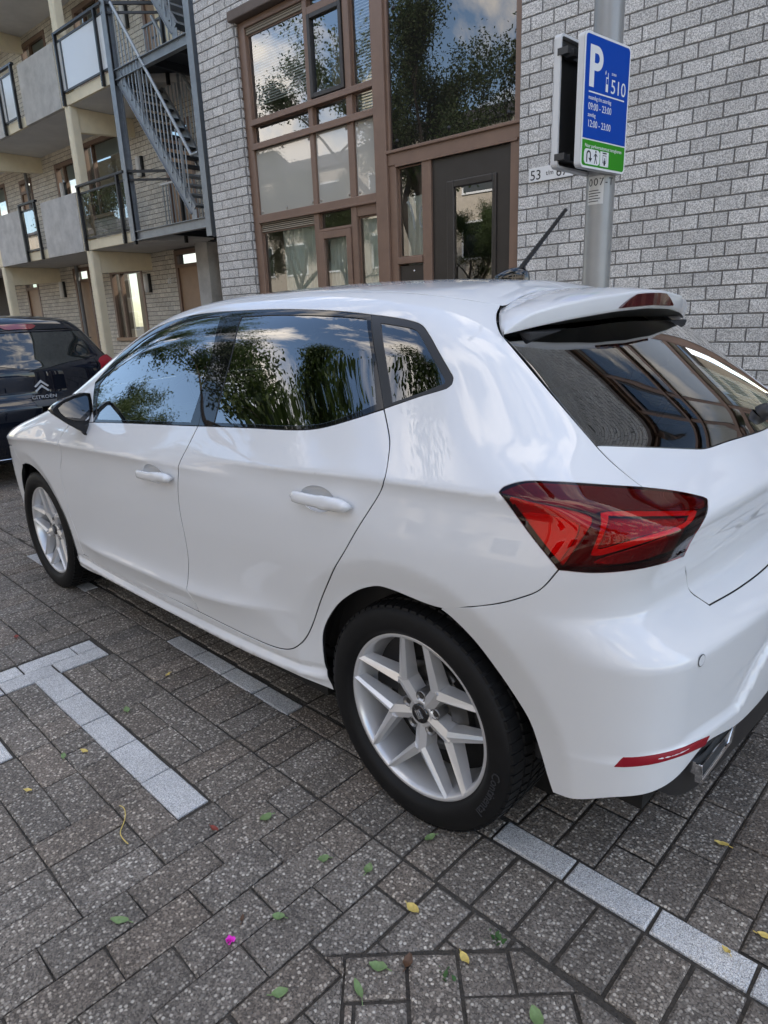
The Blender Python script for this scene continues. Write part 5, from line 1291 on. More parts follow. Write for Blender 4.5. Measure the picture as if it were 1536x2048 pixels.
# ---- the gallery flats set back on the left
DG, DW = 5.43, 6.85
def gallery():
    G = empty('gallery_flats', (0, 0, 0), 'gallery apartment block with cream columns and concrete balcony panels', 'apartment block')
    LV = (0, 2.95, 5.73)
    # openings in the brick back wall: (u0, u1, z0, z1, kind)
    ops = [(-10.43, -9.47, 0, 2.88, 'door'), (-13.42, -11.88, 1.0, 2.66, 'win'), (-15.40, -14.50, 0, 2.85, 'door'), (-18.6, -17.7, 0, 2.8, 'door'), (-8.75, -7.55, .15, 2.85, 'dark'),
           (-13.9, -12.0, 3.95, 5.62, 'win'), (-15.5, -14.3, 3.95, 5.4, 'win'), (-17.8, -17.0, 3.13, 5.35, 'door'), (-10.35, -9.30, 3.13, 5.35, 'door'), (-10.9, -10.0, 3.13, 3.2, 'none'),
           (-10.55, -9.45, 5.93, 8.1, 'door2'), (-13.4, -12.2, 6.75, 8.3, 'win'), (-16.3, -14.9, 6.75, 8.3, 'win'), (-20.2, -18.8, 3.95, 5.45, 'win')]
    ops = [o for o in ops if o[4] != 'none']
    holes = [o[:4] for o in ops]
    c = MB(); wall_core(c, -26, -3.9, 0, 9.5, DW, DW+.22, holes); c.build('wall_core', M['mortar2'], G)
    def hid(c): return c[1] > 700 or c[0] > 440
    lay_bricks(brick_list(-19.5, -3.9, 0, 8.6, holes, zph=.02, uph=.07), DW, G, M['brick2'], 300, .008, hid)
    for (a, b, z0, z1, k) in ops:
        br = M['brown']; fobj('frame', br, G, a, a+.09, z0, z1, DW-.02, DW+.1); fobj('frame', br, G, b-.09, b, z0, z1, DW-.02, DW+.1); fobj('frame', br, G, a+.09, b-.09, z1-.09, z1, DW-.02, DW+.1)
        if 'door' in k:
            t = z1-.36; fobj('frame', br, G, a+.09, b-.09, t, t+.07, DW-.02, DW+.1)
            d = fobj('door', M['wood_door'], G, a+.09, b-.09, z0, t, DW+.02, DW+.07, .006); fobj('fanlight', M['pane_far'], G, a+.09, b-.09, t+.07, z1-.09, DW+.05, DW+.054)
            fobj('letter_slot', M['black_satin'], d, a+.20, a+.40, z0+1.02, z0+1.06, DW+.012, DW+.03)
            if k == 'door2': fobj('door_panel', M['cream'], d, a+.42, b-.16, z0+.2, t-.2, DW+.008, DW+.03)
        elif k == 'win':
            fobj('sill', M['wood_door'], G, a-.03, b+.03, z0-.05, z0+.03, DW-.06, DW+.12); m2 = a+.42
            fobj('frame', br, G, m2, m2+.06, z0, z1-.09, DW, DW+.1); fobj('pane', M['pane_far'], G, a+.09, m2, z0+.03, z1-.09, DW+.05, DW+.055); fobj('pane', M['pane_far'], G, m2+.06, b-.09, z0+.03, z1-.09, DW+.05, DW+.055)
            fobj('roller_blind', M['blind'], G, m2+.07, b-.1, z1-.42 if z0 > 3 else z1-.12, z1-.09, DW+.08, DW+.1)
        else: fobj('pane', M['pane_dark'], G, a+.09, b-.09, z0, z1-.09, DW+.05, DW+.055)
        fobj('room_back', M['room'], G, a-.3, b+.3, z0-.1, z1+.1, DW+.9, DW+.95)
    # decks
    for li, z in enumerate((2.92, 5.70, 8.48)):
        e = -9.57
        s = fobj('deck_slab', M['soffit'], G, -26, e, z, z+.19, DG+.02, DW)
        fobj('deck_fascia', M['cream'], G, -26, e, z+.004, z+.205, DG-.03, DG+.02, .008)
        wedge = MB(); wedge.prism([(e, DG+.02), (e+1.55, DW), (e, DW)], z, z+.19, M=FP); fix_normals(wedge.build('deck_corner', M['soffit'], G))
    # columns with their beams back to the wall
    for u in (-11.57, -16.36, -21.15):
        P = [(u, DG+.02), (u+.02, DG-.0), (u+.175, DG-.0), (u+.2, DG+.025), (u+.2, DG+.19), (u, DG+.19)]
        for z0, z1 in ((0, 2.915), (2.925, 5.695), (5.705, 8.475)):
            b = MB(); b.prism([(a, n-.045) for a, n in P], z0, z1, M=FP); o = b.build('column', M['cream'], G, .01); fix_normals(o)
            b = MB(); zt = z1 if z1 < 3 else z1; v = [FP(a, n, q) for a in (u+.03, u+.17) for (n, q) in ((DG+.15, zt-.46), (DG+.15, zt), (DW, zt), (DW, zt-.36))]
            b.add(v, [(0, 1, 2, 3), (7, 6, 5, 4), (0, 4, 5, 1), (1, 5, 6, 2), (2, 6, 7, 3), (3, 7, 4, 0)]); o = b.build('deck_beam', M['cream'], G, .008); fix_normals(o)
    # parapets: concrete panels, and railings with glass between and at the stair end
    def rail_unit(a, b, z, frost, end=True, posts=None):
        r = empty('x') if 0 else None
        top = fobj('railing', M['black_rail'], G, a-.03, b+.03, z+1.245, z+1.29, DG-.10, DG-.03, .004)
        fobj('rail_bar', M['black_rail'], top, a, b, z+1.10, z+1.14, DG-.075, DG-.045, .003); fobj('rail_bar', M['black_rail'], top, a, b, z+.215, z+.255, DG-.075, DG-.045, .003)
        for u in (posts or (a+.03, b-.03)): fobj('rail_post', M['black_rail'], top, u-.028, u+.028, z-.01, z+1.25, DG-.115, DG-.052, .003)
        fobj('glass_sheet', M['gl_frost'] if frost else M['gl_rail'], top, a+.02, b-.02, z+.25, z+1.105, DG-.064, DG-.056)
        for q in ((posts or (a+.03, b-.03))):
            for dz in (.06, .16):
                bb = MB(); bb.lathe([(0, -.01), (.012, -.01), (.012, .0)], 6, M=lambda x, y, h, q=q, dz=dz: FP(q+x, DG-.115+h, z+dz+y), smooth=False); bb.build('post_bolt', M['galv'], top)
        if frost:
            fobj('rail_bar', M['black_rail'], top, a+.20, a+.25, z+.25, z+1.1, DG-.076, DG-.066)
    for z, fr in ((2.92, False), (5.70, True)):
        for k in range(3):
            o = -4.79*k
            fobj('balcony_panel', M['concrete'], G, -13.40+o, -11.64+o, z-.005, z+1.185, DG-.06, DG+.03, .01)
            fobj('panel_strip', M['cream'], G, -11.64+o, -11.575+o, z, z+1.16, DG-.04, DG+.03)
            if k: fobj('balcony_panel', M['concrete'], G, -11.37+o, -9.69+o, z-.005, z+1.185, DG-.06, DG+.03, .01)
            rail_unit(-14.50+o, -13.62+o, z, fr)
        rail_unit(-11.49, -9.58, z, fr, posts=(-11.44, -9.80))
        # rail turning the corner
        b = MB(); b.bar(FP(-9.56, DG-.07, z+1.27), FP(-8.75, DG+.75, z+1.27), .05, .045); b.bar(FP(-9.56, DG-.07, z+1.12), FP(-8.75, DG+.75, z+1.12), .03, .04); o = b.build('corner_rail', M['black_rail'], G)
        for f in (.06, .92):
            b = MB(); p = (-9.56+.81*f, DG-.07+.82*f); b.bar(FP(p[0], p[1], z-.05), FP(p[0], p[1], z+1.27), .055); b.build('rail_post', M['black_rail'], o)
    # bulkhead lamps by the doors
    for (u, z) in ((-11.60, 2.27), (-11.28, 4.72), (-15.05, 4.72), (-11.15, 7.55), (-16.05, 2.35)):
        b = MB()
        for i in range(6): pass
        bk = fobj('wall_lamp', M['black_satin'], G, u-.02, u+.085, z-.21, z+.21, DW-.07, DW-.008, .01)
        b.lathe([(0, -.21), (.045, -.205), (.062, -.17), (.064, 0), (.062, .17), (.045, .205), (0, .21)], 20, M=lambda x, y, h, u=u, z=z: FP(u-.02+x, DW-.085+y, z+h)); b.build('lamp_cover', M['lamp_white'], bk)
    text3('house_number', '65', .17, FP(-10.80, DW-.022, 2.215), FP(1, 0, 0), (0, 0, 1), M['plate_white'], G, .004, sx=.9)
    b = MB(); b.tube([FP(-15.0, DW-.09, 0), FP(-15.0, DW-.09, 2.9)], .05, 12); b.build('drain_pipe', M['pipe'], G); b = MB(); b.tube([FP(-17.1, DW-.09, 3.1), FP(-17.1, DW-.09, 5.7)], .045, 12); b.build('drain_pipe', M['pipe'], G)
    fobj('entry_pier', M['concrete'], G, -9.22, -8.80, 0, 2.95, DW-.28, DW, .01)
    fobj('roof_edge', M['concrete'], G, -26, -3.9, 9.5, 9.6, DW-.3, DW+.4)
    return G
GAL = gallery()
def stair():
    S = empty('steel_staircase', (0, 0, 0), 'galvanised steel outside stairs climbing between two floors of the gallery', 'staircase')
    g = M['galv']
    def ibeam(name, p, q, h=.16, w=.10, par=S, m=g):
        b = MB(); p, q = Vector(p), Vector(q); up = Vector((0, 0, 1)); d = (q-p).normalized(); s = d.cross(up).normalized(); up = s.cross(d)
        b.bar(p+up*h/2, q+up*h/2, w, .012); b.bar(p-up*h/2, q-up*h/2, w, .012); b.bar(p, q, .010, h); o = b.build(name, m, par); o['kind'] = 'part' if 0 else 'stuff'; del o['kind']; return o
    for u in (-9.51, -6.97):
        b = MB(); w = .062
        for (a0, a1, n0, n1) in ((-.075, .075, DG-.075, DG-.060), (-.075, .075, DG+.060, DG+.075), (-.006, .006, DG-.060, DG+.060)): fb(b, u+a0, u+a1, 2.78 if u > -9 else 2.93, 9.3, n0, n1)
        b.build('post', g, S)
    for z in (3.02, 5.80):
        ibeam('landing_beam', FP(-9.44, DG, z), FP(-7.04, DG, z)); ibeam('landing_beam', FP(-8.55, DW-.35, z-.02), FP(-6.7, DW-.35, z-.02), .22, .12, m=M['galv_dark'] if z < 4 else g)
        b = MB(); fb(b, -9.5, -6.9, z+.05, z+.085, DG+.06, DW-.05); b.build('landing_grating', M['galv_dark'], S)
        for uu in (-8.3, -7.5): ibeam('landing_joist', FP(uu, DG+.05, z-.02), FP(uu, DW-.1, z-.02), .12, .06, m=M['galv_dark'])
        # balustrade along the back of the landing
        b = MB(); b.bar(FP(-9.75, DW-.55, z+1.06), FP(-7.0, DW-.55, z+1.06), .05, .035); o = b.build('landing_rail', M['lamp_white'] if z < 4 else g, S)
        for i in range(24):
            u = -9.72+i*.118; b = MB(); b.bar(FP(u, DW-.55, z+.08), FP(u, DW-.55, z+1.05), .018); b.build('baluster', M['galv_light'], o)
    for fl, zb in enumerate((3.06, 5.84)):
        top = (-9.32, zb+2.66); bot = (-7.45, zb+.20)
        dirv = Vector((bot[0]-top[0], 0, bot[1]-top[1]))
        for n in (DG, DG+.78):
            b = MB(); p, q = Vector(FP(top[0], n, top[1])), Vector(FP(bot[0], n, bot[1])); b.bar(p, q, .012, .20); d = (q-p).normalized(); s = Vector(FP(0, 1, 0)); up = s.cross(d); up = up if up.z > 0 else -up
            for k in (-1, 1): b.bar(p+up*.1*k, q+up*.1*k, .06, .010)
            b.bar(q, Vector(FP(bot[0], n, zb)), .012, .16)
            o = b.build('stringer', g, S)
            for i in range(9):
                f = (i+.5)/9; c = p+(q-p)*f
                if n == DG: bb = MB(); bb.lathe([(0, -.016), (.012, -.016), (.012, 0)], 6, M=lambda x, y, h, c=c: tuple(c+Vector(FP(x, h-.006, y))), smooth=False); bb.build('bolt', M['steel_disc'], o)
        N_ = 13
        for i in range(N_):
            f = (i+.5)/N_; u = top[0]+dirv.x*f; z = top[1]+dirv.z*f
            b = MB(); fb(b, u-.12, u+.11, z-.018, z+.014, DG+.02, DG+.76); b.build('tread', M['galv_dark'] if i < 9 else g, S)
        for n in (DG-.02, DG+.80):
            hr = .92
            b = MB(); pts = [FP(top[0]+.02, n, top[1]+hr+.28), FP(bot[0]+.12, n, bot[1]+hr-.06), FP(bot[0]+.34, n, bot[1]+hr-.05)]; b.tube(pts, .030, 10); o = b.build('handrail', M['galv_light'], S)
            for i in range(16):
                f = (i+.5)/16; u = top[0]+dirv.x*f; z = top[1]+dirv.z*f
                w = .055 if i in (5, 14) else .017
                b = MB(); b.bar(FP(u, n+.01, z-.02), FP(u, n+.01, z+hr+.22*(1-f)), w, .013 if w > .02 else None); b.build('baluster', M['galv_light'], o)
            b = MB(); b.bar(FP(top[0], n, top[1]+.16), FP(bot[0], n, bot[1]+.16), .02, .012); b.build('lower_rail', g, o)
    return S
STAIR = stair()
# ------------------------------------------------------------------ lamp post with the parking signs
M['pole'] = pmat('grey_lamp_post', (.30, .30, .29), .42, metal=.25, noise=.08, nscale=6, coat=.2)
M['sign_blue'] = pmat('blue_sign_face', (.001, .060, .40), .5, spec=.2)
M['sign_green'] = pmat('green_sign_face', (.035, .28, .015), .5, spec=.2)
M['sign_white'] = pmat('white_sign_face', (.80, .80, .79), .5, spec=.2)
M['sign_back'] = pmat('dark_sign_back', (.055, .055, .056), .45, metal=.3)
M['sign_rim'] = pmat('white_sign_rim', (.66, .66, .65), .45)
M['sticker'] = pmat('white_sticker', (.62, .61, .58), .5)
POLE = (1.735, 1.668)
def post():
    b = MB(); b.lathe([(.078, 0), (.078, 1.1), (.0735, 1.16), (.0735, 2.9), (.068, 6.5), (.06, 7.2)], 40, M=lambda x, y, h: (POLE[0]+x, POLE[1]+y, h+.09))
    p = b.build('lamp_post', M['pole']); tag(p, 'grey steel lamp post carrying the blue parking sign beside the front door', 'lamp post')
    b = MB(); b.tube([(POLE[0], POLE[1], 7.2), (POLE[0], POLE[1]-.3, 7.55), (POLE[0], POLE[1]-1.2, 7.65)], .045, 12); b.build('lamp_arm', M['pole'], p)
    b = MB(); b.box((POLE[0]-.09, POLE[1]-1.8, 7.60), (POLE[0]+.09, POLE[1]-1.15, 7.70)); b.build('lantern', M['pole'], p, .02)
    # paper label wrapped round the post
    def wrap(name, z0, z1, a0, a1, m, par, r=.0742):
        n = 14; v = []
        for i in range(n+1):
            a = a0+(a1-a0)*i/n
            for z in (z0, z1): v.append((POLE[0]+r*math.cos(a), POLE[1]+r*math.sin(a), z))
        bb = MB(); bb.add(v, [(2*i, 2*i+2, 2*i+3, 2*i+1) for i in range(n)], True); return bb.build(name, m, par)
    st = wrap('label', 1.855, 1.992, R(-118), R(-50), M['sticker'], p)
    # number on the label, letter by letter round the post
    a = R(-114)
    for ch in '007-T':
        me = text_mesh(ch, .052, M['ink'], .0002); xs = [v.co.x for v in me.vertices]; x0, w = min(xs), max(xs)-min(xs)
        a += (w/2)/.0745
        for v in me.vertices:
            t = a+(v.co.x-x0-w/2)*.95/.0745; z = 1.945+v.co.y; r = .0746+v.co.z; v.co = (POLE[0]+r*math.cos(t), POLE[1]+r*math.sin(t), z)
        a += (w/2+.007)/.0745; me.name = 'label_figure'; link(bpy.data.objects.new('label_figure', me), st)
    for i in range(5): wrap('label_line', 1.868+i*.013, 1.872+i*.013, R(-114), R(-114+(52 if i % 2 else 44)), M['ink'], st, .0745)
    for z in (2.06, 2.50):
        bb = MB(); bb.lathe([(.0745, -.012), (.081, -.012), (.081, .012), (.0745, .012)], 30, M=lambda x, y, h, z=z: (POLE[0]+x, POLE[1]+y, z+h)); bb.build('clamp_band', M['sign_back'], p)
    return p
POSTO = post()
def rrect(w, h, r, n=6):
    P = []
    for cx, cy, a0 in ((w-r, r, -90), (w-r, h-r, 0), (r, h-r, 90), (r, r, 180)):
        for i in range(n+1): a = R(a0+90*i/n); P.append((cx+r*math.cos(a), cy+r*math.sin(a)))
    return P
def board(name, label, o, ax, nrm, w, h, front):
    "sign board: o lower left corner of the face, ax its width direction, nrm facing"
    ax = Vector(ax).normalized(); nrm = Vector(nrm).normalized()
    Mx = lambda x, y, d=0.0: tuple(Vector(o)+ax*x+Vector((0, 0, y))+nrm*d)
    P = rrect(w, h, .025)
    root = empty(name, Mx(w/2, 0, -.02), label, 'sign')
    root.location = (0, 0, 0)
    def plate(nm, Q, d0, d1, m, par=root):
        b = MB(); n = len(Q); b.add([Mx(x, y, d0) for x, y in Q]+[Mx(x, y, d1) for x, y in Q], [tuple(range(n))[::-1], tuple(range(n, 2*n))]+[(i, (i+1) % n, n+(i+1) % n, n+i) for i in range(n)]); return fix_normals(b.build(nm, m, par))
    # pan with a turned edge: rim ring and recessed back
    n = len(P); I = [tuple(q) for q in offset2(np.array(P), .012)]; b = MB()
    b.add([Mx(x, y, -.035) for x, y in P]+[Mx(x, y, 0) for x, y in P]+[Mx(x, y, -.035) for x, y in I]+[Mx(x, y, -.006) for x, y in I],
          [(i, (i+1) % n, n+(i+1) % n, n+i) for i in range(n)]+[((i+1) % n, i, 2*n+i, 2*n+(i+1) % n) for i in range(n)]+[(2*n+(i+1) % n, 2*n+i, 3*n+i, 3*n+(i+1) % n) for i in range(n)])
    fix_normals(b.build('rim', M['sign_rim'], root))
    plate('back_plate', I, -.010, -.004, M['sign_back']); plate('face_plate', P, -.003, .001, M['sign_white'])
    for y in (.08*h, .86*h):
        b = MB(); b.bar(Mx(.05*w, y, -.018), Mx(.95*w, y, -.018), .03, .022); b.build('back_rail', M['sign_back'], root)
        b = MB(); b.bar(Mx(.80*w, y, -.02), Mx(.80*w, y, -.075), .05, .03); b.bar(Mx(.97*w, y, -.02), Mx(.97*w, y, -.075), .03, .03); b.build('bracket', M['sign_back'], root)
    if front: front(root, Mx, plate, ax, w, h)
    return root
def face(root, Mx, plate, ax, w, h):
    g = .215*h
    B = [(x, y) for x, y in rrect(w-.02, h-.02, .018)]; B = [(x+.01, y+.01) for x, y in B]
    plate('blue_field', clip(B, 0, 1, -(g+.006)), .001, .0016, M['sign_blue']); plate('green_field', clip(B, 0, -1, g), .001, .0016, M['sign_green'])
    W_ = M['sign_white']; T = lambda nm, t, s, x, y, width=None, m=W_, d=.0020: text3(nm, t, s, Mx(x, y, d), ax, (0, 0, 1), m, root, .0003, width=width)
    # big P drawn as shapes
    x0, y0 = .045, h-.225; st = .038; hh = .175
    plate('letter_stem', [(x0, y0), (x0+st, y0), (x0+st, y0+hh), (x0, y0+hh)], .0016, .0022, W_)
    b = MB(); n = 18; ro, ri = .052, .020; cy = y0+hh-ro; cx_ = x0+st+.020; v = []; out = [(x0+st, y0+hh)]+[(cx_+ro*math.cos(a), cy+ro*math.sin(a)) for a in np.linspace(math.pi/2, -math.pi/2, n)]+[(x0+st, cy-ro)]; inn = [(x0+st, cy+ri)]+[(cx_+ri*math.cos(a), cy+ri*math.sin(a)) for a in np.linspace(math.pi/2, -math.pi/2, n)]+[(x0+st, cy-ri)]
    k = len(out); b.add([Mx(x, y, .0022) for x, y in out]+[Mx(x, y, .0022) for x, y in inn], [(i, i+1, k+i+1, k+i) for i in range(k-1)]); fix_normals(b.build('letter_bowl', W_, root))
    T('sign_text', '510', .088, .228, h-.228, .135)
    T('sign_text', 'zone', .022, .232, h-.150)
    plate('phone_body', [(.186, h-.228), (.206, h-.228), (.206, h-.165), (.186, h-.165)], .0016, .0022, W_); plate('phone_screen', [(.189, h-.195), (.203, h-.195), (.203, h-.171), (.189, h-.171)], .0022, .0026, M['sign_blue'])
    plate('phone_aerial', [(.201, h-.165), (.205, h-.165), (.205, h-.145), (.201, h-.145)], .0016, .0022, W_)
    for r_ in (.014, .022):
        b = MB(); q = [(.188+r_*math.cos(a)*.5, h-.150+r_*math.sin(a)*.6) for a in np.linspace(1.9, 3.6, 7)]; q2 = [(x+.003, y) for x, y in q]; b.add([Mx(x, y, .0021) for x, y in q+q2], [(i, i+1, 8+i, 7+i) for i in range(6)]); fix_normals(b.build('phone_wave', W_, root))
    plate('sign_line', [(.045, h-.249), (.355, h-.249), (.355, h-.243), (.045, h-.243)], .0016, .0022, W_)
    T('sign_text', 'maandag t/m zaterdag', .026, .045, h-.278, .195); T('sign_text', '09:00 - 23:00', .044, .045, h-.322, .200)
    T('sign_text', 'zondag', .026, .045, h-.352, .065); T('sign_text', '12:00 - 23:00', .044, .045, h-.396, .200)
    T('sign_text', 'Naar parkeerautomaat terugkeren', .023, .032, g-.032, .325); T('sign_text', '(behoud uw kenteken)', .020, .032, g-.055, .195)
    plate('picto_left', rr(rrect(.135, .068, .020), .028, .018), .0016, .0021, W_); plate('picto_right', [(.168, .018), (.243, .018), (.243, .086), (.168, .086)], .0016, .0021, W_)
    K = M['ink']
    def arc(nm, cx, cy, r, wd, a0, a1, m=K):
        q = np.linspace(R(a0), R(a1), 16); b = MB(); b.add([Mx(cx+(r+wd)*math.cos(a), cy+(r+wd)*math.sin(a), .0026) for a in q]+[Mx(cx+r*math.cos(a), cy+r*math.sin(a), .0026) for a in q], [(i, i+1, 17+i, 16+i) for i in range(15)]); fix_normals(b.build(nm, m, root))
    arc('turn_arrow', .067, .060, .011, .008, 0, 180); plate('turn_arrow', [(.048, .026), (.056, .026), (.056, .060), (.048, .060)], .0021, .0026, K); plate('turn_arrow', [(.078, .044), (.086, .044), (.086, .060), (.078, .060)], .0021, .0026, K); plate('turn_arrow', [(.082, .028), (.097, .046), (.067, .046)], .0021, .0027, K)
    hd = [(.128+.0055*math.cos(a), .078+.0055*math.sin(a)) for a in np.linspace(0, 2*math.pi, 14, endpoint=False)]; plate('walker_head', hd, .0021, .0026, K)
    for q in ([(.122, .070), (.133, .070), (.131, .048), (.123, .048)], [(.124, .050), (.129, .050), (.121, .024), (.116, .024)], [(.127, .050), (.132, .050), (.142, .026), (.137, .024)], [(.122, .069), (.124, .066), (.114, .054), (.111, .056)], [(.132, .069), (.131, .064), (.141, .055), (.144, .058)]): plate('walker', q, .0021, .0026, K)
    plate('meter_slot', [(.188, .076), (.223, .076), (.223, .082), (.188, .082)], .0021, .0026, K)
    fr = [(.190, .034), (.221, .034), (.221, .070), (.190, .070)]; plate('meter', fr, .0021, .0025, K); plate('meter_screen', [(.193, .037), (.218, .037), (.218, .067), (.193, .067)], .0025, .0028, W_)
    for q in ([(.203, .058), (.208, .058), (.208, .024), (.203, .024)], [(.198, .046), (.214, .046), (.212, .024), (.200, .024)]): plate('hand', q, .0028, .0031, K)
def rr(P, dx, dy): return [(x+dx, y+dy) for x, y in P]
d1 = Vector((.040, .388, 0)).normalized()
board('parking_sign', 'blue and green parking sign with a white letter on the lamp post', (1.806, 1.305, 1.993), d1, (d1.y, -d1.x, 0), .397, .578, face)
d2 = Vector((-.02, -1, 0)).normalized()
board('sign_seen_from_behind', 'dark back of a white rimmed sign on the lamp post', (1.655, 1.698, 2.008), d2, (d2.y, -d2.x, 0), .397, .585, None)
# ------------------------------------------------------------------ the dark hatchback parked ahead
CX, CY = -2.7, .18   # its rearmost point and its centre line
T2=smo([-3.9,-3.3,-2.6,-2.2,-1.7,-1.2,-.8,-.50,-.33,-.2,0],[.75,.93,1.05,1.25,1.42,1.465,1.462,1.445,1.425,1.39,1.33],.03)
R2=smo([.15,.25,.40,.55,.66,.70,.735,.80,.92,.985,1.02,1.05,1.10,1.20,1.33,1.40,1.46],[-.10,-.03,.03,.05,.052,.045,.0,-.02,-.02,-.025,-.055,-.085,-.115,-.185,-.30,-.345,-.46],.010)
S2=smo([.2,.6,.75,1.0,1.1,1.35],[.14,.14,.20,.22,.28,.26],.02)
W2=smo([.15,.25,.4,.6,.8,.95,1.02,1.1,1.2,1.3,1.4,1.46],[.80,.835,.845,.86,.862,.845,.815,.77,.71,.65,.59,.54],.02)
def F2(P):
    x=P[...,0]-CX;y=np.abs(P[...,1]);z=P[...,2]
    fs=y-W2(z)-.0*x+.010*sstep(-.9,0,x)*sstep(.95,1.2,z)
    fr=x-(R2(z)-S2(z)*y*y)
    ft=z-(T2(x)-.13*y*y)
    f=smax(fs,fr*.85,.20)
    return smax(smax(f,ft*.9,.10),(-4.0+.35*y*y-x),.2)
TR2={
 'glass':[[-3.015,-0.47,1.278],[-2.996,-0.312,1.294],[-2.985,-0.164,1.303],[-2.983,0.152,1.301],[-3.08,0.55,1.3],[-2.985,0.56,1.209],[-2.903,0.553,1.105],[-2.873,0.531,1.071],[-2.849,0.499,1.052],[-2.782,0.281,1.028],[-2.737,0.013,1.001],[-2.732,-0.132,0.989],[-2.75,-0.292,0.994],[-2.777,-0.429,1.001],[-2.824,-0.57,1.015]],
 'lamp':[[-2.815,0.563,1.008],[-2.857,0.622,1.03],[-2.97,0.748,1.042],[-2.958,0.76,1.028],[-2.858,0.71,0.997],[-2.807,0.633,0.95],[-2.786,0.556,0.93],[-2.786,0.539,0.967]],
 'brake':[[-3.068,-0.352,1.367],[-3.046,-0.132,1.377],[-3.04,0.127,1.371],[-3.031,0.134,1.361],[-3.01,0.11,1.337],[-3.003,-0.154,1.325],[-3.03,-0.371,1.32]],
 'spoil':[[-3.086,-0.344,1.383],[-3.063,-0.124,1.391],[-3.11,0.383,1.392],[-3.132,0.509,1.362],[-3.084,0.552,1.302],[-2.987,-0.163,1.305],[-3.011,-0.381,1.297]],
 'plate':[[-2.675,-0.378,0.491],[-2.669,-0.353,0.517],[-2.662,-0.277,0.527],[-2.653,-0.138,0.537],[-2.657,-0.091,0.484],[-2.676,-0.102,0.382],[-2.696,-0.298,0.352],[-2.702,-0.38,0.357],[-2.696,-0.395,0.385]],
 'plate2':[[-2.664,-0.283,0.511],[-2.652,-0.084,0.534],[-2.668,-0.099,0.416],[-2.67,-0.275,0.46]],
 'bgap':[[-2.726,-0.422,0.729],[-2.722,-0.348,0.736],[-2.704,-0.069,0.742],[-2.706,0.03,0.748]],
 'bgap2':[[-2.681,-0.447,0.667],[-2.673,-0.374,0.676],[-2.649,-0.005,0.669]],
 'crease':[[-2.765,-0.437,0.974],[-2.743,-0.298,0.972],[-2.729,-0.167,0.972],[-2.724,-0.127,0.944],[-2.722,-0.084,0.932],[-2.725,0.068,0.973],[-2.76,0.402,0.978]],
 'logo':[[-2.721,-0.057,0.864],[-2.721,0.066,0.831],[-2.72,-0.004,0.896],[-2.72,-0.001,0.821]],
 'txt':[[-2.716,-0.091,0.769],[-2.721,0.104,0.79],[-2.721,-0.085,0.793]],
 'recess':[[-2.708,-0.066,0.75],[-2.673,-0.061,0.714],[-2.677,0.054,0.717],[-2.708,0.1,0.748]],
 'line':[[-2.773,-0.429,0.222],[-2.761,-0.347,0.226]],
 'hatchR':[[-2.859,0.579,1.042],[-2.775,0.51,0.926],[-2.766,0.47,0.842]],
}
for _k in TR2: TR2[_k] = np.array(TR2[_k], float)
M['dark_paint'] = pmat('dark_blue_car_paint', (.006, .008, .014), .7, coat=1, coatrough=.004, spec=0)
M['grey_plastic'] = pmat('grey_tailgate_grip', (.055, .058, .06), .45)
M['badge'] = pmat('bright_badge_metal', (.50, .51, .53), .35, metal=.3)
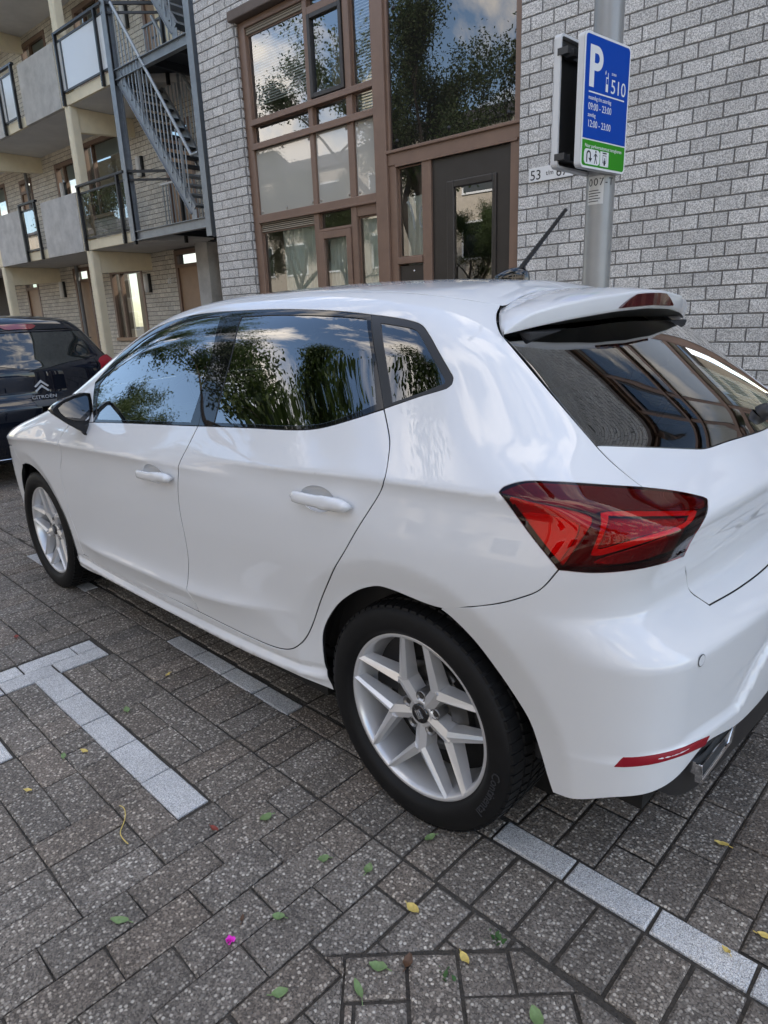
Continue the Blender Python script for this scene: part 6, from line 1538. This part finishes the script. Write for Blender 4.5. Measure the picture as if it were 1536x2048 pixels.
def second_car():
    C2 = empty('dark_hatchback', (0, CY, 0), 'dark blue hatchback with a chevron badge parked ahead of the white car', 'car')
    on = lambda P, d: onsurf(P, d, F2)
    A = lambda *a: np.vstack([np.atleast_2d(np.asarray(q, float)) for q in a])
    kw = dict(f=F2, step=.028, gap=.002, depth=.012)
    pa = M['dark_paint']; X = CX
    g = TR2['glass'][3:11]; g = g[g[:, 1] > .02]
    gt = on([[X-.30, 0, 1.31]], (1, 0, .7)); gb = on([[X, 0, .995]], (1, 0, .3))
    # rear window
    gl = A(gt, g, gb)
    hatchR = A([g[0]*.5+g[1]*.5])[0]
    right = on([[X-.33, .57, 1.30], [X-.23, .60, 1.17], [X-.14, .575, 1.06], [X-.08, .565, .95], [X-.06, .545, .86], [X-.03, .50, .75]], (1, .25, .1))
    bgap = on([[X, .30, .745], [X, 0, .745]], (1, 0, 0)); bgap[-1][1] = 0; gt[0][1] = 0; gb[0][1] = 0
    top = on([[X-.30, 0, 1.318]], (1, 0, .7)); top[0][1] = 0
    tg = panel('tailgate', A(top, right, bgap), (1, 0, .2), pa, C2, holes=[], sym=True, **kw)
    panel('rear_window', gl, (1, 0, .45), M['glass2'], tg, sym=True, f=F2, step=.04, gap=.0, off=.004, depth=.004)
    # roof with spoiler lip
    roof = A(top, right[0], on([[X-.55, .60, 1.4], [X-1.2, .60, 1.44], [X-2.0, .60, 1.4], [X-2.3, .60, 1.3], [X-2.35, 0, 1.3]], (0, .3, 1))); roof[-1][1] = 0
    rf = panel('roof', roof, (.45, 0, 1), pa, C2, sym=True, **kw)
    br = TR2['brake']; br = br[br[:, 1] < .2]
    w = max(.03, float(TR2['brake'][2:4, 1].max()))
    zt, zb = float(TR2['brake'][1:3, 2].mean()), float(TR2['brake'][4:6, 2].mean())
    bl = on([[X-.35, 0, zt], [X-.35, w, zt-.004], [X-.35, w+.02, zt-.016], [X-.35, w-.02, zb], [X-.35, 0, zb]], (1, 0, 0)); bl[0][1] = bl[-1][1] = 0
    panel('high_brake_light', bl, (1, 0, .4), M['red_lens_dark2'], rf, sym=True, f=F2, step=.03, gap=0, off=.006, depth=.008)
    lip = on([[X-.33, 0, 1.306], [X-.35, .40, 1.304], [X-.37, .545, 1.30]], (1, 0, 0))
    b = MB(); pts = np.vstack([lip[::-1]*np.array([1, -1, 1]), lip[1:]]); b.tube([tuple(q+np.array([.004, 0, .002])) for q in curve(pts, .05, closed=False)]+[tuple(pts[-1])], .009, 8); b.build('spoiler_lip', pa, rf)
    # bumper, with the plate let into it
    low = on([[X, 0, .22], [X-.05, .5, .22], [X-.3, .80, .25], [X-.62, .845, .30]], (1, .4, 0)); low[0][1] = 0
    up = on([[X-.62, .86, .62], [X-.30, .83, .74], [X-.12, .70, .78]], (.5, 1, .1))
    bp = panel('rear_bumper', A(bgap[::-1], on([[X-.03, .50, .75]], (1, .25, .1)), up[::-1], low[::-1]), (1, .62, .1), pa, C2, both=True, **kw)
    z0, z1 = .365, .525
    rec = on([[X, -.30, z1], [X, .30, z1], [X, .33, z1-.03], [X, .31, z0], [X, -.31, z0], [X, -.33, z1-.03]], (1, 0, 0)); panel('plate_recess', rec, (1, 0, 0), M['grey_plastic'], bp, f=F2, step=.04, gap=0, off=.003, depth=.004)
    xx = float(rec[:, 0].max())
    b = MB(); b.box((xx+.010, -.255, .39), (xx+.018, .255, .498)); b.build('number_plate', M['plate_yellow'], bp, .002); b = MB(); b.box((xx+.018, -.255, .392), (xx+.0195, -.205, .496)); b.build('plate_band', M['plate_blue'], bp)
    for z, r in ((.245, .006),):
        q = on([[X, y, z] for y in np.linspace(-.62, .62, 15)], (1, 0, 0)); b = MB(); b.tube([tuple(v+np.array([.002, 0, 0])) for v in q], r, 6); b.build('bright_strip', M['chrome'], bp)
    # sides: body, dark glass, wheels
    r5 = right
    side = A(right[0], on([[X-.55, .60, 1.4], [X-1.2, .60, 1.44], [X-2.0, .60, 1.4]], (0, .3, 1)), on([[X-2.6, .70, 1.12], [X-3.3, .78, .90], [X-3.85, .70, .70], [X-3.8, .72, .30], [X-.62, .845, .30]], (0, 1, .2)), up, on([[X-.03, .50, .75]], (1, .25, .1)), right[4:0:-1])
    sd = panel('body_side', side, (.22, 1, .45), pa, C2, right=C2, **kw)[0]
    sw = on([[X-.62, .7, 1.27], [X-1.0, .7, 1.34], [X-1.9, .7, 1.33], [X-2.45, .7, 1.06], [X-2.4, .8, .98], [X-.9, .8, 1.02], [X-.62, .8, 1.12]], (0, 1, .3))
    panel('side_window', sw, (0, 1, .4), M['glass2'], sd, right=sd, f=F2, step=.06, gap=0, off=.004, depth=.004)
    bon = A(on([[X-2.0, .60, 1.3]], (0, .3, 1)), on([[X-2.6, .70, 1.12], [X-3.3, .78, .90], [X-3.85, .70, .70]], (0, 1, .2)), on([[X-3.9, 0, .72], [X-2.35, 0, 1.3]], (-.3, 0, 1))); bon[-1][1] = bon[-2][1] = 0
    panel('bonnet', bon, (-.3, 0, 1), pa, C2, sym=True, f=F2, step=.06, gap=.002, depth=.01)
    # lamps high on the rear corners
    lp = on([[X-.155, .572, 1.01], [X-.20, .625, 1.04], [X-.33, .73, 1.055], [X-.42, .80, 1.03], [X-.36, .82, .975], [X-.25, .77, .93], [X-.15, .66, .905], [X-.115, .57, .92]], (.8, .6, .1))
    l1, l2 = panel('tail_light', lp, (.8, .6, .1), M['red_lens'], C2, right=C2, f=F2, step=.025, gap=0, off=.012, depth=.016, round_=.005)
    b = MB(); b.box((X-3.8, -.74, .2), (X-.12, .74, .75)); b.box((X-.6, -.55, .7), (X-.15, .55, .95)); b.build('underbody', M['black_matt'], C2)
    for x in (X-.72, X-3.2):
        for sy in (1, -1):
            b = MB(); b.lathe([(.0, .86), (.19, .862), (.21, .868), (.225, .868), (.30, .86), (.31, .84), (.312, .70), (.30, .66), (0, .66)], 40, M=lambda r, q, h, x=x, sy=sy: (x+r, h*sy, .312+q)); fix_normals(b.build('wheel', M['tyre'], C2))
    # chevron badge and the maker's name, below it the grip of the tailgate
    zc = float(TR2['logo'][:, 2].mean()); yc = float(TR2['txt'][0:2, 1].mean()); xr = lambda y, z: float(on([[X, y, z]], (1, 0, 0))[0][0])
    for dz in (.018, -.022):
        v = []; P = [(-.062, -.026), (-.05, -.034), (0, .006), (.05, -.034), (.062, -.026), (.0, .028)]
        b = MB(); n = len(P); pts = [(xr(yc+y, zc+dz+z), yc+y, zc+dz+z) for y, z in P]
        b.add([(x+.002, y, z) for x, y, z in pts]+[(x+.008, y, z) for x, y, z in pts], [(3+0, 2, 1, 0) if 0 else (5, 2, 1, 0), (5, 4, 3, 2), (6, 7, 8, 11), (8, 9, 10, 11)]+[(i, (i+1) % n, n+(i+1) % n, n+i) for i in range(n)]); fix_normals(b.build('chevron_badge', M['badge'], tg))
    xt = xr(yc, zc-.12)
    text3('badge_lettering', 'CITRO\u00cbN', .040, (xt+.004, yc-.105, zc-.112), (0, 1, 0), (0, 0, 1), M['badge'], tg, .002, width=.21)
    rec = on([[X, yc-.10, zc-.128], [X, yc+.10, zc-.128], [X, yc+.075, zc-.178], [X, yc-.075, zc-.178]], (1, 0, 0)); panel('tailgate_grip', rec, (1, 0, 0), M['grey_plastic'], tg, f=F2, step=.03, gap=0, off=.003, depth=.003)
    return C2
M['glass2'] = pmat('dark_tinted_glass', (.010, .014, .014), .7, coat=1, coatrough=.0, spec=0, coatior=1.75)
M['red_lens_dark2'] = pmat('red_brake_lens', (.16, .004, .01), .15, coat=1)
CAR2 = second_car()
# ------------------------------------------------------------------ street trees on the far side, and the houses behind them
M['bark'] = pmat('tree_bark', (.055, .045, .036), .95, noise=.35, nscale=14, bump=.8, bscale=30)
def leaf_mat():
    m, t, b, out = new_mat('tree_leaf'); k = t.links.new; g = N(t, 'ShaderNodeNewGeometry')
    cr = N(t, 'ShaderNodeValToRGB'); cr.color_ramp.elements[0].color = (.022, .042, .012, 1); cr.color_ramp.elements[1].color = (.075, .105, .030, 1); k(g.outputs['Random Per Island'], cr.inputs[0])
    k(cr.outputs[0], b.inputs['Base Color']); b.inputs['Roughness'].default_value = .6
    tr = N(t, 'ShaderNodeBsdfTranslucent'); tr.inputs[0].default_value = (.08, .13, .025, 1); ms = N(t, 'ShaderNodeMixShader'); ms.inputs[0].default_value = .3; k(b.outputs[0], ms.inputs[1]); k(tr.outputs[0], ms.inputs[2]); k(ms.outputs[0], out.inputs[0])
    return m
M['leaf'] = leaf_mat()
def grow(seed, height=10.5, n_leaf=15000):
    rg = random.Random(seed); tb = MB(); tips = []
    def branch(p, d, ln, r, depth):
        pts = [Vector(p)]; rs = [r]; n = 5 if depth < 3 else 3; q = Vector(p); dd = Vector(d)
        for i in range(n):
            dd = (dd+Vector((rg.gauss(0, .16), rg.gauss(0, .16), rg.gauss(.03, .10)))).normalized(); q = q+dd*ln/n; pts.append(q.copy()); rs.append(r*(1-.45*(i+1)/n))
            if depth >= 2: tips.append((q.copy(), depth))
        tb.tube(pts, rs, 9 if depth < 2 else 5, caps=False)
        if depth < 5:
            for k in range(rg.choice((2, 3, 3)) if depth else 4):
                i = rg.randint(2 if depth else 4, n); a = rg.uniform(0, 6.28); s = rg.uniform(.5, .95)
                u = dd.orthogonal().normalized(); u.rotate(Matrix.Rotation(a, 3, dd)); nd = (dd+u*s+Vector((0, 0, .12))).normalized(); branch(pts[min(i, n)], nd, ln*rg.uniform(.60, .78), rs[min(i, n)]*.68, depth+1)
    branch((0, 0, 0), (0, 0, 1), height*.32, height*.021, 0)
    trunk = tb.mesh('trunk', M['bark'])
    v = []; f = []; P = np.array([t for t, d in tips if d >= 3]); rr_ = np.random.default_rng(seed)
    idx = rr_.integers(0, len(P), n_leaf); C = P[idx]+rr_.normal(0, .17, (n_leaf, 3)); A = rr_.normal(0, 1, (n_leaf, 3)); A /= np.linalg.norm(A, axis=1, keepdims=True); B = np.cross(A, rr_.normal(0, 1, (n_leaf, 3))); B /= np.linalg.norm(B, axis=1, keepdims=True)
    s = rr_.uniform(.030, .062, (n_leaf, 1))
    V = np.stack([C-A*s, C+B*s*.5, C+A*s, C-B*s*.5], 1).reshape(-1, 3); F_ = np.arange(n_leaf*4).reshape(-1, 4)
    me = bpy.data.meshes.new('crown'); me.from_pydata(V.tolist(), [], F_.tolist()); me.materials.append(M['leaf']); me.update()
    return trunk, me
TREES = [grow(5, 14.5, 46000), grow(12, 13.0, 40000)]
def tree(k, x, y, s, rz, label):
    t = empty('street_tree', (x, y, 0), label, 'tree', 'street trees across the road', rz); t.scale = (s, s, s)
    link(bpy.data.objects.new('trunk', TREES[k][0]), t); c = link(bpy.data.objects.new('crown', TREES[k][1]), t); c['kind'] = 'stuff'
for k, x, y, s, rz, lab in ((0, -6.7, -5.6, .95, .3, 'tall leafy tree mirrored in the dark panel over the door'), (1, -11.8, -5.4, .56, 1.9, 'small leafy tree mirrored in the upper left window of the house'), (0, -17.5, -5.4, 1.15, 3.6, 'tall leafy tree farther along the road, mirrored in the side windows'),
    (1, -2.2, -6.2, .92, .9, 'leafy tree right across the road from the white car'), (0, -26.0, -6.8, 1.1, 5.0, 'leafy tree mirrored in the glass of the gallery railings'), (1, -33.0, -7.5, 1.1, 2.2, 'leafy tree at the far end of the row across the road'), (0, -16.2, -6.6, .60, 2.9, 'bushy low tree mirrored in the front side window of the white car'), (1, -14.5, -11.0, .55, 4.0, 'small bushy tree in front of the house row, left of two more'), (0, -10.0, -11.5, .5, 1.2, 'small bushy tree in front of the house row, between two others'), (1, -6.0, -12.0, .5, 5.1, 'small bushy tree in front of the house row, right of two more'), (0, -41.0, -6.5, 1.1, 4.4, 'leafy tree beyond the end of the row across the road'), (1, 7.5, -9.0, 1.0, 2.7, 'leafy tree across the road behind the photographer')):
    tree(k, x, y, s, rz, lab)
M['far_brick'] = pmat('far_brick_wall', (.50, .44, .36), .9, noise=.2, nscale=6)
M['far_roof'] = pmat('far_roof', (.06, .055, .055), .8)
def terrace():
    T = empty('house_row', (0, -16.5, 0), 'long row of low brick houses along the other side of the street', 'house row')
    for i, x in enumerate(range(-98, 22, 8)):
        h = 8.0+.4*(i % 3)
        b = MB(); b.box((x, -22.5, 0), (x+7.9, -16.5, h)); w_ = b.build('wall', M['far_brick'], T)
        b = MB(); b.prism([(-22.7, h), (-16.3, h), (-19.5, h+1.4)], x, x+7.9, M=lambda y, z, xx: (xx, y, z)); fix_normals(b.build('roof', M['far_roof'], w_))
        for z in (.9, 3.4, 5.9):
            for u in (.8, 3.2, 5.6):
                b = MB(); b.box((x+u, -16.5, z), (x+u+1.5, -16.45, z+1.5)); w = b.build('window_frame', M['sign_white'], w_); b = MB(); b.box((x+u+.08, -16.45, z+.08), (x+u+1.42, -16.444, z+1.42)); b.build('window_pane', M['glass2'], w_)
    T.location = (0, 0, 0)
terrace()
# ------------------------------------------------------------------ fallen leaves, a lost blossom, weeds in the joints
def litter_mat(name, a): return pmat(name, a, .55, noise=.2, nscale=120)
M['leaf_green'] = litter_mat('fallen_green_leaf', (.16, .24, .09)); M['leaf_yellow'] = litter_mat('fallen_yellow_leaf', (.62, .47, .13)); M['leaf_red'] = litter_mat('fallen_red_leaf', (.22, .035, .02)); M['leaf_brown'] = litter_mat('withered_leaf', (.10, .05, .025)); M['petal'] = litter_mat('pink_petal', (.80, .06, .62)); M['weed'] = litter_mat('weed', (.035, .10, .018))
LITTER = [
 (1.443, -1.140, 'leaf_green', 0.040, 0.024, 6.00, 'green leaf lying right of the middle of the white T mark'),
 (1.542, -1.400, 'leaf_green', 0.034, 0.018, 5.95, 'green leaf left of the white T mark'),
 (1.566, -1.342, 'leaf_yellow', 0.030, 0.016, 0.36, 'pale yellow leaf beside the stem of the white T mark'),
 (1.627, -1.536, 'leaf_yellow', 0.026, 0.016, 0.53, 'small yellow leaf near the left edge of the paving'),
 (1.328, -0.917, 'leaf_yellow', 0.030, 0.014, 5.25, 'small yellowish leaf between the white T mark and the bay line'),
 (2.258, -1.125, 'leaf_green', 0.036, 0.030, 4.62, 'round green leaf right of the foot of the white T mark'),
 (2.490, -1.115, 'leaf_green', 0.030, 0.026, 4.21, 'round green leaf in front of the rear wheel, left of a second one'),
 (2.598, -1.060, 'leaf_green', 0.030, 0.026, 1.94, 'round green leaf in front of the rear wheel, right of a second one'),
 (2.541, -1.297, 'leaf_green', 0.030, 0.024, 3.81, 'green leaf just above right of the pink blossom'),
 (2.272, -1.553, 'leaf_green', 0.045, 0.022, 3.81, 'crumpled green leaf left of the pink blossom'),
 (2.798, -1.229, 'leaf_green', 0.040, 0.026, 3.65, 'curled green leaf right of the pink blossom'),
 (2.689, -1.406, 'leaf_green', 0.034, 0.026, 0.99, 'smooth green leaf below right of the pink blossom'),
 (2.802, -1.291, 'leaf_green', 0.046, 0.018, 2.70, 'narrow green leaf near the bottom of the paving'),
 (3.101, -1.095, 'leaf_green', 0.044, 0.030, 2.47, 'green leaf at the bottom edge near the slanted pavers'),
 (2.647, -0.879, 'leaf_green', 0.034, 0.022, 4.54, 'green leaf just below the rear tyre'),
 (2.758, -1.072, 'leaf_yellow', 0.036, 0.026, 6.25, 'bright yellow leaf in the middle of the foreground paving'),
 (2.923, -1.091, 'leaf_yellow', 0.030, 0.020, 5.96, 'yellow leaf on a slanted paver'),
 (3.216, -0.400, 'leaf_yellow', 0.034, 0.018, 3.42, 'yellow leaf in the bay behind the car'),
 (3.323, -0.702, 'leaf_yellow', 0.020, 0.014, 2.79, 'tiny yellow leaf on a white bay line stone'),
 (3.092, 0.157, 'leaf_yellow', 0.034, 0.018, 1.68, 'pale leaf near the exhaust pipe'),
 (3.374, -0.611, 'leaf_yellow', 0.030, 0.018, 0.23, 'pale leaf beside the bay line at the right edge'),
 (2.188, -1.245, 'leaf_red', 0.030, 0.016, 0.17, 'red leaf just below the foot of the white T mark'),
 (0.486, -1.203, 'leaf_red', 0.034, 0.024, 2.92, 'reddish leaf at the left above the white T mark'),
 (2.837, -1.177, 'leaf_brown', 0.034, 0.024, 2.00, 'withered brown leaf on the paving near the slanted pavers'),
 (2.483, -1.357, 'leaf_brown', 0.020, 0.010, 2.39, 'thin brown leaf above the pink blossom'),
]
def litter_mat(name, a): return pmat(name, a, .55, noise=.2, nscale=120)
M['leaf_green'] = litter_mat('fallen_green_leaf', (.16, .24, .09)); M['leaf_yellow'] = litter_mat('fallen_yellow_leaf', (.62, .47, .13)); M['leaf_red'] = litter_mat('fallen_red_leaf', (.22, .035, .02)); M['leaf_brown'] = litter_mat('withered_leaf', (.10, .05, .025)); M['petal'] = litter_mat('pink_petal', (.80, .06, .62)); M['weed'] = litter_mat('weed', (.035, .10, .018))
LITTER = [
 (1.443, -1.140, 'leaf_green', 0.040, 0.024, 6.00, 'green leaf lying right of the middle of the white T mark'),
 (1.542, -1.400, 'leaf_green', 0.034, 0.018, 5.95, 'green leaf left of the white T mark'),
 (1.566, -1.342, 'leaf_yellow', 0.030, 0.016, 0.36, 'pale yellow leaf beside the stem of the white T mark'),
 (1.627, -1.536, 'leaf_yellow', 0.026, 0.016, 0.53, 'small yellow leaf near the left edge of the paving'),
 (1.328, -0.917, 'leaf_yellow', 0.030, 0.014, 5.25, 'small yellowish leaf between the white T mark and the bay line'),
 (2.258, -1.125, 'leaf_green', 0.036, 0.030, 4.62, 'round green leaf right of the foot of the white T mark'),
 (2.490, -1.115, 'leaf_green', 0.030, 0.026, 4.21, 'round green leaf in front of the rear wheel, left of a second one'),
 (2.598, -1.060, 'leaf_green', 0.030, 0.026, 1.94, 'round green leaf in front of the rear wheel, right of a second one'),
 (2.541, -1.297, 'leaf_green', 0.030, 0.024, 3.81, 'green leaf just above right of the pink blossom'),
 (2.272, -1.553, 'leaf_green', 0.045, 0.022, 3.81, 'crumpled green leaf left of the pink blossom'),
 (2.798, -1.229, 'leaf_green', 0.040, 0.026, 3.65, 'curled green leaf right of the pink blossom'),
 (2.689, -1.406, 'leaf_green', 0.034, 0.026, 0.99, 'smooth green leaf below right of the pink blossom'),
 (2.802, -1.291, 'leaf_green', 0.046, 0.018, 2.70, 'narrow green leaf near the bottom of the paving'),
 (3.101, -1.095, 'leaf_green', 0.044, 0.030, 2.47, 'green leaf at the bottom edge near the slanted pavers'),
 (2.647, -0.879, 'leaf_green', 0.034, 0.022, 4.54, 'green leaf just below the rear tyre'),
 (2.758, -1.072, 'leaf_yellow', 0.036, 0.026, 6.25, 'bright yellow leaf in the middle of the foreground paving'),
 (2.923, -1.091, 'leaf_yellow', 0.030, 0.020, 5.96, 'yellow leaf on a slanted paver'),
 (3.216, -0.400, 'leaf_yellow', 0.034, 0.018, 3.42, 'yellow leaf in the bay behind the car'),
 (3.323, -0.702, 'leaf_yellow', 0.020, 0.014, 2.79, 'tiny yellow leaf on a white bay line stone'),
 (3.092, 0.157, 'leaf_yellow', 0.034, 0.018, 1.68, 'pale leaf near the exhaust pipe'),
 (3.374, -0.611, 'leaf_yellow', 0.030, 0.018, 0.23, 'pale leaf beside the bay line at the right edge'),
 (2.188, -1.245, 'leaf_red', 0.030, 0.016, 0.17, 'red leaf just below the foot of the white T mark'),
 (0.486, -1.203, 'leaf_red', 0.034, 0.024, 2.92, 'reddish leaf at the left above the white T mark'),
 (2.837, -1.177, 'leaf_brown', 0.034, 0.024, 2.00, 'withered brown leaf on the paving near the slanted pavers'),
 (2.483, -1.357, 'leaf_brown', 0.020, 0.010, 2.39, 'thin brown leaf above the pink blossom'),
]
def ground_at(px, z=.004):
    d = CAMR@np.array([(px[0]-768)/1322.77, -(px[1]-1024)/1322.77, -1.]); t = (z-CAMP[2])/d[2]; return CAMP+d*t
def litter():
    spec = LITTER
    for i, (x, y, kind, ln, wd, ang_, label) in enumerate(spec):
        rg = random.Random(i+40); b = MB(); n = 7; L_, R_, C_ = [], [], []
        for k in range(n+1):
            s = k/n; w = wd*math.sin(math.pi*min(1, s*.94+.03))**.75*(1-.25*s); u = (s-.5)*ln; cz = .004+.006*abs(s-.5)+.002
            C_.append((u, .001*math.sin(s*5), cz-.002)); L_.append((u, w*.5, cz+.003*rg.random())); R_.append((u, -w*.5, cz+.003*rg.random()))
        b.add(L_+C_+R_, [(k, k+1, n+1+k+1, n+1+k) for k in range(n)]+[(n+1+k, n+1+k+1, 2*n+2+k+1, 2*n+2+k) for k in range(n)], True)
        b.bar((-ln*.5, 0, .006), (-ln*.78, .003, .006), .0016)
        o = b.build('fallen_leaf', M[kind]); o.location = (x, y, 0); o.rotation_euler = (0, 0, ang_); tag(o, label, 'leaf', 'fallen leaves on the paving')
    # the pink blossom: a tuft of petals
    b = MB(); rg = random.Random(9)
    for k in range(16):
        a = rg.uniform(0, 6.28); e = rg.uniform(.2, 1.3); r = rg.uniform(.010, .017); d = Vector((math.cos(a)*math.cos(e), math.sin(a)*math.cos(e), math.sin(e))); s_ = d.orthogonal().normalized()*.006
        c = Vector((0, 0, .004)); b.add([c, c+d*r*.6+s_, c+d*r, c+d*r*.6-s_], [(0, 1, 2, 3)])
    o = b.build('blossom', M['petal']); o.location = (2.5104, -1.4068, .002); tag(o, 'bright pink blossom lying on a joint of the foreground paving', 'flower')
    for (x, y, lab, n) in ((2.945, -1.005, 'small green weed growing at the corner of the slanted pavers', 22), (2.914, -1.142, 'low green weed in the joint between two slanted pavers', 16)):
        b = MB()
        for k in range(n):
            a = rg.uniform(0, 6.28); r = rg.uniform(.006, .02); c = Vector((rg.gauss(0, .008), rg.gauss(0, .008), 0)); d = Vector((math.cos(a)*.7, math.sin(a)*.7, .7)); s_ = Vector((-d.y, d.x, 0)).normalized()*r*.3
            b.add([c, c+d*r*.5+s_, c+d*r, c+d*r*.5-s_], [(0, 1, 2, 3)])
        o = b.build('weed', M['weed']); o.location = (x, y, -.004); tag(o, lab, 'weed')
    b = MB(); q = [(1.90+.012*i, -1.38-.004*i+.012*math.sin(i*.5), .006+.004*math.sin(i*.8)) for i in range(14)]; b.tube(q, .0014, 5); o = b.build('dry_stalk', M['leaf_yellow']); tag(o, 'thin dry stalk lying left of the foot of the white T mark', 'stalk')
litter()
